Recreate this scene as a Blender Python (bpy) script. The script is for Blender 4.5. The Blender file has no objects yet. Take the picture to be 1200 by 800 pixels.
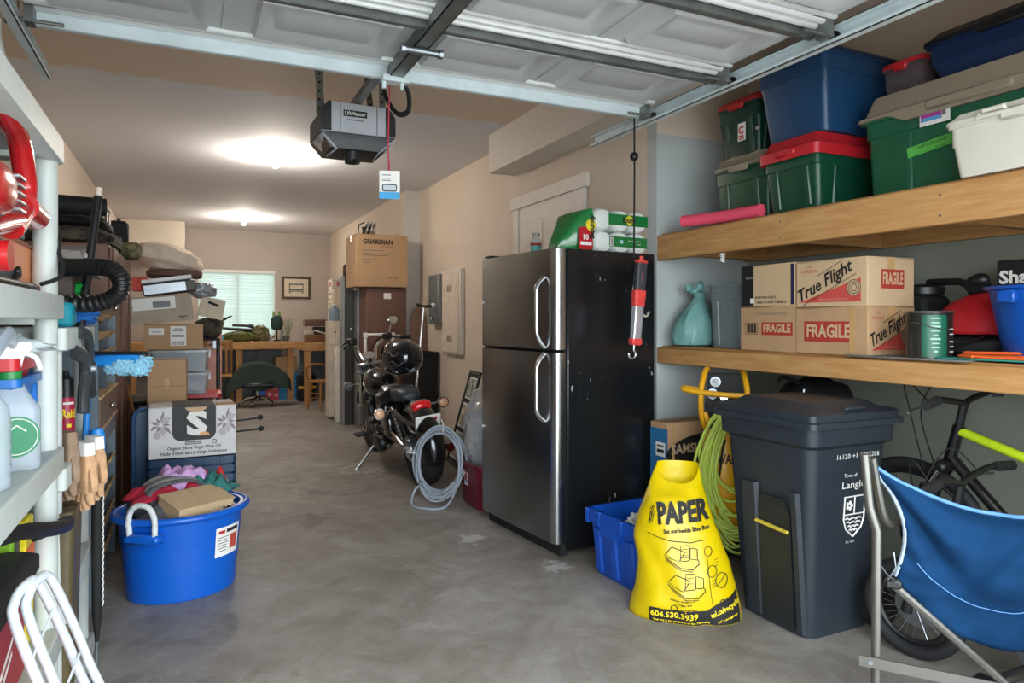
import bpy, math, random
from mathutils import Matrix, Vector, noise as mnoise
PI = math.pi
random.seed(7)
SC = bpy.context.scene
COL = SC.collection

# ---------------------------------------------------------------- camera
YAW = math.atan(381 / 809.0)
cd = bpy.data.cameras.new('camera')
cd.sensor_width = 36.0
cd.lens = 36.0 * 809 / 1200
cd.shift_y = -0.02
cd.clip_start = 0.05
cam = bpy.data.objects.new('camera', cd)
COL.objects.link(cam)
cam.location = (0, 0, 1.3)
cam.rotation_euler = (PI / 2, 0, -YAW)
SC.camera = cam

# ---------------------------------------------------------------- world, light, exposure
wd = bpy.data.worlds.new('overcast_sky')
SC.world = wd
wd.use_nodes = True
bg = wd.node_tree.nodes['Background']
bg.inputs['Color'].default_value = (0.86, 0.94, 1.0, 1)
bg.inputs['Strength'].default_value = 3.2

def area(name, loc, rot, sx, sy, energy, col=(1, 1, 1), portal=False):
    l = bpy.data.lights.new(name, 'AREA')
    l.shape = 'RECTANGLE'; l.size = sx; l.size_y = sy; l.energy = energy; l.color = col
    o = bpy.data.objects.new(name, l); COL.objects.link(o)
    o.location = loc; o.rotation_euler = rot
    if portal: l.cycles.is_portal = True
    return o
area('sky_portal_door', (0.86, 0.2, 1.13), (PI / 2, 0, 0), 2.9, 2.26, 1, portal=True)
area('sky_portal_window', (0.8, 13.5, 1.6), (-PI / 2, 0, 0), 1.4, 1.3, 1, portal=True)
SC.view_settings.view_transform = 'Standard'
SC.view_settings.look = 'None'
SC.view_settings.gamma = 1
SC.view_settings.use_curve_mapping = False
SC.view_settings.exposure = 1.72
BULB_W = 13.5

# ---------------------------------------------------------------- helpers
def lin(c):
    c = c.lstrip('#')
    out = []
    for i in (0, 2, 4):
        v = int(c[i:i + 2], 16) / 255.0
        out.append(v / 12.92 if v <= 0.04045 else ((v + 0.055) / 1.055) ** 2.4)
    return out

MATS = {}
def mat(name, c, rough=0.5, metal=0.0, var=0.12, scale=14.0, bump=0.0, bscale=60.0, trans=0.0, alpha=1.0,
        emit=0.0, c2=None, stretch=None, coat=0.0, translucent=0.0, thr=None, wave=None, spec=None):
    """procedural material: a base colour broken up by noise, fine bump, optional second colour"""
    if name in MATS: return MATS[name]
    m = bpy.data.materials.new(name); m.use_nodes = True
    nt = m.node_tree; N = nt.nodes; L = nt.links
    b = N['Principled BSDF']
    r, g, bl = lin(c)
    b.inputs['Roughness'].default_value = rough
    b.inputs['Metallic'].default_value = metal
    if spec is not None: b.inputs['Specular IOR Level'].default_value = spec
    if coat: b.inputs['Coat Weight'].default_value = coat; b.inputs['Coat Roughness'].default_value = 0.08
    if trans: b.inputs['Transmission Weight'].default_value = trans
    if alpha < 1: b.inputs['Alpha'].default_value = alpha
    tc = N.new('ShaderNodeTexCoord'); vec = tc.outputs['Object']
    if stretch:
        mp = N.new('ShaderNodeMapping'); mp.inputs['Scale'].default_value = stretch
        L.new(vec, mp.inputs['Vector']); vec = mp.outputs['Vector']
    nz = N.new('ShaderNodeTexNoise'); nz.inputs['Scale'].default_value = scale
    nz.inputs['Detail'].default_value = 5; nz.inputs['Roughness'].default_value = 0.6
    L.new(vec, nz.inputs['Vector'])
    cr = N.new('ShaderNodeValToRGB'); L.new(nz.outputs['Fac'], cr.inputs['Fac'])
    e = cr.color_ramp.elements
    if c2:
        lo = lin(c2); lo = (lo[0], lo[1], lo[2], 1); hi = (r, g, bl, 1)
        p = thr or (0.4, 0.6)
        e[0].position, e[1].position = p
    else:
        lo = (r * (1 - var), g * (1 - var), bl * (1 - var), 1)
        hi = (min(1, r * (1 + var)), min(1, g * (1 + var)), min(1, bl * (1 + var)), 1)
        e[0].position, e[1].position = 0.3, 0.7
    e[0].color, e[1].color = lo, hi
    L.new(cr.outputs['Color'], b.inputs['Base Color'])
    if emit:
        b.inputs['Emission Color'].default_value = (r, g, bl, 1); b.inputs['Emission Strength'].default_value = emit
    if bump:
        n2 = N.new('ShaderNodeTexNoise'); n2.inputs['Scale'].default_value = bscale; n2.inputs['Detail'].default_value = 4
        L.new(vec, n2.inputs['Vector'])
        bp = N.new('ShaderNodeBump'); bp.inputs['Strength'].default_value = bump; bp.inputs['Distance'].default_value = 0.01
        L.new(n2.outputs['Fac'], bp.inputs['Height']); L.new(bp.outputs['Normal'], b.inputs['Normal'])
    if translucent:
        t = N.new('ShaderNodeBsdfTranslucent'); L.new(cr.outputs['Color'], t.inputs['Color'])
        mx = N.new('ShaderNodeMixShader'); mx.inputs[0].default_value = translucent
        L.new(b.outputs[0], mx.inputs[1]); L.new(t.outputs[0], mx.inputs[2])
        L.new(mx.outputs[0], N['Material Output'].inputs['Surface'])
    MATS[name] = m
    return m

def wood(name, c, c2, axis=1, scale=3.0, rough=0.6):
    st = [14, 14, 14]; st[axis] = 1.2
    return mat(name, c, rough=rough, c2=c2, stretch=st, scale=scale, thr=(0.36, 0.66), bump=0.08, bscale=scale * 3)

class MB:
    """collects shapes and links them as ONE mesh object"""
    def __init__(s): s.v = []; s.f = []; s.mi = []; s.M = Matrix.Identity(4)
    def add(s, vs, fs, m=0):
        o = len(s.v); M = s.M
        s.v += [tuple(M @ Vector(v)) for v in vs]
        flip = M.determinant() < 0
        for f in fs:
            f = [o + i for i in f]
            if flip: f.reverse()
            s.f.append(f); s.mi.append(m)
        return s
    def box(s, x0, x1, y0, y1, z0, z1, b=0.0, m=0):
        if x0 > x1: x0, x1 = x1, x0
        if y0 > y1: y0, y1 = y1, y0
        if z0 > z1: z0, z1 = z1, z0
        b = min(b, (x1 - x0) * .45, (y1 - y0) * .45, (z1 - z0) * .45)
        if b <= 0:
            v = [(x, y, z) for x in (x0, x1) for y in (y0, y1) for z in (z0, z1)]
            return s.add(v, [(0, 1, 3, 2), (4, 6, 7, 5), (0, 4, 5, 1), (2, 3, 7, 6), (0, 2, 6, 4), (1, 5, 7, 3)], m)
        v = []; ix = {}
        X, Y, Z = (x0, x1), (y0, y1), (z0, z1)
        for i in (0, 1):
            for j in (0, 1):
                for k in (0, 1):
                    si, sj, sk = 1 - 2 * i, 1 - 2 * j, 1 - 2 * k
                    ix[i, j, k] = (len(v), len(v) + 1, len(v) + 2)
                    v.append((X[i], Y[j] + sj * b, Z[k] + sk * b))
                    v.append((X[i] + si * b, Y[j], Z[k] + sk * b))
                    v.append((X[i] + si * b, Y[j] + sj * b, Z[k]))
        q = lambda a, b2, c, d: [ix[a[0]][a[1]], ix[b2[0]][b2[1]], ix[c[0]][c[1]], ix[d[0]][d[1]]]
        F = []
        for ax in range(3):
            o1, o2 = [k for k in range(3) if k != ax]
            for e in (0, 1):
                def key(p, r):
                    t = [0, 0, 0]; t[ax] = e; t[o1] = p; t[o2] = r; return tuple(t)
                F.append(q((key(0, 0), ax), (key(1, 0), ax), (key(1, 1), ax), (key(0, 1), ax)))
            for p in (0, 1):
                for r in (0, 1):
                    def key2(e):
                        t = [0, 0, 0]; t[ax] = e; t[o1] = p; t[o2] = r; return tuple(t)
                    F.append(q((key2(0), o1), (key2(1), o1), (key2(1), o2), (key2(0), o2)))
        for k in ix: F.append(list(ix[k]))
        c = Vector(((x0 + x1) / 2, (y0 + y1) / 2, (z0 + z1) / 2))
        G = []
        for f in F:
            p = [Vector(v[i]) for i in f]
            n = (p[1] - p[0]).cross(p[2] - p[0])
            mid = sum(p, Vector()) / len(p)
            G.append(f if n.dot(mid - c) > 0 else f[::-1])
        return s.add(v, G, m)
    def loft(s, rings, cap0=True, cap1=True, m=0, closed=True):
        n = len(rings[0]); v = [p for r in rings for p in r]; f = []
        for i in range(len(rings) - 1):
            for j in range(n if closed else n - 1):
                k = (j + 1) % n
                f.append((i * n + j, i * n + k, (i + 1) * n + k, (i + 1) * n + j))
        if cap0: f.append(tuple(range(n - 1, -1, -1)))
        if cap1: f.append(tuple((len(rings) - 1) * n + j for j in range(n)))
        return s.add(v, f, m)
    def tube(s, pts, r, n=10, closed=False, cap=True, m=0, flat=None):
        P = [Vector(p) for p in pts]; k = len(P)
        rs = r if isinstance(r, (list, tuple)) else [r] * k
        rings = []; up = None
        for i in range(k):
            a = P[(i - 1) % k] if (closed or i) else P[i]
            c = P[(i + 1) % k] if (closed or i < k - 1) else P[i]
            t = (c - a)
            t = t.normalized() if t.length > 1e-9 else Vector((0, 0, 1))
            if up is None:
                up = Vector((0, 0, 1)) if abs(t.z) < 0.9 else Vector((1, 0, 0))
            up = up - t * up.dot(t)
            if up.length < 1e-6: up = t.orthogonal()
            up.normalize(); sd = t.cross(up)
            fx, fy = flat or (1, 1)
            rings.append([tuple(P[i] + (sd * math.cos(2 * PI * j / n) * fx + up * math.sin(2 * PI * j / n) * fy) * rs[i]) for j in range(n)])
        if closed: rings.append(rings[0]); return s.loft(rings, False, False, m)
        return s.loft(rings, cap, cap, m)
    def cyl(s, p0, p1, r0, r1=None, n=16, m=0):
        return s.tube([p0, p1], [r0, r0 if r1 is None else r1], n, m=m)
    def lathe(s, prof, n=24, m=0, c=(0, 0), sx=1, sy=1):
        rings = [[(c[0] + sx * r * math.cos(2 * PI * j / n), c[1] + sy * r * math.sin(2 * PI * j / n), z) for j in range(n)] for r, z in prof]
        return s.loft(rings, True, True, m)
    def prism(s, poly, z0, z1, m=0):
        return s.loft([[(x, y, z0) for x, y in poly], [(x, y, z1) for x, y in poly]], True, True, m)
    def rrect(s, hx, hy, r, z, n=4, c=(0, 0)):
        out = []
        for (cx, cy, a0) in ((hx - r, hy - r, 0), (-hx + r, hy - r, 90), (-hx + r, -hy + r, 180), (hx - r, -hy + r, 270)):
            for i in range(n + 1):
                a = math.radians(a0 + 90 * i / n)
                out.append((c[0] + cx + r * math.cos(a), c[1] + cy + r * math.sin(a), z))
        return out
    def rloft(s, prof, n=4, m=0, c=(0, 0), cap0=True, cap1=True):
        """prof rows: (half x, half y, corner radius, z)"""
        return s.loft([s.rrect(a, b, r, z, n, c) for a, b, r, z in prof], cap0, cap1, m)
    def grid(s, fn, nu, nv, m=0, wrap=False):
        v = [fn(i / nu, j / nv) for i in range(nu + 1) for j in range(nv + 1)]
        f = []
        for i in range(nu):
            for j in range(nv):
                a = i * (nv + 1) + j
                f.append((a, a + nv + 1, a + nv + 2, a + 1))
        return s.add([tuple(p) for p in v], f, m)
    def blob(s, c, rx, ry, rz, nu=16, nv=10, amp=0.0, fr=6.0, seed=0, pw=1.0, m=0, zmin=None):
        """lumpy closed ellipsoid; pw<1 gives a boxier body"""
        sg = lambda x: math.copysign(abs(x) ** pw, x)
        rings = []
        for i in range(1, nv):
            t = PI * i / nv - PI / 2
            ring = []
            for j in range(nu):
                a = 2 * PI * j / nu
                p = Vector((sg(math.cos(t)) * sg(math.cos(a)), sg(math.cos(t)) * sg(math.sin(a)), sg(math.sin(t))))
                k = 1 + amp * mnoise.noise(Vector((p.x * fr * .3 + seed, p.y * fr * .3, p.z * fr * .3 + seed * 2)))
                q = (c[0] + rx * p.x * k, c[1] + ry * p.y * k, c[2] + rz * p.z * k)
                if zmin is not None: q = (q[0], q[1], max(q[2], zmin))
                ring.append(q)
            rings.append(ring)
        return s.loft(rings, True, True, m)
    def build(s, name, mats, parent=None, loc=None, sharp=38, thick=0.0, subsurf=0):
        me = bpy.data.meshes.new(name)
        me.from_pydata(s.v, [], s.f)
        if not isinstance(mats, (list, tuple)): mats = [mats]
        for q in mats: me.materials.append(q)
        if any(s.mi): me.polygons.foreach_set('material_index', s.mi)
        me.shade_smooth()
        try: me.set_sharp_from_angle(angle=math.radians(sharp))
        except Exception: pass
        me.update()
        o = bpy.data.objects.new(name, me); COL.objects.link(o)
        if parent: o.parent = parent
        if loc: o.location = loc
        if subsurf:
            q = o.modifiers.new('smooth', 'SUBSURF'); q.levels = subsurf; q.render_levels = subsurf
        if thick:
            q = o.modifiers.new('thickness', 'SOLIDIFY'); q.thickness = thick; q.offset = 0
        return o

def tag(o, label, cat, group=None):
    o['label'] = label; o['category'] = cat
    if group: o['group'] = group
    return o

def thing(name, label, cat, loc=(0, 0, 0), rz=0.0, group=None, rx=0.0, ry=0.0):
    o = bpy.data.objects.new(name, None); COL.objects.link(o)
    o.empty_display_size = 0.05
    o.location = loc; o.rotation_euler = (rx, ry, rz)
    return tag(o, label, cat, group)

def struct(o):
    if o.parent is None: o['kind'] = 'structure'
    return o

def copy_thing(o, loc, rz=None, label=None, group=None, parent=None):
    c = o.copy(); COL.objects.link(c)
    if parent: c.parent = parent
    else:
        c.location = loc
        if rz is not None: c.rotation_euler = (o.rotation_euler[0], o.rotation_euler[1], rz)
        if label: c['label'] = label
        if group: c['group'] = group
    for ch in list(o.children): copy_thing(ch, None, parent=c)
    return c

NX = (Vector((0, -1, 0)), Vector((0, 0, 1)))     # writing on a face that looks to -X: (right, up)
NY = (Vector((1, 0, 0)), Vector((0, 0, 1)))      # on a face that looks to -Y
PX = (Vector((0, 1, 0)), Vector((0, 0, 1)))      # on a face that looks to +X
DN = (Vector((1, 0, 0)), Vector((0, 1, 0)))

def frame_matrix(o, right, up):
    r = Vector(right).normalized(); u = Vector(up); u = (u - r * u.dot(r)).normalized(); n = r.cross(u)
    M = Matrix((r, u, n)).transposed().to_4x4(); M.translation = Vector(o)
    return M

def text(t, size, m, parent, o, ax, name='lettering', bold=0.0, shear=0.0, width=None, lift=0.0012, space=1.0, warp=None, rot=0.0):
    cu = bpy.data.curves.new('lettering', 'FONT')
    cu.body = t; cu.size = size; cu.align_x = 'CENTER'; cu.align_y = 'CENTER'
    cu.offset = bold * size; cu.shear = shear; cu.space_character = space; cu.resolution_u = 2
    tmp = bpy.data.objects.new('lettering', cu); COL.objects.link(tmp)
    dg = bpy.context.evaluated_depsgraph_get()
    me = bpy.data.meshes.new_from_object(tmp.evaluated_get(dg))
    bpy.data.objects.remove(tmp); bpy.data.curves.remove(cu)
    xs = [v.co.x for v in me.vertices]
    if not xs: return None
    k = 1.0
    if width: k = width / max(1e-6, max(xs) - min(xs))
    cx = (max(xs) + min(xs)) / 2
    M = frame_matrix(o, *ax); R = Matrix.Rotation(rot, 4, 'Z')
    for v in me.vertices:
        p = R @ Vector(((v.co.x - cx) * k, v.co.y, lift))
        v.co = warp(p) if warp else M @ p
    me.materials.clear(); me.materials.append(m); me.name = name
    ob = bpy.data.objects.new(name, me); COL.objects.link(ob); ob.parent = parent
    return ob

def decal(parent, o, ax, w, h, m, name='printed_label', lift=0.0006, t=0.0006, rot=0.0):
    b = MB(); b.M = frame_matrix(o, *ax) @ Matrix.Rotation(rot, 4, 'Z')
    b.box(-w / 2, w / 2, -h / 2, h / 2, lift, lift + t)
    return b.build(name, m, parent)

def shape(parent, o, ax, polys, m, name='print', lift=0.0012, t=0.0004):
    b = MB(); b.M = frame_matrix(o, *ax)
    for p in polys: b.prism(p, lift, lift + t)
    return b.build(name, m, parent)

def bez(p0, p1, p2, p3, n=12):
    out = []
    for i in range(n + 1):
        t = i / n; a = 1 - t
        out.append(tuple(a ** 3 * p0[k] + 3 * a * a * t * p1[k] + 3 * a * t * t * p2[k] + t ** 3 * p3[k] for k in range(3)))
    return out

def spline(pts, n=8, closed=False):
    P = [Vector(p) for p in pts]; k = len(P); out = []
    rng = range(k if closed else k - 1)
    for i in rng:
        if closed: a, b, c, d = P[(i - 1) % k], P[i], P[(i + 1) % k], P[(i + 2) % k]
        else: a, b, c, d = P[max(i - 1, 0)], P[i], P[i + 1], P[min(i + 2, k - 1)]
        for j in range(n):
            t = j / n
            out.append(tuple(0.5 * ((2 * b) + (c - a) * t + (2 * a - 5 * b + 4 * c - d) * t * t + (3 * b - a - 3 * c + d) * t ** 3)))
    if not closed: out.append(tuple(P[-1]))
    return out

def arc(c, r, a0, a1, n=16, plane='xy'):
    out = []
    for i in range(n + 1):
        a = math.radians(a0 + (a1 - a0) * i / n); x, y = r * math.cos(a), r * math.sin(a)
        out.append({'xy': (c[0] + x, c[1] + y, c[2]), 'xz': (c[0] + x, c[1], c[2] + y), 'yz': (c[0], c[1] + x, c[2] + y)}[plane])
    return out

# ---------------------------------------------------------------- common materials
BLACK = mat('black_plastic', '#17181a', 0.42)
BLACKM = mat('black_matte', '#121314', 0.75)
RUBBER = mat('black_rubber', '#16171a', 0.7, bump=0.1)
CHROME = mat('chrome', '#d5d8da', 0.12, 1.0, var=0.03)
STEEL = mat('grey_steel', '#8d9398', 0.35, 0.9, var=0.1)
GALV = mat('galvanised_steel', '#d3e0e4', 0.4, 0.15, var=0.12, scale=6)
GALVD = mat('weathered_galvanised_steel', '#7d827f', 0.42, 0.7, var=0.25, scale=9)
WHITE = mat('white_paint', '#e6e4df', 0.5, var=0.03)
WHITEP = mat('white_plastic', '#e4e5e2', 0.4, var=0.04)
PAPER = mat('white_paper', '#e9e8e3', 0.8, var=0.04)
INK = mat('black_ink', '#1a1918', 0.7, var=0.1)
REDINK = mat('red_ink', '#b3261f', 0.7, var=0.1)
GREYINK = mat('grey_ink', '#6b6a66', 0.7, var=0.1)
CARD = mat('brown_cardboard', '#b3906b', 0.8, var=0.08, scale=5, bump=0.05, bscale=90)
CARD2 = mat('pale_cardboard', '#c6a985', 0.8, var=0.07, scale=5, bump=0.05, bscale=90)
CARDIN = mat('cardboard_inside', '#c7a680', 0.85, var=0.06)
TAPE = mat('packing_tape', '#c09a68', 0.2, var=0.05, spec=0.6)
TAUPE = mat('taupe_plastic', '#8f8371', 0.48, var=0.05)
GREENT = mat('dark_green_plastic', '#11432f', 0.35, var=0.08)
REDT = mat('red_plastic', '#b9202a', 0.38, var=0.06)
BLUET = mat('blue_tote_plastic', '#1b4168', 0.38, var=0.06)
RESIN = mat('grey_resin', '#bfc6c2', 0.45, var=0.05)
SPF = wood('spruce_lumber_along_y', '#c79a63', '#b07f4b', 1)
SPFX = wood('spruce_lumber_along_x', '#c79a63', '#b07f4b', 0)
SPFZ = wood('spruce_lumber_along_z', '#c79660', '#ad7b48', 2)

# ---------------------------------------------------------------- structure
WR, WL, YB, CH = 2.65, -1.0, 13.3, 2.92      # right wall, left wall, back wall, ceiling
AX, AY = 3.4, 3.51                           # recess: back wall, far end wall

def floor_material():
    m = bpy.data.materials.new('stained_concrete'); m.use_nodes = True
    N = m.node_tree.nodes; L = m.node_tree.links; b = N['Principled BSDF']
    tc = N.new('ShaderNodeTexCoord')
    def nz(sc, det=6, ro=0.6, dist=0.0):
        n = N.new('ShaderNodeTexNoise'); n.inputs['Scale'].default_value = sc; n.inputs['Detail'].default_value = det
        n.inputs['Roughness'].default_value = ro; n.inputs['Distortion'].default_value = dist
        L.new(tc.outputs['Object'], n.inputs['Vector']); return n
    def ramp(n, p0, c0, p1, c1):
        r = N.new('ShaderNodeValToRGB'); e = r.color_ramp.elements
        e[0].position, e[0].color = p0, c0; e[1].position, e[1].color = p1, c1
        L.new(n.outputs['Fac'], r.inputs['Fac']); return r
    def mix(a, c, fac, mode='MULTIPLY'):
        x = N.new('ShaderNodeMix'); x.data_type = 'RGBA'; x.blend_type = mode
        if isinstance(fac, float): x.inputs[0].default_value = fac
        else: L.new(fac, x.inputs[0])
        L.new(a, x.inputs[6])
        if isinstance(c, tuple): x.inputs[7].default_value = c
        else: L.new(c, x.inputs[7])
        return x.outputs[2]
    base = ramp(nz(1.1, 8, 0.65, 0.6), 0.3, (0.21, 0.182, 0.154, 1), 0.72, (0.40, 0.38, 0.356, 1))
    blot = ramp(nz(3.2, 9, 0.7, 1.2), 0.36, (0.62, 0.6, 0.57, 1), 0.6, (1, 1, 1, 1))
    fine = ramp(nz(45, 5, 0.7), 0.3, (0.84, 0.84, 0.84, 1), 0.7, (1.06, 1.06, 1.06, 1))
    stain = ramp(nz(1.9, 4, 0.5, 2.0), 0.66, (0, 0, 0, 1), 0.74, (1, 1, 1, 1))
    chalk = ramp(nz(2.6, 10, 0.75, 0.4), 0.64, (0, 0, 0, 1), 0.8, (1, 1, 1, 1))
    c = mix(base.outputs[0], blot.outputs[0], 0.8)
    c = mix(c, fine.outputs[0], 0.8)
    s1 = N.new('ShaderNodeMath'); s1.operation = 'MULTIPLY'; s1.inputs[1].default_value = 0.45
    L.new(stain.outputs[0], s1.inputs[0])
    c = mix(c, (0.09, 0.075, 0.062, 1), s1.outputs[0], 'MIX')
    s2 = N.new('ShaderNodeMath'); s2.operation = 'MULTIPLY'; s2.inputs[1].default_value = 0.4
    L.new(chalk.outputs[0], s2.inputs[0])
    c = mix(c, (0.55, 0.54, 0.53, 1), s2.outputs[0], 'MIX')
    for (px, py, rad, cc) in ((1.58, 3.86, .26, (.62, .61, .59, 1)), (1.38, 6.0, .45, (.5, .49, .47, 1)), (1.75, 3.2, .2, (.58, .58, .58, 1)), (0.75, 4.6, .35, (.09, .08, .07, 1)), (0.9, 5.3, .3, (.1, .09, .08, 1)), (.1, 2.6, .5, (.17, .145, .12, 1))):
        v = N.new('ShaderNodeVectorMath'); v.operation = 'DISTANCE'; L.new(tc.outputs['Object'], v.inputs[0]); v.inputs[1].default_value = (px, py, 0)
        q = N.new('ShaderNodeMath'); q.operation = 'MULTIPLY_ADD'; q.inputs[1].default_value = rad * 3.2; L.new(nz(7, 6, .7, .8).outputs['Fac'], q.inputs[0]); L.new(v.outputs['Value'], q.inputs[2])
        g = N.new('ShaderNodeMapRange'); g.inputs[1].default_value = rad * 2.0; g.inputs[2].default_value = rad * 1.7; g.inputs[4].default_value = .6; L.new(q.outputs[0], g.inputs[0])
        c = mix(c, cc, g.outputs[0], 'MIX')
    L.new(c, b.inputs['Base Color'])
    rr = ramp(nz(4, 6), 0.3, (0.5, 0.5, 0.5, 1), 0.7, (0.62, 0.62, 0.62, 1))
    L.new(rr.outputs[0], b.inputs['Roughness'])
    bp = N.new('ShaderNodeBump'); bp.inputs['Strength'].default_value = 0.12; bp.inputs['Distance'].default_value = 0.01
    L.new(nz(28, 8).outputs['Fac'], bp.inputs['Height']); L.new(bp.outputs['Normal'], b.inputs['Normal'])
    return m

def ceiling_material():
    """grey-mauve undercoat with a rough-edged band of beige paint by the big door"""
    m = bpy.data.materials.new('two_tone_ceiling_paint'); m.use_nodes = True
    N = m.node_tree.nodes; L = m.node_tree.links; b = N['Principled BSDF']
    b.inputs['Roughness'].default_value = 0.8
    tc = N.new('ShaderNodeTexCoord'); sp = N.new('ShaderNodeSeparateXYZ'); L.new(tc.outputs['Object'], sp.inputs[0])
    n = N.new('ShaderNodeTexNoise'); n.inputs['Scale'].default_value = 9; n.inputs['Detail'].default_value = 6
    L.new(tc.outputs['Object'], n.inputs['Vector'])
    k = N.new('ShaderNodeMath'); k.operation = 'MULTIPLY_ADD'; k.inputs[1].default_value = 0.22
    L.new(n.outputs['Fac'], k.inputs[0]); L.new(sp.outputs['Y'], k.inputs[2])
    r = N.new('ShaderNodeMapRange'); r.inputs[1].default_value = 5.28; r.inputs[2].default_value = 5.31
    L.new(k.outputs[0], r.inputs[0])
    x = N.new('ShaderNodeMix'); x.data_type = 'RGBA'; L.new(r.outputs[0], x.inputs[0])
    x.inputs[6].default_value = lin('#e0cebb') + [1]; x.inputs[7].default_value = lin('#e0e1e6') + [1]
    L.new(x.outputs[2], b.inputs['Base Color'])
    n2 = N.new('ShaderNodeTexNoise'); n2.inputs['Scale'].default_value = 70; L.new(tc.outputs['Object'], n2.inputs['Vector'])
    bp = N.new('ShaderNodeBump'); bp.inputs['Strength'].default_value = 0.12; bp.inputs['Distance'].default_value = 0.004
    L.new(n2.outputs['Fac'], bp.inputs['Height']); L.new(bp.outputs['Normal'], b.inputs['Normal'])
    return m

BEIGE = mat('beige_wall_paint', '#d6c7b6', 0.75, var=0.04, scale=1.2, bump=0.05, bscale=120)
BEIGEB = mat('taupe_wall_paint', '#b6ada5', 0.75, var=0.04, scale=1.2, bump=0.05, bscale=120)
DRY = mat('bare_grey_drywall', '#b9c0c0', 0.85, var=0.07, scale=2.0, bump=0.04)
DRYD = mat('olive_grey_drywall', '#8d9184', 0.85, var=0.1, scale=2.5, bump=0.04)  # recess back wall: darker and more olive than the end wall
TRIMW = mat('off_white_trim_paint', '#ddd5ca', 0.5, var=0.03)

def slab(name, m, *b): return struct(MB().box(*b).build(name, m))
slab('floor', floor_material(), -1.2, 3.6, 0.15, 13.5, -0.12, 0.0)
slab('driveway', mat('pale_driveway_concrete', '#a9a7a2', 0.85, var=0.1, scale=3), -9, 11, -14, 0.15, -0.14, -0.02)
slab('ceiling', ceiling_material(), -1.2, 3.6, 0.05, 13.5, CH, CH + 0.1)
slab('wall_left', BEIGE, WL - 0.12, WL, 0.15, 13.5, 0, CH)
slab('wall_right', BEIGE, WR, WR + 0.1, AY + 0.1, 8.35, 0, CH)
slab('wall_right_far', BEIGE, 2.46, 2.6, 8.35, 13.42, 0, CH)
slab('wall_recess_back', DRYD, AX, AX + 0.1, 0.15, AY + 0.1, 0, CH)
slab('wall_recess_end', DRY, WR, AX, AY, AY + 0.1, 0, CH)
slab('wall_recess_upper_back', BEIGE, AX - .004, AX, 0.2, AY, 2.47, CH)
slab('wall_recess_upper_end', BEIGE, WR, AX - .004, AY - .004, AY, 2.47, CH)
slab('trim_1', mat('pale_grey_column_paint', '#cbc6bf', 0.7, var=0.03), 2.45, 2.66, 8.34, 8.36, 0, CH)
# soffit box along the top of the right wall
slab('trim_2', TRIMW, 2.39, WR, 2.9, 5.55, 2.59, CH)
# front wall round the opening
slab('wall_front_left', BEIGE, -1.12, -0.6, 0.05, 0.2, 0, CH)
slab('wall_front_right', BEIGE, 2.3, 3.5, 0.05, 0.2, 0, CH)
slab('wall_front_head', BEIGE, -0.6, 2.3, 0.05, 0.2, 2.25, CH)
# back wall with the window hole x .18-1.46, z 1.0-2.2
wb = MB()
wb.box(WL, 0.18, YB, YB + 0.12, 0, CH); wb.box(1.46, 2.6, YB, YB + 0.12, 0, CH)
wb.box(0.18, 1.46, YB, YB + 0.12, 0, 1.0); wb.box(0.18, 1.46, YB, YB + 0.12, 2.2, CH)
struct(wb.build('wall_back', BEIGEB))
slab('baseboard_right', TRIMW, 2.44, 2.46, 8.36, YB, 0, 0.1)

# window with a closed blind
win = bpy.data.objects.new('window_1', None); COL.objects.link(win); win.location = (0.82, YB, 1.6); win['kind'] = 'structure'
f = MB()
for x0, x1, z0, z1 in ((-.64, -.6, -.6, .6), (.6, .64, -.6, .6), (-.64, .64, .56, .6), (-.64, .64, -.6, -.56), (-.02, .02, -.6, .6)):
    f.box(x0, x1, 0.05, 0.1, z0, z1)
f.build('window_frame', WHITEP, win)
MB().box(-.6, .6, 0.07, 0.075, -.56, .56).build('pane', mat('window_glass', '#e8f4f2', 0.02, trans=1.0, var=0), win)
MB().box(-.64, .64, -0.02, 0.04, .56, .61).build('blind_headrail', WHITEP, win)
sl = mat('pale_aqua_blind_slat', '#c6d3cd', 0.5, var=0.03, translucent=0.16)
smesh = None
for i in range(28):
    if smesh is None:
        b = MB(); b.M = Matrix.Rotation(math.radians(62), 4, 'X')
        b.grid(lambda u, v: (-.625 + 1.25 * u, -.025 + .05 * v, .003 * math.sin(PI * v)), 1, 4)
        o = b.build('slat', sl, win); smesh = o.data
    else:
        o = bpy.data.objects.new('slat', smesh); COL.objects.link(o); o.parent = win
    o.location = (0, 0.015, .545 - i * .0405)
for x in (-.42, 0.0, .42): MB().cyl((x, -0.012, -.56), (x, -0.012, .57), .0015, n=5).build('ladder_cord', WHITEP, win)

# house door beside the fridge, up in the right wall
dr = bpy.data.objects.new('door_1', None); COL.objects.link(dr); dr.location = (WR, 4.95, 0.3); dr['kind'] = 'structure'
b = MB(); b.box(-.012, 0.0, -.5, .5, 0, 1.98)
for (y0, y1, z0, z1) in ((-.4, -.06, .2, .85), (.06, .4, .2, .85), (-.4, -.06, 1.0, 1.85), (.06, .4, 1.0, 1.85)):
    b.box(-.02, -.01, y0, y1, z0, z1, b=.006)
b.build('door_leaf', TRIMW, dr)
b = MB(); b.box(-.025, 0, -.61, -.5, 0, 1.98, b=.004); b.box(-.025, 0, .5, .61, 0, 1.98, b=.004); b.box(-.032, 0, -.65, .65, 1.98, 2.09, b=.004)
b.build('casing', TRIMW, dr)
MB().box(-.006, 0, -.5, .5, 1.962, 1.975).build('door_gap', BLACKM, dr)

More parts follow.
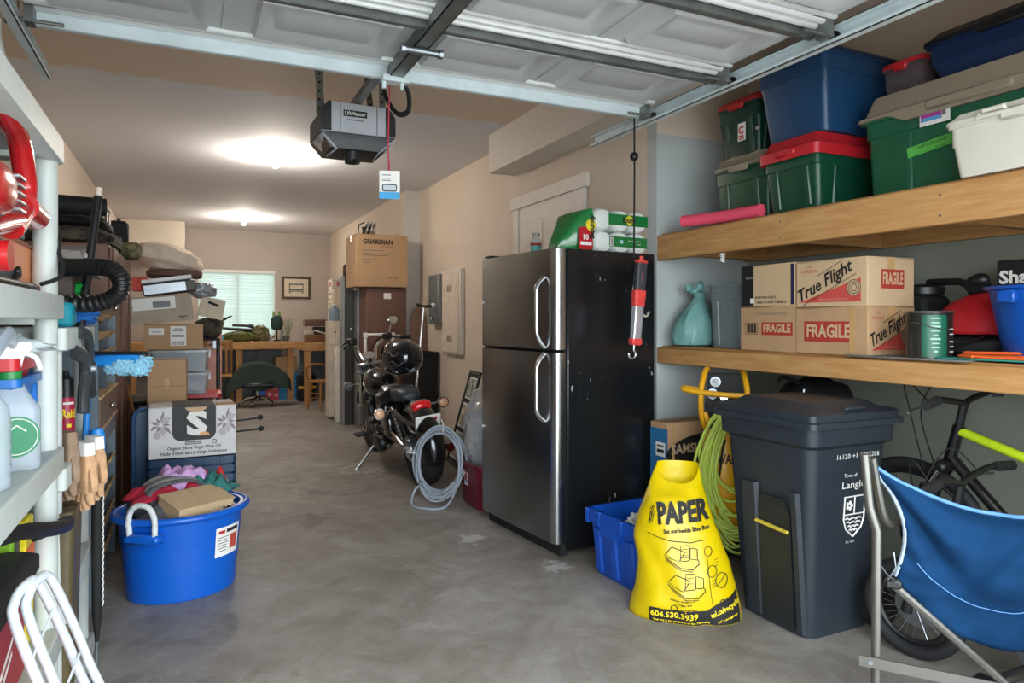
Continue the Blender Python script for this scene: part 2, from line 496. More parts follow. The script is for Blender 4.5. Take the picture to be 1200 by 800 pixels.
# wall-mounted white box high in the far left corner
t = thing('wall_unit', 'cream boxed wall unit high in the far left corner', 'wall unit', (-0.45, 12.72, 2.45))
MB().box(-.5, .42, -.25, .55, 0, .47, b=.01).build('housing', mat('cream_enamel', '#d9cfbf', 0.5, var=.03), t)
MB().box(-.48, .4, -.23, .5, -.03, 0, b=.005).build('lower_grille', TAUPE, t)

# ---------------------------------------------------------------- ceiling bulbs
bulb_m = mat('lit_bulb_glass', '#ffe2b0', 0.3, var=0, emit=30)
def ceiling_bulb(x, y, label):
    t = thing('ceiling_bulb', label, 'light', (x, y, CH), group='bare bulbs on the ceiling')
    b = MB(); b.lathe([(.065, 0), (.065, -.012), (.05, -.03), (.03, -.04), (.028, -.055)], 20); b.build('lampholder', WHITEP, t)
    b = MB(); b.lathe([(.013, -.05), (.016, -.065), (.03, -.09), (.032, -.105), (.024, -.125), (.006, -.135)], 16); b.build('bulb', bulb_m, t)
    l = bpy.data.lights.new('bulb_light', 'POINT'); l.energy = BULB_W; l.color = (1.0, 0.91, 0.8); l.shadow_soft_size = 0.035
    o = bpy.data.objects.new('bulb_light', l); COL.objects.link(o); o.parent = t; o.location = (0, 0, -.21)
ceiling_bulb(0.78, 7.06, 'glowing bare bulb on the ceiling, nearer one behind the door opener')
ceiling_bulb(0.80, 11.49, 'glowing bare bulb on the ceiling, farther one towards the window')
# ---------------------------------------------------------------- overhead garage door
DOORW = mat('white_door_steel', '#c9ced0', 0.45, 0.0, var=0.05, scale=3)
DOORR = mat('white_door_rail', '#eef2f3', 0.35, 0.0, var=0.04)
gd = thing('garage_door', 'open sectional white garage door stored under the ceiling', 'garage door', (0.84, 0, 2.45))
HW = 1.37
def ringpanel(b, x0, x1, y0, y1):
    R = lambda i, z: [(x0 + i, y0 + i, z), (x1 - i, y0 + i, z), (x1 - i, y1 - i, z), (x0 + i, y1 - i, z)]
    b.loft([[p for p in reversed(q)] for q in (R(0, 0.0), R(.014, -.028), R(.03, -.028), R(.066, -.001), R(.085, -.001), R(.105, -.01))], False, True)
joints = [3.04, 2.45, 1.90, 1.35, 0.80]
for k in range(4):
    y1, y0 = joints[k], joints[k + 1]
    b = MB(); b.box(-HW, HW, y0 + .004, y1 - .004, 0.0, .035)
    for x in (-1.35, -.72, -.03, .66, 1.29): b.box(x, x + .06, y0 + .01, y1 - .01, -.006, 0, b=.003)
    for yy in (y0 + .055, y1 - .062): b.box(-HW, HW, yy - .012, yy + .012, -.012, .0, b=.005)
    sec = b.build('door_section', DOORW, gd)
    w = 2 * HW / 4
    for i in range(4):
        b = MB(); ringpanel(b, -HW + i * w + .075, -HW + (i + 1) * w - .075, y0 + .11, y1 - .11)
        b.build('raised_panel', DOORW, sec)
for k, y in enumerate(joints[:4]):
    # U-shaped strut across every joint
    if k == 0:
        b = MB(); b.box(-HW, HW, y - .004, y, -.062, .0); b.box(-HW, HW, y, y + .025, -.064, -.06); b.build('strut', GALV, gd)
        b = MB(); b.box(-HW, HW, y - .06, y - .006, -.014, 0, b=.006); b.box(-HW, HW, y - .11, y - .075, -.02, 0, b=.008); b.build('stiffening_rail', DOORR, gd)
    else:
        b = MB()
        for yy, dz in ((y - .07, .016), (y - .035, .024), (y - .0, .03)): b.box(-HW, HW, yy - .014, yy + .012, -dz, 0, b=.007)
        b.build('stiffening_rail', DOORR, gd)
        b = MB(); b.box(-HW, HW, y + .025, y + .03, -.05, 0); b.box(-HW, HW, y + .03, y + .055, -.052, -.048); b.build('strut', GALVD, gd)
# centre operator bracket
b = MB(); b.box(-.03, .03, 1.3, 3.035, -.07, -.066); b.box(-.03, -.026, 1.3, 3.035, -.07, -.012); b.box(.026, .03, 1.3, 3.035, -.07, -.012)
b.build('operator_bracket', GALVD, gd)
for y in (2.62, 2.05):
    b = MB(); b.cyl((-.075, y, -.085), (.075, y, -.085), .014, n=12); b.cyl((-.085, y, -.085), (-.07, y, -.085), .02, n=8); b.cyl((.07, y, -.085), (.085, y, -.085), .02, n=8)
    b.build('hinge_pin', STEEL, gd)
b = MB(); b.box(-.06, .06, 2.98, 3.035, -.09, -.064); b.cyl((-.05, 3.01, -.075), (-.05, 3.01, -.12), .01); b.cyl((.03, 3.0, -.075), (.03, 3.0, -.12), .01)
b.build('arm_bracket', GALV, gd)
# rollers and end hinges
for sx in (-1, 1):
    for y in joints[:4]:
        b = MB(); yy = y - .03
        b.box(sx * (HW - .1), sx * HW, yy - .035, yy + .035, -.012, 0); b.box(sx * (HW - .03), sx * HW, yy - .03, yy + .03, -.075, -.01)
        b.cyl((sx * (HW - .12), yy, -.06), (sx * (HW + .06), yy, -.06), .007, n=8)
        b.build('end_hinge', GALVD, gd)
        MB().cyl((sx * (HW + .035), yy, -.06), (sx * (HW + .06), yy, -.06), .023, n=14).build('roller', BLACK, gd)
# warning sticker
decal(gd, (0.30, 2.16, -0.003), (Vector((1, 0, 0)), Vector((0, -1, 0))), .15, .07, mat('maroon_sticker', '#8e1f33', 0.5), 'warning_sticker')
for i in range(3): decal(gd, (0.275, 2.145 + i * .015, -0.0045), (Vector((1, 0, 0)), Vector((0, -1, 0))), .08, .004, PAPER, 'printed_line')
decal(gd, (0.345, 2.15, -0.0045), (Vector((1, 0, 0)), Vector((0, -1, 0))), .03, .03, PAPER, 'printed_mark')

def track(label, x, sx):
    t = thing('door_track', label, 'track', (x, 0, 2.39), group='tracks of the overhead door')
    b = MB()
    b.box(sx * .0, sx * .003, .35, 3.6, -.032, .032)
    b.box(sx * -.034, sx * .0, .35, 3.6, -.034, -.03); b.box(sx * -.026, sx * .0, .35, 3.6, .03, .034)
    b.box(sx * -.034, sx * -.03, .35, 3.6, -.034, -.016)
    b.build('channel', GALV, t)
    b = MB(); b.box(sx * .004, sx * .008, .5, 3.35, -.02, .05); b.box(sx * .004, sx * .04, .5, 3.35, .05, .054)
    b.build('perforated_angle', GALVD, t)
    for i in range(22):
        y = .9 + i * .11
        MB().cyl((sx * .0075, y, .02), (sx * .011, y, .02), .007, n=8).build('bolt', STEEL, t)
    for y in (1.3, 3.2):
        b = MB(); b.box(sx * .006, sx * .01, y - .016, y + .016, .04, CH - 2.39); b.box(sx * .006, sx * .05, y - .016, y + .016, CH - 2.394, CH - 2.39)
        b.build('hanger_strap', GALVD, t)
track('long galvanised door track on the right above the tote shelf', 2.255, 1)
track('galvanised door track on the left above the white resin shelving', -0.575, -1)

# ---------------------------------------------------------------- opener
OPG = mat('grey_opener_plastic', '#b9bec6', 0.4, 0.05, var=0.04)
OPB = mat('charcoal_opener_plastic', '#25282b', 0.4)
op = thing('garage_door_opener', 'grey and black garage door opener hung from the ceiling', 'door opener', (0.86, 3.95, 2.27))
b = MB()
prof = [(-.205, .06), (-.205, .17), (-.165, .225), (.165, .225), (.205, .17), (.205, .06)]
b.loft([[(x, -.14, z) for x, z in prof], [(x, .2, z) for x, z in prof]]); b.build('motor_housing', OPG, op)
for sx in (-1, 1):
    b = MB()
    b.loft([[(sx * .207, -.142, .065), (sx * .207, -.142, .17), (sx * .168, -.142, .226), (sx * .15, -.145, .226), (sx * .15, -.145, .065)],
            [(sx * .21, .2, .065), (sx * .21, .2, .17), (sx * .17, .2, .228), (sx * .15, .2, .228), (sx * .15, .2, .065)]])
    b.build('end_cheek', OPB, op)
b = MB()
b.loft([[(x, y, z) for x, y in ((-.2, -.14), (.2, -.14), (.2, .2), (-.2, .2))][::-1] if 0 else [(sx * hx, (-.14 if sy < 0 else .2) * k, z) for sx, sy in ((-1, -1), (1, -1), (1, 1), (-1, 1))]
        for hx, k, z in ((.1, .6, -.03), (.15, .85, -.02), (.203, 1.0, .055), (.205, 1.0, .062))])
b.build('lower_cover', OPB, op)
for sx in (-1, 1):
    b = MB(); b.add([(sx * .115, -.128, -.028), (sx * .2, -.15, .05), (sx * .212, .1, .05), (sx * .13, .08, -.03)], [(0, 1, 2, 3)])
    b.build('light_lens', mat('frosted_lens', '#dcdeea', 0.4, translucent=.3), op, thick=.006)
b = MB(); b.cyl((-.02, -.06, -.085), (-.02, -.06, -.02), .042, .045, n=18); b.build('camera_pod', OPB, op)
MB().cyl((-.02, -.085, -.089), (-.02, -.085, -.07), .02, n=14).build('camera_lens', mat('dark_glass', '#08090a', 0.08), op)
decal(op, (-.02, -.1405, .17), NY, .13, .035, INK, 'name_plate')
text('LiftMaster', .03, WHITEP, op, (-.02, -.1425, .17), NY, bold=.02, width=.115)
decal(op, (-.02, -.1405, .135), NY, .09, .006, GREYINK, 'printed_line')
for sx in (-1, 1):
    MB().box(sx * .1, sx * .103, -.142, -.139, .065, .224).build('panel_seam', OPB, op)
# perforated hanger straps
for (x, y0, x2, y2) in ((-.19, .0, -.19, .0), (-.17, .02, -.1, .25), (.12, .05, .05, .25), (.18, .05, .18, .05)):
    b = MB(); b.M = frame_matrix((x, y0, .19), (1, 0, 0), (x2 - x + 1e-5, y2 - y0, .46))
    ln = math.sqrt((x2 - x) ** 2 + (y2 - y0) ** 2 + .46 ** 2)
    b.box(-.018, .018, 0, ln, -.0015, .0015); b.build('hanger_strap', GALVD, op)
    h = MB(); h.M = b.M.copy()
    for i in range(9): h.cyl((0, .03 + i * .048, -.0021), (0, .03 + i * .048, .0021), .008, n=8)
    h.build('strap_hole', BLACKM, op)
MB().box(-.022, .022, -3.3, .0, .235, .275, b=.004).build('opener_rail', GALVD, op)
b = MB(); b.box(-.03, .03, -.86, -.7, .20, .236, b=.006); b.build('trolley', BLACK, op)
b = MB(); b.tube(spline([(.0, -.93, .115), (.05, -.91, .07), (.065, -.86, -.0), (.03, -.80, .0), (-.0, -.72, .09), (-.0, -.66, .17)], 6), .013, 8, flat=(1, .6)); b.build('door_arm', BLACKM, op)
cord = mat('red_cord', '#b83a4c', 0.7)
b = MB(); b.tube([(.0, -.78, .18), (-.005, -.78, -.02), (-.008, -.78, -.14), (-.006, -.785, -.27), (-.004, -.785, -.29)], .0035, 6); b.build('release_cord', cord, op)
b = MB(); b.blob((-.004, -.785, -.305), .012, .01, .018); b.build('cord_handle', cord, op)
tg = thing('hang_card', 'white and blue packaging card hung on the red release cord', 'card', (0.855, 3.155, 2.0), rz=-.3)
MB().box(-.047, .047, 0, .0015, -.13, .0).build('card', PAPER, tg)
decal(tg, (0, 0, -.115), NY, .094, .032, mat('sky_blue_print', '#3f9bd0', .6), 'blue_band')
b = MB(); b.M = frame_matrix((0, -.001, -.08), *NY); b.rloft([(.034, .017, .008, 0), (.034, .017, .008, .004)]); b.build('remote_control', OPB, tg)
b = MB(); b.M = frame_matrix((0, -.005, -.08), *NY); b.rloft([(.029, .012, .004, 0), (.029, .012, .004, .001)]); b.build('remote_face', OPG, tg)
for z in (-.02, -.035, -.045): decal(tg, (-.015, 0, z), NY, .04, .004, GREYINK, 'printed_line')
b = MB(); b.tube([(0, 0, 0), (0, 0, .04)], .0015, 5); b.build('hang_loop', cord, tg)
# ---------------------------------------------------------------- lumber shelving in the recess
sh = thing('wall_shelf', 'upper lumber shelf in the right recess loaded with plastic totes', 'shelf', (WR, 0, 1.83))
MB().box(0, .038, .16, AY - .002, -.155, 0.0, b=.004).build('front_board', SPF, sh)
MB().box(.038, AX - WR - .002, .16, AY - .002, -.006, .012).build('plywood_deck', wood('plywood', '#b98a55', '#a4743f', 1), sh)
MB().box(AX - WR - .042, AX - WR - .003, .16, AY - .002, -.14, -.006).build('wall_ledger', SPF, sh)
for y in (.9, 1.7, 2.5, 3.3): MB().box(.038, AX - WR - .042, y, y + .038, -.14, -.006).build('cross_joist', SPFX, sh)
for y in (.95, 1.72, 2.52, 3.42):
    for z in (-.12, -.04): MB().cyl((-.002, y, z), (.001, y, z), .005, n=8).build('screw_head', STEEL, sh)
s2 = thing('wall_shelf', 'lower lumber shelf in the right recess holding brown cartons', 'shelf', (WR, 0, 1.135))
MB().box(0, .038, .16, AY - .002, -.095, 0.0, b=.004).build('front_board', SPF, s2)
MB().box(.038, AX - WR - .002, .16, AY - .002, -.006, .01).build('plywood_deck', MATS['plywood'], s2)
MB().box(AX - WR - .042, AX - WR - .003, .16, AY - .002, -.09, -.006).build('wall_ledger', SPF, s2)
for y in (.9, 1.7, 2.5, 3.3): MB().box(.038, AX - WR - .042, y, y + .038, -.09, -.006).build('cross_joist', SPFX, s2)
ZU, ZL = 1.843, 1.146

t = thing('spiral_bulb', 'small white spiral bulb in a holder under the upper shelf', 'light', (2.70, 2.98, 1.686))
b = MB(); b.cyl((0, 0, 0), (0, 0, -.02), .018); b.build('lampholder', WHITEP, t)
b = MB(); b.tube([(.011 * math.cos(i * .55), .011 * math.sin(i * .55), -.02 - i * .0011) for i in range(36)], .004, 6); b.build('spiral_tube', WHITEP, t)

# ---------------------------------------------------------------- totes
def tote(name, label, loc, hx, hy, h, bm, lm=None, rz=0, lidh=.05, taper=.88, group=None, r=.03, ribs=True, cat='tote', open_top=False, rimm=None, band=.09):
    t = thing(name, label, cat, loc, rz, group)
    b = MB()
    rows = [(hx * taper, hy * taper, r, 0), (hx * (taper + .01), hy * (taper + .01), r, .01), (hx * .965, hy * .965, r, h - band), (hx * .985, hy * .985, r, h - band + .004), (hx * .99, hy * .99, r, h - .012), (hx * .99, hy * .99, r, h)]
    if open_top: rows += [(hx * .96, hy * .96, r, h), (hx * taper * .97, hy * taper * .97, r, .02)]
    b.rloft(rows, 5); b.build('body', bm, t)
    b = MB()
    b.rloft([(hx * .985, hy * .985, r, h - .018), (hx * 1.03, hy * 1.03, r, h - .016), (hx * 1.03, hy * 1.03, r, h), (hx * .985, hy * .985, r, h)], 5, cap0=False, cap1=False)
    b.build('rim', rimm or bm, t)
    if ribs:
        for sy, k in ((0, -1), (1, -1), (0, 1), (1, 1)):
            for q in (-.55, .55):
                b = MB()
                if sy == 0: b.loft([[(k * hx * taper * 1.0, q * hy - .02, .02), (k * hx * (taper + .02) + k * .004, q * hy - .012, .02), (k * hx * (taper + .02) + k * .004, q * hy + .012, .02), (k * hx * taper, q * hy + .02, .02)],
                                    [(k * hx * .94, q * hy - .02, h - band), (k * hx * .975 + k * .004, q * hy - .012, h - band), (k * hx * .975 + k * .004, q * hy + .012, h - band), (k * hx * .94, q * hy + .02, h - band)]])
                else: b.loft([[(q * hx - .02, k * hy * taper, .02), (q * hx - .012, k * hy * (taper + .02) + k * .004, .02), (q * hx + .012, k * hy * (taper + .02) + k * .004, .02), (q * hx + .02, k * hy * taper, .02)],
                              [(q * hx - .02, k * hy * .94, h - band), (q * hx - .012, k * hy * .975 + k * .004, h - band), (q * hx + .012, k * hy * .975 + k * .004, h - band), (q * hx + .02, k * hy * .94, h - band)]])
                b.build('rib', bm, t)
    if lm:
        b = MB()
        b.rloft([(hx * 1.03, hy * 1.03, r, h - .006), (hx * 1.055, hy * 1.055, r + .005, h - .004), (hx * 1.055, hy * 1.055, r + .005, h + .01), (hx * 1.0, hy * 1.0, r, h + .018), (hx * .93, hy * .93, r, h + lidh),
                 (hx * .90, hy * .90, r, h + lidh), (hx * .86, hy * .86, r, h + lidh - .012)], 5)
        lid = b.build('lid', lm, t)
        for k in (-1, 1):
            b = MB(); b.box(k * hx * 1.0, k * (hx * 1.06 + .012), -hy * .35, hy * .35, h - .03, h + .012, b=.008); b.build('latch', lm, t)
    return t

TOTEG = 'totes on the upper right shelf'
# far small green tote with taupe lid
t = tote('storage_tote', 'small green tote with domed taupe lid behind the pink foam noodle', (2.975, 2.905, ZU), .22, .205, .31, GREENT, TAUPE, lidh=.06, group=TOTEG)
b = MB()
for y in (-.09, .09): b.box(-.21, .21, y - .045, y + .045, .35, .378, b=.012)
b.build('lid_ridges', TAUPE, t)['kind'] = 'stuff'
t2 = tote('storage_tote', 'dark green bin with red lid on top of the small taupe-lidded tote', (2.985, 2.99, ZU + .38), .17, .165, .30, mat('bottle_green_plastic', '#0f3a30', .33), REDT, lidh=.035, group=TOTEG, taper=.82)
decal(t2, (-.163, -.03, .14), NX, .06, .10, PAPER, 'paper_label')
b = MB(); b.M = frame_matrix((-.166, -.03, .14), *NX)
b.tube(arc((0, .01, 0), .018, 40, 330, 14), .004, 5); b.box(-.02, .015, -.03, -.02, 0, .002); b.box(-.018, .02, -.043, -.036, 0, .002); b.build('red_print', REDINK, t2)
b = MB(); b.cyl((-.17, -.155, .13), (-.155, -.14, .13), .012, n=10); b.build('steel_stud', CHROME, t2)
# green tote with red lid
t3 = tote('storage_tote', 'dark green tote under a bright red lid, below the blue tote', (3.0, 2.50, ZU), .315, .17, .295, GREENT, REDT, lidh=.065, group=TOTEG)
b = MB(); b.rloft([(.335, .185, .035, .25), (.338, .188, .035, .3), (.33, .18, .035, .31)], 5, cap0=False); b.build('lid_skirt', REDT, t3)
# blue tote on top
t4 = tote('storage_tote', 'dark blue tote set on the red lid, hard under the door track', (3.02, 2.50, ZU + .365), .335, .21, .37, BLUET, mat('navy_plastic', '#16304f', .4), lidh=.03, group=TOTEG, taper=.84, ribs=False)
# big tote
t5 = tote('storage_tote', 'long green tote with broad taupe lid and a green tape note', (3.11, 1.72, ZU), .27, .49, .375, mat('leaf_green_plastic', '#1d5c40', .4), TAUPE, lidh=.10, group=TOTEG, taper=.93)
b = MB(); b.loft([[(-.285, y, z) for y, z in ((-.4, .375), (-.27, .33), (.27, .33), (.36, .375))], [(-.267, y, z) for y, z in ((-.4, .375), (-.27, .33), (.27, .33), (.36, .375))]]); b.build('lid_skirt', TAUPE, t5)
decal(t5, (-.278, .14, .325), NX, .13, .085, PAPER, 'paper_label')
decal(t5, (-.2795, .155, .33), NX, .09, .06, mat('magenta_print', '#b03a92', .6), 'label_picture')
decal(t5, (-.2805, .155, .308), NX, .085, .014, mat('cyan_print', '#4aa8d8', .6), 'label_strip')
decal(t5, (-.2805, .175, .345), NX, .04, .012, REDINK, 'label_flash')
decal(t5, (-.2795, .10, .335), NX, .016, .05, GREYINK, 'label_text')
decal(t5, (-.2625, .16, .20), NX, .22, .045, mat('green_masking_tape', '#5dbb4e', .7), 'tape_note', rot=.12, lift=.004)
text('CAMP STOVE & BASE', .018, INK, t5, (-.2675, .16, .207), NX, rot=.12, width=.13)
text('WORK', .016, INK, t5, (-.2675, .12, .188), NX, rot=.12)
t6 = tote('storage_tote', 'blue tote with black lid on the long taupe-lidded tote', (3.12, 1.60, ZU + .475), .24, .33, .165, mat('deep_blue_plastic', '#10264a', .4), BLACK, lidh=.04, group=TOTEG, ribs=False)
CLEAR = mat('clear_tub_plastic', '#b9bcbf', 0.15, alpha=.45, var=.05)
t7 = tote('storage_tote', 'smoky clear tub with red lid behind the two blue totes', (3.10, 2.085, ZU + .475), .16, .10, .15, mat('smoky_tub_plastic', '#6a6064', .15, alpha=.6), REDT, lidh=.015, group=TOTEG, ribs=False)
IV = mat('ivory_plastic', '#d9d6c8', .42, var=.03)
t8 = tote('storage_tote', 'ivory lidded bin at the front edge of the upper shelf', (2.765, 1.39, ZU), .115, .30, .205, IV, IV, lidh=.035, group=TOTEG, ribs=False, taper=.9)
b = MB(); b.tube([(-.13, y, z) for y, z in ((.18, .205), (.16, .225), (.09, .225), (.07, .205))], .009, 8, closed=True); b.build('clip_handle', IV, t8)

t = tag(MB().tube(spline([(2.60, 3.2, ZU + .034), (2.65, 3.08, ZU + .034), (2.685, 2.93, ZU + .034), (2.70, 2.80, ZU + .034), (2.71, 2.70, ZU + .034)], 6), .033, 14).build('foam_noodle', mat('pink_foam', '#e8506c', .75, var=.04, bump=.1)), 'pink foam pool noodle lying along the upper shelf edge', 'pool noodle')
b = MB(); b.cyl((2.599, 3.2022, ZU + .034), (2.601, 3.198, ZU + .034), .012); b.build('bore', mat('bore_shade_pink', '#8e2038', .8), t)  # darker pink disc paints the shade inside the noodle's hole

# ---------------------------------------------------------------- cartons
def carton(label, loc, sx, sy, sz, m=CARD, rz=0, group=None, name='cardboard_box', tape=True, ry=0, rx=0, tapeax='y'):
    t = thing(name, label, 'box', loc, rz, group, rx, ry)
    MB().box(-sx / 2, sx / 2, -sy / 2, sy / 2, 0, sz - .004, b=.003).build('body', m, t)
    e = .0015
    if tapeax == 'y':
        MB().box(-sx / 2, -e, -sy / 2, sy / 2, sz - .004, sz, b=.001).build('flap', m, t)
        MB().box(e, sx / 2, -sy / 2, sy / 2, sz - .004, sz, b=.001).build('flap', m, t)
        if tape:
            b = MB(); b.box(-.024, .024, -sy / 2 - .0008, sy / 2 + .0008, sz, sz + .0008)
            for k in (-1, 1): b.box(-.024, .024, k * sy / 2, k * (sy / 2 + .001), sz - .07, sz)
            b.build('tape', TAPE, t)
    else:
        MB().box(-sx / 2, sx / 2, -sy / 2, -e, sz - .004, sz, b=.001).build('flap', m, t)
        MB().box(-sx / 2, sx / 2, e, sy / 2, sz - .004, sz, b=.001).build('flap', m, t)
        if tape:
            b = MB(); b.box(-sx / 2 - .0008, sx / 2 + .0008, -.024, .024, sz, sz + .0008)
            for k in (-1, 1): b.box(k * sx / 2, k * (sx / 2 + .001), -.024, .024, sz - .07, sz)
            b.build('tape', TAPE, t)
    return t
BOXG = 'brown cartons on the lower right shelf'
def fragile(t, o, ax, w, h, c=None):
    decal(t, o, ax, w, h, mat('fragile_red', '#a8362a', .7), 'red_label')
    n = ax[0].cross(ax[1])
    text('FRAGILE', h * .86, CARD2, t, Vector(o) + n * .0006, ax, width=w * .88, bold=.03)
def true_flight(t, o, ax, w, h):
    """a slanted script on a red wedge with a round emblem"""
    r, u = ax; n = r.cross(u); o = Vector(o)
    shape(t, o, ax, [[(-w * .45, -h * .40), (w * .42, -h * .40), (w * .42, h * .08)]], mat('print_red', '#c24b42', .7), 'red_wedge')
    ra = (r * math.cos(.44) + u * math.sin(.44)); ua = (u * math.cos(.44) - r * math.sin(.44))
    text('True Flight', h * .36, INK, t, o - r * w * .07 + u * h * .04 + n * .0008, (ra, ua), width=w * .84, shear=.35, bold=.025)
    for k, s in ((-.17, .84), (.155, .5)):
        b = MB(); b.M = frame_matrix(o + n * .0015 - r * w * .07 + u * (h * .04), ra, ua); b.box(-w * s / 2 + (w * .18 if k > 0 else 0), w * s / 2 + (w * .1 if k > 0 else 0), h * k * 1.25 - .0015, h * k * 1.25 + .0015, 0, .0004); b.build('rule_line', INK, t)
    c = o + r * w * .33 - u * h * .12
    b = MB(); b.M = frame_matrix(c + n * .002, r, u); b.cyl((0, 0, 0), (0, 0, .0006), h * .17, n=24); b.build('emblem', CARD2, t)
    for q in (.16, .12, .07):
        b = MB(); b.M = frame_matrix(c + n * .003, r, u); b.tube(arc((0, 0, 0), h * q, 0, 345, 20), .0016, 4, closed=True); b.build('emblem_ring', INK, t)
    text('135', h * .09, REDINK, t, o - r * w * .30 + u * h * .38, ax)
    text('TARGETS', h * .09, REDINK, t, o - r * w * .30 + u * h * .27, ax, width=w * .26)
    text('FRAGILE PRODUCTS BY WIT', h * .05, CARD2, t, o + r * w * .05 - u * h * .345 + n * .001, ax, width=w * .4)

c = carton('carton with black end panel, sporting clays print, on the left FRAGILE carton', (2.82, 2.635, ZL + .229), .28, .36, .213, CARD2, group=BOXG)
decal(c, (-.14, .135, .107), NX, .088, .213, BLACKM, 'black_panel')
decal(c, (-.14, -.165, .107), NX, .022, .2, mat('navy_print', '#1e2444', .7), 'blue_strip')
decal(c, (-.1415, .12, .15), NX, .05, .012, GREYINK, 'grey_print'); decal(c, (-.1412, .10, .03), NX, .025, .025, WHITEP, 'white_square')
text('SPORTING CLAYS', .017, INK, c, (-.1405, .01, .045), NX, bold=.02, width=.14)
text('SKEET & TRAP TARGETS', .017, INK, c, (-.1405, -.03, .02), NX, bold=.02, width=.2)
c = carton('lower left carton with barcode and red FRAGILE print', (2.82, 2.63, ZL), .29, .37, .228, CARD, group=BOXG)
fragile(c, (-.145, -.065, .115), NX, .2, .065)
decal(c, (-.145, .105, .115), NX, .085, .06, INK, 'barcode_border'); decal(c, (-.1457, .105, .115), NX, .08, .055, CARD, 'barcode_field')
for i in range(9): decal(c, (-.1464, .134 - i * .0073, .115), NX, .003 + .002 * (i % 3), .045, INK, 'barcode_bar')
text('HANDLE DANGER CRATES', .016, GREYINK, c, (-.145, -.03, .19), NX, width=.19)
c = carton('upper carton with slanted black script over a red wedge', (2.825, 2.245, ZL + .22), .31, .385, .217, CARD2, group=BOXG)
true_flight(c, (-.155, 0.0, .108), NX, .385, .217); fragile(c, (.01, -.1925, .12), NY, .15, .085)
c = carton('lower right carton with FRAGILE label facing the aisle and script on its end', (2.825, 2.245, ZL), .31, .39, .218, CARD, group=BOXG)
fragile(c, (-.155, .01, .105), NX, .27, .095); true_flight(c, (0, -.195, .11), NY, .3, .21)
decal(c, (-.155, -.12, .11), NX, .03, .2, TAPE, 'loose_tape', lift=.002)

# grey tote behind the left cartons, teal bag
tote('storage_tote', 'slate grey plastic tote beside the teal bag on the lower shelf', (2.94, 3.03, ZL), .19, .135, .36, mat('slate_grey_plastic', '#6d777a', .45), None, group=None, taper=.9, rz=.1)
bagm = mat('teal_film_bag', '#7fb3ae', .38, var=.12, scale=9, translucent=.25, bump=.5, bscale=14)
t = thing('plastic_bag', 'knotted teal plastic bag at the far end of the lower shelf', 'bag', (2.80, 3.34, ZL))
b = MB()
rings = []
for i, (rx, ry, z) in enumerate([(.09, .07, 0), (.13, .11, .012), (.14, .12, .05), (.138, .12, .09), (.13, .115, .13), (.115, .105, .165), (.098, .09, .195), (.082, .075, .22), (.062, .055, .25), (.045, .04, .275), (.034, .03, .30), (.045, .035, .325)]):
    ring = []
    for j in range(44):
        a = 2 * PI * j / 44
        k = 1 + .11 * mnoise.noise(Vector((math.cos(a) * 3, math.sin(a) * 3, z * 9))) + .10 * mnoise.noise(Vector((math.cos(a) * 7 + z * 12, math.sin(a) * 7, z * 22)))
        ring.append((rx * math.cos(a) * k + .02 * (z / .3) ** 2, ry * math.sin(a) * k - .03 * (z / .3) ** 2, z))
    rings.append(ring)
b.loft(rings); b.build('bag_body', bagm, t)
b = MB(); b.blob((.012, 0, .335), .035, .03, .025, amp=.5, fr=9); b.blob((.03, -.02, .36), .03, .02, .03, amp=.6, fr=9, seed=3); b.blob((-.02, .02, .355), .025, .02, .028, amp=.6, fr=9, seed=5)
b.build('knot', bagm, t)
decal(t, (-.118, -.03, .115), NX, .03, .03, REDINK, 'red_mark', lift=.004)

# paint can, board, cord, red dome, black kit, blue tub, storage box
cang = mat('dark_green_print', '#0f5a44', .4)
t = thing('paint_can', 'metal paint can with dark green label beside the cartons', 'can', (2.735, 1.82, ZL))
MB().lathe([(.083, 0), (.086, .004), (.084, .008), (.084, .18), (.087, .184), (.087, .19)], 32).build('can_body', mat('tarnished_tin', '#55524b', .3, .8, var=.2), t)
MB().lathe([(.087, .186), (.089, .19), (.087, .194), (.076, .194), (.074, .188)], 32).build('lid', STEEL, t)
b = MB()
a0, a1 = math.radians(196), math.radians(258)
b.loft([[(r * math.cos(a0 + (a1 - a0) * i / 10), r * math.sin(a0 + (a1 - a0) * i / 10), z) for i in range(11)] for r, z in ((.0848, .012), (.0848, .178))], False, False, closed=False); b.build('label', cang, t)
for i in range(9):
    z = .03 + i * .0165; h = .004 + .003 * (i % 3 == 0); b = MB()
    w = (.16, .36, .3, .42, .2, .4, .44, .38, .4)[i]
    aa = math.radians(229)
    b.loft([[(.0853 * math.cos(aa + w * (q / 6 - .5)), .0853 * math.sin(aa + w * (q / 6 - .5)), zz) for q in range(7)] for zz in (z, z + h)], False, False, closed=False)
    b.build('label_text', mat('pale_green_print', '#9cc9ae', .6), t)
for z in (.03, .05, .07, .1, .12):
    b = MB(); aa = math.radians(280)
    b.loft([[(.0853 * math.cos(aa + .4 * (q / 6 - .5)), .0853 * math.sin(aa + .4 * (q / 6 - .5)), zz) for q in range(7)] for zz in (z, z + .004)], False, False, closed=False); b.build('label_text', PAPER, t)
b = MB(); b.tube([(.09 * math.cos(a), .09 * math.sin(a), .15 - .03 * abs(math.sin(a))) for a in [math.radians(170 + 9 * i) for i in range(12)]], .0018, 5); b.build('bail_handle', STEEL, t)

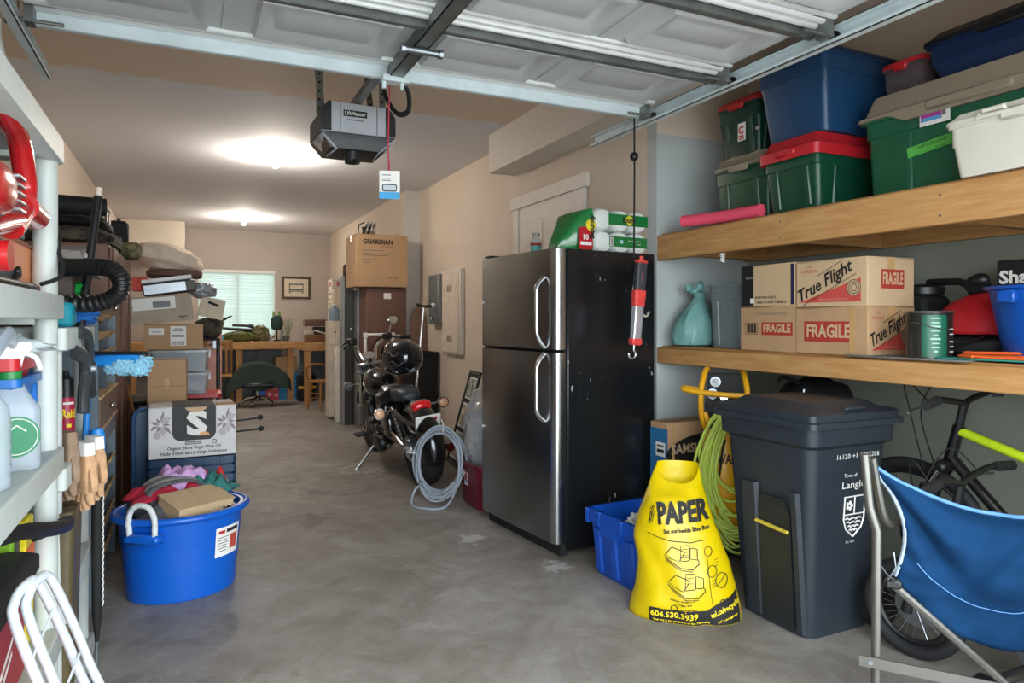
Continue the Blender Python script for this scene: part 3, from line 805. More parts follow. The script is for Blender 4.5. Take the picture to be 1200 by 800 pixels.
t = tag(MB().box(-.085, .085, -.26, .26, 0, .006, b=.002).build('flat_board', mat('grey_coated_board', '#6f7472', .6), loc=(2.72, 1.88, ZL - .001)), 'thin grey board lying flat at the lower shelf edge', 'board')
t = MB().box(-.05, .05, -.22, .22, 0, .006, b=.002).build('teal_sheet', mat('teal_board', '#2f8a78', .5), loc=(2.73, 1.66, ZL + .006)); t.rotation_euler = (0, 0, .05)
tag(t, 'thin teal sheet laid over the grey board by the orange cord', 'board')
orange = mat('orange_cord', '#e2622a', .55)
pts = []
for k in range(4):
    o = .012 * k
    pts += [(2.69 + o * .6, 1.62 - o, 0), (2.72 + o, 1.69 - o * .7, .004 * k), (2.76 - o, 1.66, .004 * k), (2.755 - o, 1.45, .006 * k), (2.74, 1.28, .006 * k), (2.70 + o, 1.3, .006 * k)]
b = MB(); b.tube(spline([(x, y, z + ZL + .019) for x, y, z in pts], 5), .006, 7); tag(b.build('extension_cord', orange), 'bundled orange extension cord at the near end of the lower shelf', 'cord')
t = thing('plastic_bowl', 'red plastic dome lying upside down behind the blue tub', 'bowl', (3.12, 1.80, ZL + .10))
MB().lathe([(.225, 0), (.23, .01), (.222, .03), (.20, .08), (.155, .13), (.09, .165), (.0, .18)], 32).build('shell', REDT, t)
t = thing('gear_bag', 'black folded gear bag under the red dome', 'bag', (3.12, 1.80, ZL))
b = MB(); b.blob((0, 0, .05), .25, .23, .045, amp=.15, pw=.6); b.build('bag_body', BLACKM, t)
b = MB(); b.tube(spline([(-.2, -.1, .1), (-.27, -.05, .06), (-.26, .1, .05), (-.2, .15, .1)], 5), .012, 6, flat=(1, .3)); b.build('strap', BLACK, t)
t = thing('jointed_arm', 'black jointed arm with round knobs above the paint can', 'equipment', (3.15, 2.12, ZL))
MB().box(-.1, .1, -.07, .14, 0, .27, b=.02).build('case', BLACKM, t)
b = MB(); b.lathe([(.075, .27), (.085, .28), (.085, .31), (.07, .325), (.03, .325)], 24); b.build('round_knob', BLACK, t)
b = MB(); b.tube([(0, -.02, .335), (-.03, -.18, .33), (-.05, -.27, .30)], [.016, .016, .018], 8); b.build('arm', BLACK, t)
b = MB(); b.cyl((-.075, -.28, .315), (-.02, -.27, .285), .045, n=16); b.blob((-.06, -.29, .33), .03, .04, .03); b.build('arm_head', BLACK, t)
bluem = mat('bright_blue_plastic', '#0d489c', .33, var=.05)
t = thing('round_tub', 'bright blue round tub at the near end of the lower shelf', 'tub', (2.86, 1.42, ZL))
MB().lathe([(.155, 0), (.162, .006), (.19, .13), (.215, .265), (.222, .268), (.222, .28), (.212, .28), (.18, .12), (.15, .01)], 40, sx=.9).build('body', bluem, t)
b = MB(); b.lathe([(.217, .268), (.232, .272), (.232, .282), (.217, .284)], 40, sx=.9); b.build('rolled_rim', bluem, t)
b = MB(); b.box(-.218, -.185, .03, .09, .22, .266, b=.006); b.build('grip', bluem, t)
decal(t, (-.158, -.04, .04), NX, .05, .03, PAPER, 'sticker', lift=.004)
t = thing('cardboard_box', 'black printed box standing behind the blue tub', 'box', (3.22, 1.62, ZL), group=None)
MB().box(-.1, .1, -.16, .16, 0, .41, b=.003).build('body', BLACKM, t)
text('Sharper', .075, PAPER, t, (-.1, .02, .335), NX, bold=.035, width=.26)
text('Storage', .045, PAPER, t, (-.1, -.045, .262), NX, bold=.03, width=.17)
b = MB(); b.M = frame_matrix((-.101, .115, .262), *NX); b.tube(arc((0, 0, 0), .016, 30, 200, 8), .006, 5); b.build('orange_mark', orange, t)
b = MB(); b.M = frame_matrix((-.101, .112, .258), *NX); b.tube(arc((0, 0, 0), .016, 215, 380, 8), .006, 5); b.build('green_mark', mat('green_print', '#5fae3f', .6), t)
text('maximum strength', .017, GREYINK, t, (-.1, .01, .215), NX, width=.2)
# ---------------------------------------------------------------- fridge
def stainless():
    m = mat('brushed_stainless', '#8d9194', 0.27, 1.0, var=.06, scale=4, stretch=(1, 1, 90))
    return m
STAIN = stainless()
STAINL = mat('bright_stainless_edge', '#b4b7b8', 0.22, 1.0, var=.04)
def scratched_black():
    m = bpy.data.materials.new('scratched_black_enamel'); m.use_nodes = True
    N = m.node_tree.nodes; L = m.node_tree.links; b = N['Principled BSDF']
    b.inputs['Roughness'].default_value = .24
    tc = N.new('ShaderNodeTexCoord')
    def layer(scale, st, lo, hi):
        mp = N.new('ShaderNodeMapping'); mp.inputs['Scale'].default_value = st; L.new(tc.outputs['Object'], mp.inputs['Vector'])
        n = N.new('ShaderNodeTexNoise'); n.inputs['Scale'].default_value = scale; n.inputs['Detail'].default_value = 2; L.new(mp.outputs['Vector'], n.inputs['Vector'])
        r = N.new('ShaderNodeMapRange'); r.inputs[1].default_value = lo; r.inputs[2].default_value = hi; L.new(n.outputs['Fac'], r.inputs[0]); return r.outputs[0]
    a = layer(22, (1.6, 1, .5), .70, .74)
    d = layer(70, (1, 1, 1), .72, .76)
    mk = N.new('ShaderNodeMath'); mk.operation = 'MAXIMUM'; L.new(a, mk.inputs[0]); L.new(d, mk.inputs[1])
    lowmask = N.new('ShaderNodeTexNoise'); lowmask.inputs['Scale'].default_value = 2.2; L.new(tc.outputs['Object'], lowmask.inputs['Vector'])
    mr = N.new('ShaderNodeMapRange'); mr.inputs[1].default_value = .5; mr.inputs[2].default_value = .62; L.new(lowmask.outputs['Fac'], mr.inputs[0])
    mm = N.new('ShaderNodeMath'); mm.operation = 'MULTIPLY'; L.new(mk.outputs[0], mm.inputs[0]); L.new(mr.outputs[0], mm.inputs[1])
    x = N.new('ShaderNodeMix'); x.data_type = 'RGBA'; L.new(mm.outputs[0], x.inputs[0])
    x.inputs[6].default_value = lin('#15171a') + [1]; x.inputs[7].default_value = lin('#b9bdc0') + [1]
    L.new(x.outputs[2], b.inputs['Base Color'])
    n2 = N.new('ShaderNodeTexNoise'); n2.inputs['Scale'].default_value = 160; L.new(tc.outputs['Object'], n2.inputs['Vector'])
    bp = N.new('ShaderNodeBump'); bp.inputs['Strength'].default_value = .08; bp.inputs['Distance'].default_value = .003
    L.new(n2.outputs['Fac'], bp.inputs['Height']); L.new(bp.outputs['Normal'], b.inputs['Normal'])
    return m
fr = thing('fridge', 'tall stainless steel fridge freezer with black sides', 'fridge', (2.137, 3.773, 0), rz=.09)
DX, DY = .36, .4325
MB().box(-DX + .085, DX, -DY, DY, .03, 1.70, b=.006).build('cabinet', scratched_black(), fr)
MB().box(-DX + .07, -DX + .086, -DY + .015, DY - .015, .07, 1.69).build('door_gasket', BLACKM, fr)
MB().box(-DX + .05, -DX + .1, -DY + .02, DY - .02, .0, .065).build('toe_grille', BLACKM, fr)
def fdoor(name, z0, z1):
    b = MB()
    prof = [(-DX + .07, -DY), (-DX + .025, -DY), (-DX + .008, -DY + .012), (-DX, -DY + .045)]
    prof2 = [(-DX - .004, 0), (-DX, DY - .03), (-DX + .008, DY - .006), (-DX + .02, DY), (-DX + .07, DY)]
    P = (prof + prof2)[::-1]
    b.prism(P, z0, z1)
    d = b.build(name, STAIN, fr, sharp=50)
    b = MB(); b.prism([(-DX + .06, -DY - .0015), (-DX + .024, -DY - .0015), (-DX + .004, -DY + .011), (-DX - .0025, -DY + .043), (-DX + .0, -DY + .045), (-DX + .06, -DY + .0)][::-1], z0 + .003, z1 - .003)
    b.build('edge_trim', STAINL, d, sharp=60)
    return d
fz = fdoor('freezer_door', 1.142, 1.70); fd = fdoor('fridge_door', .075, 1.125)
def handle(par, z0, z1, flip):
    zs = [z0 + (z1 - z0) * i / 14 for i in range(15)]
    pts = []
    for i, z in enumerate(zs):
        t = i / 14
        if flip: t = 1 - t
        off = .055 * (1 - (1 - min(1, t * 4)) ** 2) if t < .25 else .055 * (1 - max(0, (t - .82) / .18) ** 2)
        pts.append((-DX - .004 - off, -DY + .095 + .03 * (t if t < 0.5 else 1 - t) * 0, z))
    b = MB(); b.tube(pts, .0125, 10); b.build('door_handle', CHROME, par)
handle(fz, 1.15, 1.545, False); handle(fd, .74, 1.118, True)
for (z, y) in ((1.125, DY - .06), (1.705, DY - .06)): MB().box(-DX + .02, -DX + .12, y - .03, y + .05, z, z + .016, b=.004).build('hinge_cover', BLACK, fr)
for (z, y) in ((1.42, .40), (.62, .40)): MB().cyl((-DX - .006, y, z), (-DX + .01, y, z), .007, n=10).build('door_plug', WHITEP, fr)

# bottle and paper towels on the fridge
t = thing('spray_jar', 'small clear jar with teal label at the front of the fridge top', 'bottle', (2.02, 3.93, 1.71))
MB().lathe([(.032, 0), (.035, .004), (.035, .1), (.03, .115), (.022, .122), (.022, .13)], 20).build('jar_body', mat('clear_jar_plastic', '#c8d2d0', .12, alpha=.55), t)
MB().lathe([(.0355, .02), (.0355, .085)], 20).build('label', mat('teal_label', '#6fb8b0', .6), t)
MB().lathe([(.0358, .07), (.0358, .085)], 20).build('red_band', REDINK, t)
MB().lathe([(.025, .13), (.025, .15), (.02, .152)], 16).build('cap', mat('smoky_cap', '#8f8f8a', .3), t)
GP = mat('green_film_print', '#1f7a3c', .25, var=.06, coat=.4)
FILM = mat('white_film_wrapped_paper', '#e2e8e4', .22, var=.05, scale=9, bump=.35, bscale=18, coat=.4)
t = thing('paper_towel_pack', 'film wrapped pack of paper towel rolls in green print on the fridge', 'paper towels', (2.335, 3.60, 1.70), rz=.09)
for j in range(2):
    for i in range(3):
        for k in range(2 if False else 1):
            b = MB(); x = -.13 + i * .135; z = .067 + j * .133
            rp = []
            for q in range(20):
                a = 2 * PI * q / 20
                rp.append((math.copysign(abs(math.cos(a)) ** .8, math.cos(a)) * .067, math.copysign(abs(math.sin(a)) ** .8, math.sin(a)) * .0665))
            b.loft([[(x + px * s, y, z + pz * s) for px, pz in rp] for y, s in ((-.145, .55), (-.142, .82), (-.128, .98), (-.1, 1), (.1, 1), (.14, .9))])
            b.build('wrapped_roll', FILM, t)
b = MB(); b.M = Matrix.Translation((0, 0, 0))
b.loft([[(-.198, y, z) for y, z in ((-.125, .008), (-.14, .06), (-.14, .21), (-.12, .262), (.14, .262), (.145, .008))], [(-.2, y, z) for y, z in ((-.12, .006), (-.139, .06), (-.139, .21), (-.118, .264), (.14, .264), (.145, .006))],
        [(-.27, y * .9, z * .93 + .004) for y, z in ((-.12, .006), (-.139, .06), (-.139, .21), (-.118, .25), (.14, .25), (.145, .006))], [(-.34, y * .55, z * .5 + .005) for y, z in ((-.12, .006), (-.139, .06), (-.139, .21), (-.118, .25), (.14, .25), (.145, .006))],
        [(-.39, y * .35, z * .2 + .004) for y, z in ((-.12, .006), (-.139, .06), (-.139, .21), (-.118, .25), (.14, .25), (.145, .006))]][::-1])
b.build('gathered_end', GP, t)
# printed bands over the rolls
for z, w, h, x in ((.203, .30, .066, .055), (.072, .29, .062, .055)):
    b = MB(); b.M = frame_matrix((x, -.146, z), *NY); b.box(-w / 2, w / 2, -h / 2, h / 2, 0, .003); b.build('green_band', GP, t)
shape(t, (.06, -.1495, .203), NY, [[(-.045, 0), (0, -.034), (.045, 0), (0, .034)]], mat('yellow_print', '#e6d637', .5), 'yellow_diamond')
text('Bounty', .045, INK, t, (.06, -.1505, .203), NY, bold=.04, width=.10)
decal(t, (-.075, -.1495, .07), NY, .024, .05, PAPER, 'barcode')
for i in range(5): decal(t, (-.083 + .004 * i, -.1505, .07), NY, .0018, .045, INK, 'barcode_bar')
decal(t, (.0, -.1495, .072), NY, .022, .02, mat('pale_blue_print', '#a9d3e8', .6), 'blue_square')
text('Absorbent Paper', .012, PAPER, t, (.1, -.1495, .08), NY, width=.1); text('Towels', .012, PAPER, t, (.13, -.1495, .062), NY)
b = MB(); b.M = frame_matrix((-.255, -.1345, .08), *NY); b.rloft([(.05, .065, .02, 0), (.05, .065, .02, .004)]); b.build('red_shield', REDT, t)
text('10', .045, PAPER, t, (-.255, -.1395, .085), NY, bold=.03)
decal(t, (-.255, -.1395, .05), NY, .08, .02, PAPER, 'white_strip')
b = MB(); b.M = frame_matrix((-.22, -.137, .16), *NY); b.cyl((0, 0, 0), (0, 0, .003), .035, n=20); b.build('yellow_disc', MATS['yellow_print'], t)
text('Bounty', .05, INK, t, (-.215, -.141, .15), NY, bold=.04, width=.14, rot=PI / 2)

# ---------------------------------------------------------------- hanging work light
wl = thing('work_light', 'red and grey work light hanging by its cord in front of the fridge side', 'work light', (2.19, 3.10, 1.1))
lred = mat('coral_red_plastic', '#d8433f', .4)
MB().tube([(0, 0, .54), (.003, 0, 1.0), (0, 0, CH - 1.1)], .005, 7).build('power_cord', BLACKM, wl)
b = MB(); b.blob((0, 0, 1.09), .024, .024, .024); b.build('cord_stop', BLACK, wl)
b = MB(); b.M = Matrix.Rotation(.09, 4, 'Y') @ Matrix.Translation((0, 0, 0))
b.lathe([(.012, .555), (.014, .535), (.04, .53), (.042, .522), (.03, .515), (.028, .50)], 16, sy=.6); b.build('top_cap', lred, wl)
b = MB(); b.M = Matrix.Rotation(.09, 4, 'Y'); b.rloft([(.03, .02, .012, .36), (.034, .022, .012, .44), (.032, .022, .012, .515)]); b.build('grip', mat('charcoal_rubber', '#33353a', .5), wl)
b = MB(); b.M = Matrix.Rotation(.09, 4, 'Y'); b.rloft([(.026, .02, .01, .30), (.036, .024, .012, .315), (.036, .024, .012, .365), (.03, .02, .01, .37)]); b.build('middle_collar', lred, wl)
b = MB(); b.M = Matrix.Rotation(.09, 4, 'Y'); b.rloft([(.028, .02, .01, .275), (.034, .024, .012, .285), (.034, .024, .012, .305)]); b.build('lower_collar', lred, wl)
b = MB(); b.M = Matrix.Rotation(.09, 4, 'Y'); b.rloft([(.028, .02, .012, .10), (.03, .022, .012, .28)]); b.build('lamp_tube', mat('silver_lamp_lens', '#b9bec4', .15, .6), wl)
b = MB(); b.M = Matrix.Rotation(.09, 4, 'Y'); b.box(.012, .034, -.012, .018, .1, .28, b=.004); b.build('lamp_spine', BLACK, wl)
b = MB(); b.M = Matrix.Rotation(.09, 4, 'Y'); b.rloft([(.026, .02, .01, .07), (.034, .024, .012, .08), (.034, .024, .012, .105)]); b.build('end_cap', lred, wl)
b = MB(); b.tube([(0, 0, .075), (-.002, 0, .045)] + arc((-.012, 0, .02), .022, 60, -200, 14, 'xz'), .005, 7); b.build('hook', mat('galvanised_wire', '#a9adad', .35, .8), wl)
b = MB(); b.tube(spline([(.035, -.005, .27), (.05, -.008, .235), (.075, -.01, .225), (.09, -.01, .25)], 5), .012, 7, flat=(1, .4)); b.build('swing_hook', mat('ivory_hook', '#cfc6b6', .5), wl)
b = MB(); b.tube(arc((.03, -.01, .47), .032, 150, 380, 14, 'xz'), .004, 6); b.build('wrist_strap', BLACKM, wl)
decal(wl, (.04, -.0225, .44), NY, .005, .05, mat('magenta_mark', '#c3458a', .5), 'brand_mark')

# ---------------------------------------------------------------- flat box behind the yellow bag
c = thing('cardboard_box', 'flat screen carton with blue side panel between fridge and compressor', 'box', (2.775, 3.275, 0), rz=.06)
MB().box(-.30, .30, -.075, .075, 0, .715, b=.003).build('body', CARD, c)
b = MB(); b.box(-.301, .301, -.002, .002, .7145, .7165); b.build('flap_seam', INK, c)
decal(c, (-.30, .0, .45), NX, .15, .46, mat('print_blue', '#2a6d9e', .6), 'blue_panel')
decal(c, (-.3013, -.015, .56), NX, .08, .08, PAPER, 'paper_label'); decal(c, (-.302, -.015, .58), NX, .06, .012, GREYINK, 'label_text'); decal(c, (-.302, -.015, .55), NX, .06, .02, INK, 'barcode')
decal(c, (-.3013, 0, .40), NX, .08, .03, BLACKM, 'hand_hole'); decal(c, (-.3013, -.02, .30), NX, .09, .12, mat('pale_print_blue', '#9cc3da', .6), 'blue_picture')
decal(c, (-.26, -.0755, .50), NY, .02, .38, TAPE, 'tape')
b = MB(); b.M = frame_matrix((-.105, -.0758, .56), *NY) @ Matrix.Rotation(.16, 4, 'Z'); b.lathe([(1, 0), (1, .0008)], 36, sx=.21, sy=.075); b.build('black_oval', INK, c)
text('SAMSUNG', .075, CARD2, c, (-.105, -.0768, .56), NY, bold=.03, width=.34, rot=.0)

# ---------------------------------------------------------------- blue recycling bin
RB = mat('recycling_blue_plastic', '#0a49ac', .36, var=.04)
t = thing('recycling_bin', 'open blue recycling bin at the foot of the fridge', 'bin', (2.085, 2.89, 0), rz=.06)
b = MB(); b.rloft([(.15, .165, .03, 0), (.155, .17, .03, .006), (.185, .20, .03, .315), (.195, .212, .03, .318), (.195, .212, .03, .335), (.178, .195, .03, .335), (.142, .158, .03, .012)], 4); b.build('body', RB, t)
b = MB(); b.rloft([(.19, .208, .03, .275), (.202, .218, .03, .28), (.202, .218, .03, .325), (.19, .21, .03, .33)], 4, cap0=False, cap1=False); b.build('rim_band', RB, t)
for y in (-.19, -.09, .09, .19): MB().box(-.205, -.17, y - .014, y + .014, .26, .335, b=.006).build('rim_clip', RB, t)
for x in (-.17, 0.0, .17): MB().box(x - .014, x + .014, -.222, -.19, .26, .335, b=.006).build('rim_clip', RB, t)
b = MB(); b.loft([[(-.2, y, z) for y, z in ((-.1, .285), (-.07, .225), (.07, .225), (.1, .285))], [(-.16, y, z) for y, z in ((-.1, .285), (-.07, .225), (.07, .225), (.1, .285))]]); b.build('grip_pocket', RB, t)
for y in (-.13, .0, .13):
    b = MB(); b.loft([[(-.156, y - .03, .02), (-.166, y - .02, .02), (-.166, y + .02, .02), (-.156, y + .03, .02)], [(-.178, y - .03, .24), (-.188, y - .02, .24), (-.188, y + .02, .24), (-.178, y + .03, .24)]]); b.build('rib', RB, t)
def crumple(cx, cy, cz, w, d, amp, seed, tilt=0):
    b = MB()
    b.M = Matrix.Translation((cx, cy, cz)) @ Matrix.Rotation(tilt, 4, 'Y')
    b.grid(lambda u, v: ((u - .5) * w, (v - .5) * d, amp * mnoise.noise(Vector((u * 4 + seed, v * 4, seed)))), 10, 10)
    return b
for i, (x, y, z, w, tl) in enumerate(((-.05, -.02, .27, .2, .15), (.03, .06, .26, .18, -.3), (.06, -.08, .25, .2, .2))):
    o = crumple(x, y, z, w, w * .8, .05, i * 3, tl).build('crumpled_paper', PAPER, t, thick=.002)
    tag(o, ('crumpled white paper by the front rim of the blue recycling bin', 'crumpled white paper deep in the blue recycling bin', 'crumpled white paper at the yellow bag side of the recycling bin')[i], 'paper')
    o.parent = None; o.matrix_world = Matrix.Translation((2.085, 2.89, 0)) @ Matrix.Rotation(.06, 4, 'Z')
b = MB(); b.M = Matrix.Translation((2.0, 2.83, .27)) @ Matrix.Rotation(.9, 4, 'Y') @ Matrix.Rotation(.5, 4, 'X'); b.rloft([(.055, .04, .012, 0), (.055, .04, .012, .02)]); b.box(-.05, -.04, .03, .036, .02, .07)
tag(b.build('jar_lid', WHITEP), 'white plastic lid standing on edge in the recycling bin', 'lid')

# ---------------------------------------------------------------- yellow paper bag
YB_ = mat('yellow_film_bag', '#dcc000', .3, var=.06, scale=4, translucent=.12, bump=.55, bscale=7)
yb = thing('recycling_bag', 'bulging yellow plastic recycling bag with black print', 'bag', (1.995, 2.46, 0), rz=-.66)
def bag_half(z):
    K = [(0, -.235, .255, .125), (.05, -.225, .25, .135), (.12, -.205, .235, .135), (.22, -.195, .21, .125), (.33, -.215, .17, .11), (.42, -.195, .135, .10), (.5, -.165, .11, .09), (.57, -.14, .09, .075), (.65, -.11, .075, .06)]
    for a, c in zip(K, K[1:]):
        if z <= c[0]:
            t = max(0, (z - a[0]) / (c[0] - a[0])); t = t * t * (3 - 2 * t) * .4 + t * .6
            return [a[i] + (c[i] - a[i]) * t for i in (1, 2, 3)]
    return K[-1][1:]
def bag_front(x, z):
    l, r, d = bag_half(z)
    q = max(-1, min(1, (x - (l + r) / 2) / ((r - l) / 2)))
    w = .022 * mnoise.noise(Vector((x * 7, z * 6, 1.7))) + .016 * mnoise.noise(Vector((x * 15 + z * 9, z * 4, 4))) + .007 * mnoise.noise(Vector((x * 32, z * 22 - x * 14, 8)))
    lean = .10 * (z / .65) ** 1.3
    return lean - d * (1 - abs(q) ** 2.6) ** .6 + w * (1 - abs(q) ** 4)
def bag_back(x, z):
    l, r, d = bag_half(z); q = max(-1, min(1, (x - (l + r) / 2) / ((r - l) / 2)))
    return .10 * (z / .65) ** 1.3 + d * .8 * (1 - abs(q) ** 2.6) ** .6
b = MB(); rings = []
for i in range(34):
    z = .65 * i / 33; l, r, d = bag_half(z); ring = []
    ns = 36
    for j in range(ns):
        a = 2 * PI * j / ns; q = -math.cos(a) ; x = (l + r) / 2 + (r - l) / 2 * q
        dip = 0
        if z > .5 and math.sin(a) > 0: dip = (z - .5) / .15 * .085 * math.sin(a) ** .6
        zz = z - dip
        y = bag_front(x, z) if math.sin(a) >= 0 else bag_back(x, z)
        ring.append((x, y, max(zz, 0)))
    rings.append(ring)
b.loft(rings, True, False); b.build('bag_film', YB_, yb, sharp=180)
wz = lambda lift: (lambda p: Vector((p.x, 0, p.y)))
def on_bag(o, rot=0.0, lift=.004):
    R = Matrix.Rotation(rot, 4, 'Z')
    def f(p):
        x, z = o[0] + p.x, o[1] + p.y
        dip = 0
        if z > .5: dip = 0
        return Vector((x, bag_front(x, z) - lift, z))
    return f
YINK = mat('yellow_print_on_black', '#e8cf1a', .6)
def bag_text(s, size, m, o, width=None, rot=0, bold=.02, lift=.0055, name='lettering'): return text(s, size, m, yb, (0, 0, 0), NY, warp=on_bag(o, rot, lift), width=width, rot=rot, bold=bold, name=name)
def bag_patch(x0, x1, z0, z1, m, name, lift=.003, n=14, bend=0.0, fitl=False):
    b = MB()
    def fn(u, v):
        x = x0 + (x1 - x0) * u; z = z0 + (z1 - z0) * v + bend * (u - .5) ** 2 * 4
        l, r, d = bag_half(z); x = max(l + .012, min(r - .012, x))
        return (x, bag_front(x, z) - lift, z)
    b.grid(fn, n, 5); return b.build(name, m, yb, sharp=180)
def bag_line(pts, m=INK, w=.0016, name='print_line', lift=.003, closed=False):
    P = []
    for i in range(len(pts) - (0 if closed else 1)):
        a, c = pts[i], pts[(i + 1) % len(pts)]
        for k in range(5): P.append((a[0] + (c[0] - a[0]) * k / 5, a[1] + (c[1] - a[1]) * k / 5))
    if not closed: P.append(pts[-1])
    b = MB(); b.tube([(x, bag_front(x, z) - lift, z) for x, z in P], w, 4, closed=closed, flat=(1, 1)); return b.build(name, m, yb)
bag_text('PAPER', .12, INK, (.005, .455), width=.225, bold=.045, rot=.10, lift=.009)
bag_text('Set out beside Blue Box', .024, INK, (.02, .385), width=.2, rot=.1, bold=.03)
bag_line([(-.15, .36), (-.06, .34), (.03, .335), (.10, .345)], w=.0018)
for i, (cx, cz, s) in enumerate(((.0, .26, .075), (.02, .15, .08))):
    bag_line([(cx - s, cz + .02), (cx - s * .2, cz - .005), (cx + s * .15, cz + .035), (cx - s * .6, cz + .055)], closed=True)
    bag_line([(cx - s * .1, cz), (cx - s * .08, cz + .06), (cx + s * .4, cz + .065), (cx + s * .42, cz + .005)], closed=True)
    bag_line([(cx + s * .45, cz + .01), (cx + s * .46, cz + .055), (cx + s * .85, cz + .05), (cx + s * .85, cz + .01)], closed=True)
    for k in range(4): bag_line([(cx - s * .03, cz + .013 + .011 * k), (cx + s * .36, cz + .016 + .011 * k)], w=.0008)
    bag_line([(cx - s, cz + .012), (cx - s * .1, cz - .028), (cx + s * .6, cz - .03), (cx + s * .95, cz - .005), (cx + s * .9, cz + .01)], w=.0022)
    bag_line([(cx - s * .9, cz + .0), (cx - s * .1, cz - .036), (cx + s * .6, cz - .038)])
def bag_ring(cx, cz, r, w=.0016, strike=False):
    bag_line([(cx + r * math.cos(a), cz + r * math.sin(a) * 1.1) for a in [2 * PI * i / 12 for i in range(12)]], w=w, closed=True, name='print_ring')
    if strike: bag_line([(cx - r * .7, cz - r * .7), (cx + r * .7, cz + r * .7)], w=w)
bag_ring(.165, .185, .026, .002, True); bag_ring(.125, .225, .02, .0016); bag_ring(.11, .30, .016); bag_ring(.17, .095, .012, .0022, True); bag_ring(-.035, .07, .014, .002)
for k in range(3): bag_line([(.125, .16 + .012 * k), (.14, .168 + .012 * k)], w=.0012); bag_line([(.135, .24 + .012 * k), (.15, .246 + .012 * k)], w=.0012)
bag_line([(.105, .28), (.112, .2), (.125, .09)], w=.001)
bag_text('Flatten cardboard', .012, INK, (.0, .107), width=.1); bag_text('no bigger than', .012, INK, (.005, .092), width=.07)
bag_text('ACCEPTED', .012, INK, (.025, .07), width=.07); bag_text('NOT ACCEPTED', .012, INK, (.205, .115), width=.06, rot=.35)
bag_text('recycle', .022, INK, (-.135, .44), width=.08, rot=1.35)
for k in range(3): bag_line([(-.145 + .008 * k, .405), (-.135 + .008 * k, .455)], w=.0014)
bag_patch(-.14, .262, .004, .066, INK, 'black_band', bend=.0, lift=.004)
b = MB()
def bfn(u, v):
    x = .10 + .145 * u; z = .004 + (.062 + .075 * u) * v; l, r, d = bag_half(z); x = min(r - .006, x); return (x, bag_front(x, z) - .0045, z)
b.grid(bfn, 10, 5); b.build('black_band', INK, yb, sharp=180)
bag_text('604.530.3939', .034, YINK, (-.035, .043), width=.2, bold=.03, lift=.009)
bag_text('tol.ca/recycle', .03, YINK, (.178, .068), width=.13, bold=.03, lift=.0075, rot=.38)
bag_text('This bag is the property of the Township', .013, YINK, (-.005, .016), width=.24, lift=.0075); bag_text('of Langley', .013, YINK, (.19, .03), width=.09, lift=.0075, rot=.3)

# ---------------------------------------------------------------- wheeled bin
WB = mat('charcoal_blue_bin_plastic', '#272e36', .42, var=.06, bump=.06, bscale=200)
wb_ = thing('wheelie_bin', 'dark grey wheelie bin with lid and white stencilled numbers', 'bin', (2.47, 2.215, 0))
b = MB()
def binring(k, z, notch):
    hx, hy = .185 + .05 * k, .19 + .06 * k
    return b.rrect(hx, hy, .05, z, 5)
b.loft([binring(0, 0.0, 0), binring(.03, .03, 0), binring(.97, .86, 0)]); b.build('body', WB, wb_)
b = MB(); b.rloft([(.225, .24, .05, .78), (.25, .268, .05, .80), (.255, .272, .05, .872), (.23, .25, .05, .875)], 5, cap0=False, cap1=False); b.build('rim', WB, wb_)
b = MB(); b.rloft([(.258, .275, .03, .868), (.275, .292, .03, .872), (.275, .292, .03, .895), (.262, .28, .03, .90), (.262, .28, .03, .925), (.245, .262, .04, .935), (.215, .235, .05, .936), (.18, .20, .05, .962), (.12, .14, .05, .967)], 5)
lid = b.build('lid', WB, wb_)
b = MB(); b.tube(spline([(-.05, -.245, .937), (-.04, -.262, .945), (.05, -.262, .945), (.06, -.245, .937)], 5), .008, 8); b.build('lid_handle', WB, lid)
b = MB(); b.tube([(.262, -.22, .91), (.30, -.22, .89), (.30, .22, .89), (.262, .22, .91)], .016, 10); b.build('push_handle', WB, wb_)
# front recess: a darker plate paints its shade; yellow grip
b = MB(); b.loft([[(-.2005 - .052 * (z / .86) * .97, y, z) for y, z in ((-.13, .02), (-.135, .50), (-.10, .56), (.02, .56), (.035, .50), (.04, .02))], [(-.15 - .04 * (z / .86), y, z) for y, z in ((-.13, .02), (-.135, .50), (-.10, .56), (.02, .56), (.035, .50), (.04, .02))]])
b.build('recess_shadow_panel', mat('painted_recess_shade', '#1c2126', .5), wb_)
for y0, y1 in ((-.185, -.135), (.04, .14)):
    b = MB(); b.loft([[(-.187, y0, .02), (-.20, y0 + .012, .02), (-.20, y1 - .012, .02), (-.187, y1, .02)], [(-.225, y0, .60), (-.242, y0 + .012, .60), (-.242, y1 - .012, .60), (-.225, y1, .60)]]); b.build('front_rib', WB, wb_)
b = MB(); b.tube([(-.238, -.13, .43), (-.238, .04, .44)], .011, 8, flat=(1, .7)); b.build('grip_bar', mat('worn_yellow_grip', '#c9b441', .5, var=.3, scale=30), wb_)
for y in (-.21, .21):
    b = MB(); b.cyl((.205, y - .028, .105), (.205, y + .028, .105), .105, n=28); w = b.build('wheel', RUBBER, wb_)
    b = MB(); b.cyl((.205, y - .031, .105), (.205, y + .031, .105), .06, n=20); b.build('hub', BLACK, w)
MB().cyl((.205, -.2, .105), (.205, .2, .105), .012).build('axle', STEEL, wb_)
def binface(x, z): return (x, -.19 - .06 * (z / .86) - .0005, z)
UPB = (Vector((1, 0, 0)), Vector((0, -.07, 1)))
text('16120 +1 1002206', .03, PAPER, wb_, binface(.04, .745), UPB, width=.25, bold=.0, space=1.1, lift=.003)
decal(wb_, binface(.09, .815), UPB, .04, .03, PAPER, 'serial_plate', lift=.002)
text('Town of', .022, PAPER, wb_, binface(.0, .665), UPB, lift=.003); text('Langley', .042, PAPER, wb_, binface(.035, .625), UPB, width=.16, lift=.003)
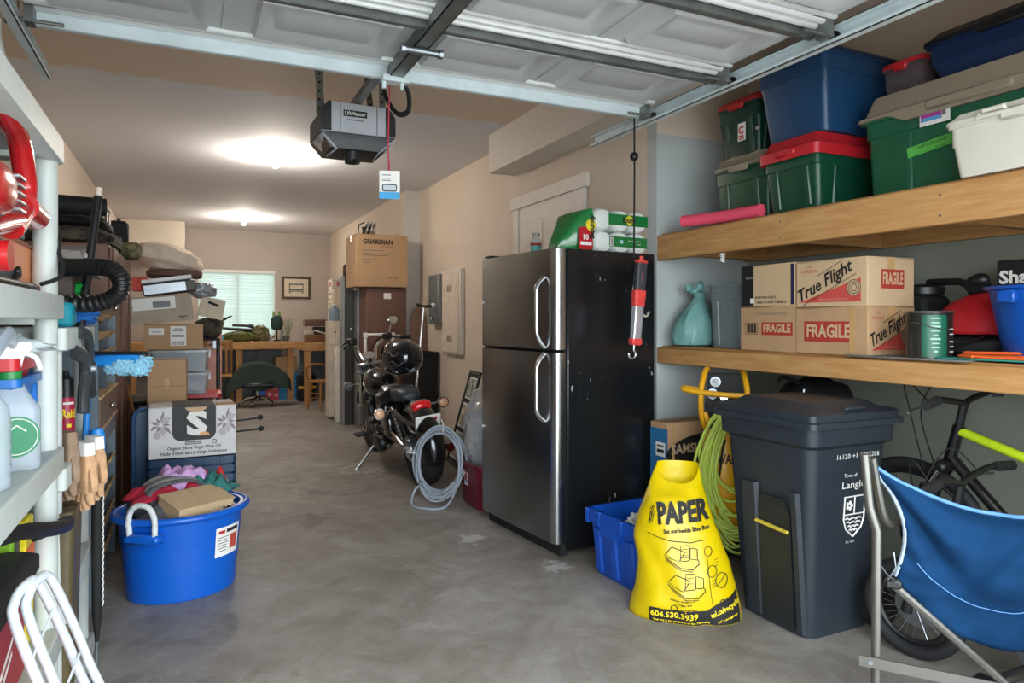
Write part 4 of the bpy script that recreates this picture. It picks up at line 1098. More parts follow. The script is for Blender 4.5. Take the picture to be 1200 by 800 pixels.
# stencilled crest: outlined shield with flower and waves
sh_o = [(-.06, .075), (.06, .075), (.06, -.02), (.045, -.06), (0, -.095), (-.045, -.06), (-.06, -.02)]
b = MB(); b.M = frame_matrix(binface(.035, .50), *UPB); b.tube([(x, y, .002) for x, y in sh_o], .004, 4, closed=True); b.tube([(-.06, .0, .002), (.06, .0, .002)], .003, 4); b.tube([(0, .075, .002), (0, .0, .002)], .003, 4); b.build('crest_outline', PAPER, wb_)
b = MB(); b.M = frame_matrix(binface(.035, .50), *UPB)
for k in range(5): b.cyl((-.03 + .013 * math.cos(k * 1.257), .038 + .013 * math.sin(k * 1.257), .001), (-.03 + .013 * math.cos(k * 1.257), .038 + .013 * math.sin(k * 1.257), .003), .008, n=8)
b.build('crest_flower', PAPER, wb_)['kind'] = 'stuff'
for k in range(4):
    b = MB(); b.M = frame_matrix(binface(.035, .50), *UPB); w = .05 - .009 * k
    b.tube([(-w + 2 * w * i / 8, -.018 - .016 * k + .004 * math.sin(i * 2.2), .002) for i in range(9)], .0035, 4); b.build('crest_wave', PAPER, wb_)
text('Est. 1873', .014, PAPER, wb_, binface(.02, .385), UPB, lift=.003)

# dark pack behind the bin
t = thing('duffel_bag', 'black upright bag wedged behind the wheelie bin', 'bag', (3.0, 2.62, 0), rz=-.2)
b = MB(); b.blob((0, 0, .50), .17, .19, .50, amp=.12, pw=.5, nu=24, nv=16, seed=2); b.build('bag_body', BLACKM, t)
b = MB(); b.tube(spline([(-.16, -.1, .98), (-.2, -.02, 1.01), (-.16, .08, .98)], 6), .01, 6); b.build('carry_loop', BLACK, t)
b = MB(); b.tube([(-.165, -.12, .3), (-.175, -.11, .7), (-.13, -.09, .95)], .006, 6); b.build('zip', STEEL, t)

# ---------------------------------------------------------------- air compressor with hose
CY = mat('compressor_yellow', '#e0a51a', .35, var=.05)
ac = thing('air_compressor', 'upright yellow air compressor under the lower shelf', 'compressor', (2.68, 2.945, 0), rz=-.75)
b = MB(); b.lathe([(.05, .09), (.10, .11), (.118, .15), (.118, .66), (.10, .71), (.04, .74)], 28); b.build('air_tank', CY, ac)
text('DeWALT', .07, INK, ac, (0, -.119, .56), NY, width=.17, bold=.04, warp=None, lift=.002)
b = MB(); b.box(-.13, .13, -.07, .12, .035, .09, b=.015); b.build('base', BLACK, ac)
for k in (-1, 1):
    b = MB(); b.cyl((k * .15, .06, .08), (k * .19, .06, .08), .08, n=20); b.build('wheel', RUBBER, ac)
b = MB(); b.box(-.10, .10, -.06, .13, .745, .86, b=.02); b.build('pump', BLACKM, ac)
b = MB(); b.loft([[(-.095, -.07, .80), (.095, -.07, .80), (.095, .02, .80), (-.095, .02, .80)], [(-.085, -.035, 1.01), (.085, -.035, 1.01), (.085, .03, 1.01), (-.085, .03, 1.01)]]); b.build('control_panel', BLACKM, ac)
pa = (Vector((1, 0, 0)), Vector((0, .16, 1)))
for (x, z) in ((-.045, .965), (-.06, .90)):
    b = MB(); b.M = frame_matrix((x, -.06 + (z - .8) * .165, z), *pa); b.cyl((0, 0, 0), (0, 0, .022), .028, n=20); g = b.build('gauge', STEEL, ac)
    b = MB(); b.M = frame_matrix((x, -.083 + (z - .8) * .165, z), *pa); b.cyl((0, 0, -.001), (0, 0, .001), .023, n=18); b.build('dial', mat('gauge_face', '#9aa0a2', .3), g)
    b = MB(); b.M = frame_matrix((x, -.086 + (z - .8) * .165, z), *pa) @ Matrix.Rotation(.7, 4, 'Z'); b.box(-.0015, .0015, -.004, .018, 0, .001); b.build('needle', INK, g)
decal(ac, (.03, -.044, .94), pa, .07, .02, MATS['worn_yellow_grip'], 'panel_label')
b = MB(); b.M = frame_matrix((.0, -.06, .885), *pa); b.cyl((0, 0, 0), (0, 0, .03), .014, n=12); b.cyl((0, 0, .03), (0, 0, .045), .02, n=12); b.build('regulator_knob', CHROME, ac)
for k in (-1, 1):
    b = MB(); b.tube(spline([(k * .10, -.05, .72), (k * .118, -.09, .80), (k * .118, -.09, .93), (k * .10, -.02, 1.02), (k * .09, .03, 1.03)], 6), .016, 10); b.build('roll_bar', CY, ac)
b = MB(); b.tube(spline([(.118, -.10, .90), (.0, -.115, .905), (-.13, -.105, .915), (-.21, -.07, .925), (-.2, -.05, .93), (-.118, -.075, .92)], 6), .015, 10); b.build('cross_handle', CY, ac)
b = MB(); b.tube(spline([(-.1, -.09, .8), (-.06, -.11, .725), (.0, -.1, .72), (.11, -.08, .73)], 6), .015, 10); b.build('lower_bar', CY, ac)
b = MB(); b.tube(spline([(.02, -.08, .70), (-.005, -.135, .62), (-.02, -.13, .5), (-.03, -.12, .45)], 6), .006, 7); b.build('drain_pipe', BLACK, ac)
b = MB(); b.tube([(-.065, -.12, .72), (-.04, -.125, .83)], .012, 8); b.tube([(-.04, -.125, .83), (-.03, -.125, .86)], .009, 8, m=1); b.build('hose_coupling', [BLACK, CHROME], ac)
hm = mat('lime_air_hose', '#c3d85c', .45, var=.06)
b = MB(); pts = []
random.seed(11)
for k in range(19):
    cx = .0 + .011 * (k % 7) - .03 + random.uniform(-.012, .012); w = .135 + random.uniform(-.02, .03); top = .80 + random.uniform(-.02, .02); bot = .07 + random.uniform(0, .16) + (.2 if k % 4 == 0 else 0)
    y = -.145 - .012 * (k % 5) - random.uniform(0, .012); hgt = (top - bot) / 2; cz = (top + bot) / 2
    for q in range(8):
        a = PI / 2 + 2 * PI * q / 8
        sx = w * (1.0 if math.sin(a) < .3 else .75)
        pts.append((cx + .03 + sx * math.cos(a) + .035 * (1 - math.sin(a)) * .5, y - .02 * math.cos(a) + (.012 if q > 4 else -.004), cz + hgt * math.sin(a)))
b.tube(spline(pts, 5), .0075, 7)
b.M = Matrix.Translation((2.68, 2.945, 0)) @ Matrix.Rotation(-.75, 4, 'Z')
hb = MB(); hb.M = Matrix.Translation((2.68, 2.945, 0)) @ Matrix.Rotation(-.75, 4, 'Z'); hb.tube(spline(pts, 5), .0075, 7)
tag(hb.build('air_hose', hm), 'coiled lime green air hose hung on the yellow compressor', 'hose')

# ---------------------------------------------------------------- bicycles
def bicycle(label, loc, rz, R, base, fc, accent, lean=0.0, bar=.95):
    """local +X points forward; origin on the floor under the bottom bracket"""
    t = thing('bicycle', label, 'bicycle', loc, rz, rx=lean)
    fx, bx = base * .56, -base * .44
    seatt = Vector((-base * .2, 0, R * 2.1)); bb = Vector((0, 0, R * .82)); head_t = Vector((fx * .64, 0, bar - .10)); head_b = Vector((fx * .70, 0, bar - .24))
    for x, nm in ((fx, 'front_wheel'), (bx, 'rear_wheel')):
        b = MB(); b.tube(arc((x, 0, R), R - .025, 0, 351, 39, 'xz'), .027, 10, closed=True); w = b.build(nm, RUBBER, t)
        b = MB(); b.tube(arc((x, 0, R), R - .062, 0, 351, 39, 'xz'), .011, 6, closed=True); b.build('rim', BLACK, w)
        b = MB()
        for k in range(28):
            a = 2 * PI * k / 28; b.cyl((x, .02 * (-1) ** k, R), (x + (R - .06) * math.cos(a), 0, R + (R - .06) * math.sin(a)), .0012, n=3)
        o = b.build('spokes', STEEL, w); o['kind'] = 'stuff'
        b = MB(); b.cyl((x, -.05, R), (x, .05, R), .016, n=12); b.cyl((x, -.03, R), (x, -.025, R), .05 if x < 0 else .08, n=20); b.build('hub', STEEL, w)
    def tb(nm, a, c, r, m): b = MB(); b.tube([tuple(a), tuple(c)], r, 10); return b.build(nm, m, t)
    tb('top_tube', head_t - Vector((0, 0, .02)), seatt - Vector((0, 0, .06)), .02, accent); tb('down_tube', head_b, bb, .024, fc); tb('seat_tube', bb, seatt, .018, fc)
    tb('head_tube', head_b - Vector((-.01, 0, .02)), head_t, .024, fc)
    for k in (-1, 1):
        tb('chain_stay', bb + Vector((0, k * .03, 0)), (bx, k * .05, R), .009, fc); tb('seat_stay', seatt + Vector((0, k * .02, -.05)), (bx, k * .05, R), .008, accent)
        b = MB(); b.tube([(fx * .72, k * .055, bar - .27), (fx * .86, k * .055, R + .22)], .016, 10); b.build('fork_stanchion', CHROME, t)
        b = MB(); b.tube([(fx * .84, k * .055, R + .25), (fx, k * .055, R)], .02, 10); b.build('fork_lower', BLACK, t)
        b = MB(); b.tube(spline([(fx * .6, 0, bar), (fx * .6, k * .1, bar + .02), (fx * .56, k * .24, bar + .04), (fx * .5, k * .33, bar + .035)], 5), .013, 8); b.build('handlebar', BLACK, t)
        b = MB(); b.tube([(fx * .535, k * .25, bar + .04), (fx * .5, k * .36, bar + .033)], .019, 10); b.build('grip', RUBBER, t)
        b = MB(); b.tube(spline([(fx * .6, k * .2, bar + .02), (fx * .66, k * .27, bar + .0), (fx * .64, k * .34, bar - .005)], 4), .006, 6); b.build('brake_lever', STEEL, t)
        b = MB(); b.tube(spline([(fx * .62, k * .2, bar + .01), (fx * .85, k * .16, bar + .1), (fx * .95, k * .04, bar - .05), (fx * .85, k * .04, R + .3)], 6), .003, 5); b.build('brake_cable', BLACKM, t)
        b = MB(); b.tube([(0, k * .05, R * .82), (k * .12, k * .065, R * .82 - k * .1)], .009, 8); b.box(k * .12 - .045, k * .12 + .045, k * .07, k * .15, R * .82 - k * .1 - .012, R * .82 - k * .1 + .012, b=.005); b.build('crank', BLACK, t)
    b = MB(); b.box(fx * .68, fx * .78, -.075, .075, bar - .295, bar - .25, b=.012); b.build('fork_crown', BLACK, t)
    b = MB(); b.tube([tuple(head_t), (fx * .6, 0, bar)], .018, 8); b.build('stem', BLACK, t)
    b = MB(); b.cyl((0, -.045, R * .82), (0, -.04, R * .82), .09, n=28); b.build('chainring', STEEL, t)
    tb('seat_post', seatt, seatt + Vector((-.03, 0, .14)), .013, STEEL)
    b = MB(); b.loft([[(seatt.x + dx, s * w, seatt.z + .14 + dz) for s, dz in ((-1, 0), (-.5, .03), (.5, .03), (1, 0))] for dx, w in ((.14, .012), (.06, .03), (-.06, .07), (-.13, .065))]); b.build('saddle', BLACK, t)
    return t
LIME = mat('lime_frame_paint', '#b7d321', .3, coat=.5)
bicycle('black mountain bike with lime green tubes against the recess wall', (2.99, 1.44, 0), PI / 2 + .04, .345, 1.07, mat('gloss_black_paint', '#121316', .2, coat=.5), LIME, lean=-.05, bar=.96)
bicycle('small maroon bicycle standing behind the blue folding chair', (2.62, 1.35, 0), PI / 2 + .18, .19, .74, mat('maroon_frame_paint', '#5a1526', .25, coat=.5), MATS['maroon_frame_paint'], bar=.70)

# ---------------------------------------------------------------- folding chair
CF = mat('grey_chair_tube', '#6e6d68', .35, .8, var=.1)
NAVY = mat('royal_blue_chair_cloth', '#0a2b4b', .9, var=.08, scale=30, spec=.1)
ch = thing('folding_chair', 'blue cloth folding camp chair with grey metal frame', 'chair', (0, 0, 0))
ch.location = (1.64, 1.27, 0); ch.rotation_euler = (0, 0, math.atan2(-.514, .387))
W = .643
def clothpt(u, v):
    x = W * u
    top = .925 - .125 * (1 - (2 * u - 1) ** 2); bot = .60 - .19 * math.sin(PI * min(1, u * 1.0)) ** .8
    e = .055 * math.sin(PI * v) + .075 * v
    x += e * (1 - 2 * u)
    z = top + (bot - top) * v
    y = .05 + .10 * math.sin(PI * u) * (0.3 + .7 * v) + .05 * v
    f = math.sin(PI * u) ** .5
    y += .016 * math.sin(v * 9 + 6 * (u - .5) ** 2 * 4 + .5) * f * (1 - .3 * v) + .02 * mnoise.noise(Vector((u * 4, v * 5, 2)))
    y += .012 * mnoise.noise(Vector((u * 14 + v * 9, v * 3, 7)))
    return (x, y, z)
b = MB(); b.grid(clothpt, 44, 28); b.build('seat_cloth', NAVY, ch, sharp=180, thick=.004)
b = MB(); b.tube([clothpt(i / 30, 0) for i in range(31)], .005, 6); b.build('top_hem', mat('pale_blue_hem', '#4a78ad', .8), ch)
b = MB(); b.tube([clothpt(0, i / 14) for i in range(15)], .005, 6); b.build('side_hem', mat('grey_hem', '#8c98a6', .8), ch)
b = MB(); b.tube([(x, y - .007, z) for x, y, z in [clothpt(i / 30, .72) for i in range(2, 29)]], .0014, 4); b.build('seam', MATS['pale_blue_hem'], ch)
for nm, P, r in (('back_post', [(.0, 0.02, .94), (.012, .02, .80), (.03, .02, .74), (.028, .02, .3), (.015, .02, .0)], .0125), ('back_post', [(W, 0.02, .94), (W - .012, .02, .80), (W - .03, .02, .74), (W - .028, .02, .3), (W - .015, .02, .0)], .0125)):
    b = MB(); b.tube(P, r, 10); b.build(nm, CF, ch)
b = MB(); b.tube(spline([(.02, .03, .93), (.04, .06, .80), (.06, .10, .74), (.10, .2, .735), (.13, .35, .73)], 5), .010, 8); b.build('arm_tube', CF, ch)
b = MB(); b.tube([(.055, .055, .60), (.30, .17, .36), (.62, .3, .04)], .011, 8); b.build('cross_tube', CF, ch)
b = MB(); b.tube([(W - .055, .055, .60), (.40, .17, .36), (.04, .35, .04)], .011, 8); b.build('cross_tube', CF, ch)
b = MB(); b.M = Matrix.Translation((.0, 0, .39)); b.box(-.012, W + .01, -.001, .004, -.014, .014); b.build('flat_brace', CF, ch)
for x in (.015, .33, .46, .60): MB().cyl((x, -.004, .39), (x, .006, .39), .006, n=8).build('rivet', STEEL, ch)
b = MB(); b.box(.05, .09, .04, .06, .58, .605, b=.006); b.build('pivot_joint', BLACK, ch)
b = MB(); b.tube([(.03, .02, .66), (.055, .035, .62), (.075, .05, .60)], .002, 5); b.tube([(.055, .045, .60), (.075, .04, .64), (.07, .045, .68)], .002, 5); b.build('cord_tie', STEEL, ch)
for x in (.015, W - .015): MB().cyl((x, .02, 0), (x, .02, .035), .018, n=12).build('rubber_foot', RUBBER, ch)
# ---------------------------------------------------------------- motorcycle
PBLK = mat('gloss_black_bike_paint', '#101114', .18, coat=.6)
ENG = mat('dark_engine_metal', '#2c2d2f', .4, .7, var=.25, scale=20)
ALU = mat('polished_aluminium', '#a9adb2', .28, .9, var=.12)
mc = thing('motorcycle', 'black cruiser motorcycle parked on its side stand by the right wall', 'motorcycle', (1.73, 6.08, 0), rz=PI / 2, rx=-.13)
def wheel(x, R, w, nm):
    b = MB(); b.lathe([(R - .10, -w * .38), (R - .03, -w * .5), (R - .008, -w * .3), (R, 0), (R - .008, w * .3), (R - .03, w * .5), (R - .10, w * .38)], 36)
    b.v = [(x + p[0], p[2], R + p[1]) for p in b.v]; wo = b.build(nm, RUBBER, mc)
    b = MB(); b.tube(arc((x, 0, R), R - .115, 0, 350, 35, 'xz'), .02, 8, closed=True); b.build('rim', ALU, wo)
    for k in range(18):
        a = 2 * PI * k / 18; b = MB(); b.cyl((x + .05 * math.cos(a + .3), .03 * (-1) ** k, R + .05 * math.sin(a + .3)), (x + (R - .12) * math.cos(a), 0, R + (R - .12) * math.sin(a)), .0025, n=4); b.build('spoke', CHROME, wo)
    return wo
rw = wheel(-.81, .31, .16, 'rear_wheel'); fw_ = wheel(.86, .315, .11, 'front_wheel')
b = MB(); b.cyl((-.81, .03, .31), (-.81, .11, .31), .10, n=28); b.cyl((-.81, .11, .31), (-.81, .125, .31), .075, n=24); b.cyl((-.81, .125, .31), (-.81, .15, .31), .022, n=8); b.build('brake_drum', ALU, rw)
b = MB(); b.cyl((.86, .03, .315), (.86, .05, .315), .12, n=28); b.build('brake_disc', STEEL, fw_)
def fender(x, z, R, a0, a1, w, nm, drop=.03):
    b = MB()
    def fn(u, v):
        a = math.radians(a0 + (a1 - a0) * u); q = (v - .5) * 2
        r = R - drop * abs(q) ** 2.5 * 1.6
        return (x + r * math.cos(a), q * w / 2, z + r * math.sin(a))
    b.grid(fn, 20, 8); return b.build(nm, PBLK, mc, thick=.006, sharp=180)
rf = fender(-.81, .31, .37, 60, 195, .20, 'rear_fender', .06); fender(.86, .315, .355, 30, 165, .14, 'front_fender', .04)
# engine
b = MB(); b.blob((.10, 0, .36), .24, .15, .16, pw=.6, nu=20, nv=12); b.build('crankcase', ENG, mc)
for s, x0 in ((-1, .02), (1, .20)):
    for k in range(9):
        b = MB(); tx = s * .30; c = Vector((x0 + s * .02 + tx * k * .03, 0, .46 + k * .024))
        b.M = Matrix.Translation(c) @ Matrix.Rotation(s * .32, 4, 'Y'); b.rloft([(.085, .085, .03, 0), (.085, .085, .03, .011)]); b.build('cooling_fin', ENG, mc)
    b = MB(); b.M = Matrix.Translation((x0 + s * .10, 0, .67)) @ Matrix.Rotation(s * .32, 4, 'Y'); b.rloft([(.075, .08, .03, 0), (.07, .075, .03, .05), (.04, .05, .03, .065)]); b.build('cylinder_head', ALU, mc)
for (x, y, z, r, d) in ((.16, .15, .36, .11, .035), (.0, .15, .33, .085, .03), (-.12, .13, .36, .06, .03)):
    b = MB(); b.cyl((x, y - .03, z), (x, y + d, z), r, r * .85, n=24); b.build('side_cover', ENG, mc)
for k in range(8):
    a = 2 * PI * k / 8; MB().cyl((.16 + .095 * math.cos(a), .17, .36 + .095 * math.sin(a)), (.16 + .095 * math.cos(a), .192, .36 + .095 * math.sin(a)), .006, n=6).build('cover_bolt', CHROME, mc)
b = MB(); b.blob((-.14, .09, .52), .12, .06, .12, pw=.5); b.build('side_panel', PBLK, mc)
b = MB(); b.blob((-.14, -.09, .52), .12, .06, .12, pw=.5); b.build('side_panel', PBLK, mc)
b = MB(); b.tube(spline([(.26, -.12, .5), (.34, -.17, .36), (.2, -.19, .24), (-.2, -.2, .24), (-.9, -.21, .27)], 6), [.02] * 13 + [.035] * 12, 10); b.build('exhaust_pipe', CHROME, mc)
for P in ([(.66, 0, .88), (.4, 0, .80), (.05, 0, .74), (-.25, 0, .66), (-.5, 0, .62)], [(.62, .05, .80), (.42, .09, .42), (.3, .1, .22), (-.1, .1, .20), (-.3, .1, .3)], [(.62, -.05, .80), (.42, -.09, .42), (.3, -.1, .22), (-.1, -.1, .20), (-.3, -.1, .3)]):
    b = MB(); b.tube(spline(P, 5), .018, 8); b.build('frame_tube', PBLK, mc)
b = MB(); b.tube([(-.3, .11, .36), (-.81, .10, .31)], [.045, .03], 10); b.build('swingarm', PBLK, mc)
b = MB(); b.tube(spline([(-.28, .13, .40), (-.55, .15, .40), (-.76, .14, .34), (-.80, .13, .31)], 5), .014, 8); b.build('brake_rod', CHROME, mc)
b = MB(); b.cyl((-.42, .10, .60), (-.68, .11, .36), .022, n=10); b.build('shock_body', CHROME, mc)
b = MB(); b.tube([(-.43 - .24 * i / 70 , .105 + .034 * math.cos(i * .75), .585 - .22 * i / 70 + .03 * math.sin(i * .75)) for i in range(70)], .006, 5); b.build('shock_spring', BLACK, mc)
for k in (-1, 1):
    b = MB(); b.blob((.36, k * .10, .42), .10, .05, .16, pw=.6); b.build('radiator_cover', BLACK, mc)
    b = MB(); b.blob((-.33, k * .12, .44), .13, .05, .12, pw=.6); b.build('battery_cover', PBLK, mc)
b = MB(); b.blob((.05, .0, .56), .22, .10, .10, pw=.6); b.build('air_cleaner', BLACKM, mc)
b = MB(); b.blob((-.12, .17, .27), .16, .04, .07, pw=.6); b.build('drive_cover', ENG, mc)
# tank, seats
b = MB(); rr = []
for x, w, z0, z1 in ((.02, .05, .68, .72), (.06, .11, .64, .80), (.16, .155, .60, .86), (.30, .16, .60, .885), (.42, .13, .64, .87), (.52, .07, .70, .82), (.56, .03, .74, .78)):
    rr.append([(x, w * math.copysign(abs(math.cos(a)) ** .8, math.cos(a)), (z0 + z1) / 2 + (z1 - z0) / 2 * math.sin(a)) for a in [2 * PI * i / 20 for i in range(20)]])
b.loft(rr); b.build('fuel_tank', PBLK, mc)
LEA = mat('black_leather', '#16171a', .45, bump=.1, bscale=120)
b = MB(); rr = []
for x, w, z0, z1 in ((.08, .06, .66, .72), (.0, .10, .62, .72), (-.12, .16, .60, .70), (-.26, .17, .60, .71), (-.36, .14, .61, .76), (-.40, .10, .63, .77)):
    rr.append([(x, w * math.copysign(abs(math.cos(a)) ** .6, math.cos(a)), (z0 + z1) / 2 + (z1 - z0) / 2 * math.copysign(abs(math.sin(a)) ** .6, math.sin(a))) for a in [2 * PI * i / 20 for i in range(20)]])
b.loft(rr); b.build('rider_seat', LEA, mc)
b = MB(); rr = []
for x, w, z0, z1 in ((-.38, .09, .66, .75), (-.45, .11, .655, .76), (-.58, .105, .655, .765), (-.68, .08, .66, .745), (-.71, .04, .67, .72)):
    rr.append([(x, w * math.copysign(abs(math.cos(a)) ** .6, math.cos(a)), (z0 + z1) / 2 + (z1 - z0) / 2 * math.copysign(abs(math.sin(a)) ** .6, math.sin(a))) for a in [2 * PI * i / 20 for i in range(20)]])
b.loft(rr); b.build('pillion_seat', mat('grey_blue_leather', '#2b333d', .4), mc)
# rear: struts, light, plate, signals
for k in (-1, 1):
    b = MB(); b.tube(spline([(-.35, k * .12, .60), (-.6, k * .125, .58), (-.85, k * .12, .54), (-1.02, k * .09, .50)], 5), .022, 8, flat=(.6, 1)); b.build('fender_strut', PBLK, mc)
b = MB(); b.M = Matrix.Translation((-.90, 0, .645)); b.blob((0, 0, 0), .06, .085, .05, pw=.8, nu=20); b.build('tail_light_base', CHROME, mc)
b = MB(); b.M = Matrix.Translation((-.925, 0, .648)); b.blob((0, 0, 0), .055, .08, .045, pw=.75, nu=20); b.build('tail_light_lens', mat('red_lens', '#e0222a', .15, coat=.6), mc)
b = MB(); b.M = Matrix.Translation((-1.05, 0, .53)) @ Matrix.Rotation(-.35, 4, 'Y'); b.box(-.004, .0, -.10, .10, -.065, .065, b=.001); pl = b.build('licence_plate', PAPER, mc)
b = MB(); b.M = Matrix.Translation((-1.05, 0, .53)) @ Matrix.Rotation(-.35, 4, 'Y'); b.box(-.006, -.004, -.095, .095, -.06, -.025); b.build('green_strip', mat('plate_green', '#2f8a4c', .5), pl)
b = MB(); b.M = Matrix.Translation((-1.05, 0, .53)) @ Matrix.Rotation(-.35, 4, 'Y'); b.cyl((-.007, -.06, .03), (-.004, -.06, .03), .014, n=12); b.build('red_sticker', REDINK, pl)
b = MB(); b.tube(spline([(-.9, -.11, .50), (-1.05, -.12, .47), (-1.12, 0, .455), (-1.05, .12, .47), (-.9, .11, .50)], 6), .014, 8); b.build('rear_rack', BLACK, mc)
for y in (-.06, .06): MB().cyl((-1.09, y, .46), (-1.04, y, .40), .005, n=6).build('rack_hook', CHROME, mc)
AMB = mat('amber_lens', '#e7b08a', .2, coat=.5)
for x, z, L in ((-.62, .60, .27), (.72, .70, .22)):
    for k in (-1, 1):
        b = MB(); b.cyl((x, k * .1, z), (x - .02, k * (L - .03), z), .008, n=8); b.build('signal_stalk', CHROME, mc)
        b = MB(); b.cyl((x - .06, k * L, z), (x, k * L, z), .044, .036, n=20); s_ = b.build('turn_signal', CHROME, mc)
        b = MB(); b.blob((x - .06 if x < 0 else x + .002, k * L, z), .014, .038, .038); b.build('signal_lens', AMB, s_)
# front end
for k in (-1, 1):
    b = MB(); b.tube([(.86, k * .09, .315), (.60, k * .09, .88)], .024, 12); b.build('fork_leg', CHROME, mc)
    b = MB(); b.tube([(.88, k * .09, .29), (.79, k * .09, .48)], .034, 12); b.build('fork_slider', ALU, mc)
b = MB(); b.box(.58, .68, -.13, .13, .80, .84, b=.012); b.box(.55, .65, -.13, .13, .88, .91, b=.012); b.build('triple_clamp', ALU, mc)
b = MB(); b.M = Matrix.Translation((.74, 0, .80)) @ Matrix.Rotation(PI / 2, 4, 'Y'); b.lathe([(.03, -.12), (.08, -.09), (.095, -.02), (.1, .0), (.09, .006)], 24); b.build('headlight', CHROME, mc)
b = MB(); b.M = Matrix.Translation((.60, 0, .955)) @ Matrix.Rotation(-.5, 4, 'Y'); b.cyl((0, 0, -.03), (0, 0, .03), .06, n=24); b.build('speedometer', CHROME, mc)
STEER = Matrix.Translation((.58, 0, 0)) @ Matrix.Rotation(.45, 4, 'Z') @ Matrix.Translation((-.58, 0, 0))
for k in (-1, 1):
    b = MB(); b.M = STEER.copy(); b.tube(spline([(.58, 0, .92), (.58, k * .07, .93), (.60, k * .12, 1.05), (.55, k * .24, 1.12), (.42, k * .38, 1.10)], 6), .0135, 8); b.build('handlebar', CHROME, mc)
    b = MB(); b.M = STEER.copy(); b.tube([(.47, k * .33, 1.108), (.40, k * .405, 1.097)], .02, 10); b.build('grip', RUBBER, mc)
    b = MB(); b.M = STEER.copy(); b.box(.5, .58, k * .22 - .04, k * .22 + .04, 1.10, 1.17, b=.012); b.build('switch_housing', BLACK, mc)
    b = MB(); b.M = STEER.copy(); b.tube(spline([(.56, k * .24, 1.13), (.54, k * .31, 1.13), (.47, k * .40, 1.11)], 5), .008, 6); b.build('hand_lever', CHROME, mc)
    b = MB(); b.M = STEER.copy(); b.tube(spline([(.56, k * .2, 1.13), (.64, k * .16, 1.1), (.68, k * .08, .95), (.64, k * .05, .8)], 5), .007, 6); b.build('control_cable', BLACKM, mc)
    if k > 0: continue
    b = MB(); b.M = STEER.copy(); b.cyl((.54, k * .24, 1.15), (.55, k * .30, 1.25), .006, n=8); b.build('mirror_stem', CHROME, mc)
    b = MB(); b.M = STEER @ Matrix.Translation((.55, k * .32, 1.28)) @ Matrix.Rotation(-.2, 4, 'Y'); b.blob((0, 0, 0), .015, .06, .045); m_ = b.build('mirror', CHROME, mc)
    b = MB(); b.M = STEER @ Matrix.Translation((.535, k * .32, 1.28)) @ Matrix.Rotation(-.2, 4, 'Y'); b.blob((0, 0, 0), .006, .054, .04); b.build('mirror_glass', mat('mirror_glass', '#dfe6e8', .04, 1.0, var=0), m_)
b = MB(); b.blob((.52, .02, .50), .10, .12, .17, pw=.6); b.build('engine_guard', BLACK, mc)
b = MB(); b.tube([(.1, .13, .24), (-.02, .38, .045), (-.03, .43, .036)], .013, 8); b.box(-.07, .01, .41, .46, .028, .042, b=.004); b.build('side_stand', STEEL, mc)
b = MB(); b.tube([(.32, .12, .28), (.32, .22, .28)], .012, 8); b.box(.25, .39, .2, .29, .27, .295, b=.01); b.build('footboard', RUBBER, mc)
b = MB(); b.tube(spline([(.32, .17, .30), (.42, .18, .30), (.48, .17, .36)], 5), .008, 6); b.build('gear_lever', CHROME, mc)
# helmet
HELM = mat('gloss_black_helmet', '#15181f', .12, coat=.8)
hl = thing('helmet', 'shiny black motorcycle helmet with silver flashes resting on the fuel tank', 'helmet', (1.745, 6.02, .83), rz=PI / 2 + .3)
b = MB(); b.blob((0, 0, .125), .165, .135, .14, nu=32, nv=20, pw=.92); b.build('shell', HELM, hl); hl.scale = (1.26, 1.26, 1.18)
b = MB(); b.grid(lambda u, v: (.172 * math.cos((v - .5) * 1.0) * math.cos((u - .5) * 2.2), .142 * math.cos((v - .5) * 1.0) * math.sin((u - .5) * 2.2), .125 + .145 * math.sin((v - .5) * 1.0 + .1)), 16, 8); b.build('visor', mat('smoked_visor', '#3a4654', .06, coat=1), hl, sharp=180)
for sgn, ph in ((1, .4), (1, -.6), (-1, .2), (-1, -.7), (1, -1.3), (-1, -1.5)):
    pts = []
    for i in range(10):
        a = sgn * (1.75 + .08 * i) ; t = ph * .5 + .12 * math.sin(i * .9)
        a2 = sgn * (1.2 + abs(ph) + .09 * i)
        pts.append((.167 * math.cos(t) * math.cos(a2), .137 * math.cos(t) * math.sin(a2), .125 + .142 * math.sin(t)))
    b = MB(); b.tube(pts, [.001 + .005 * math.sin(PI * i / 9) for i in range(10)], 5); b.build('silver_flash', ALU, hl)

# grey cable coil leaning on the rear wheel
cab = mat('pale_grey_cable', '#97a0ab', .5, var=.06)
b = MB(); pts = []; random.seed(4)
cx, cy, cz = 1.63, 4.73, .285
nx = Vector((.72, -.69, 0)); up = Vector((.10, .10, .99))
for k in range(9):
    rx = .19 + random.uniform(-.035, .025); rz_ = .25 + random.uniform(-.045, .02); ofs = -.045 + .011 * k
    for q in range(10):
        a = 2 * PI * (q + k * 10) / 10
        rad = 1 + random.uniform(-.02, .02)
        p = Vector((cx, cy, cz)) + nx * (rx * rad * math.cos(a)) + up * (rz_ * rad * math.sin(a)) + Vector((-.69, -.72, 0)) * ofs + nx * .004 * k
        pts.append(tuple((p.x, p.y, max(p.z, .014))))
pts += [(1.74, 4.62, .12), (1.62, 4.52, .014), (1.47, 4.55, .013), (1.42, 4.66, .02), (1.46, 4.72, .10), (1.5, 4.70, .14)]
b.tube(spline(pts, 4), .0085, 7); co = tag(b.build('cable_coil', cab), 'coil of pale grey cable propped against the motorcycle rear wheel', 'cable')
b = MB(); b.tube([(1.495, 4.70, .135), (1.5, 4.697, .165)], .012, 8); b.build('end_plug', STEEL, co)
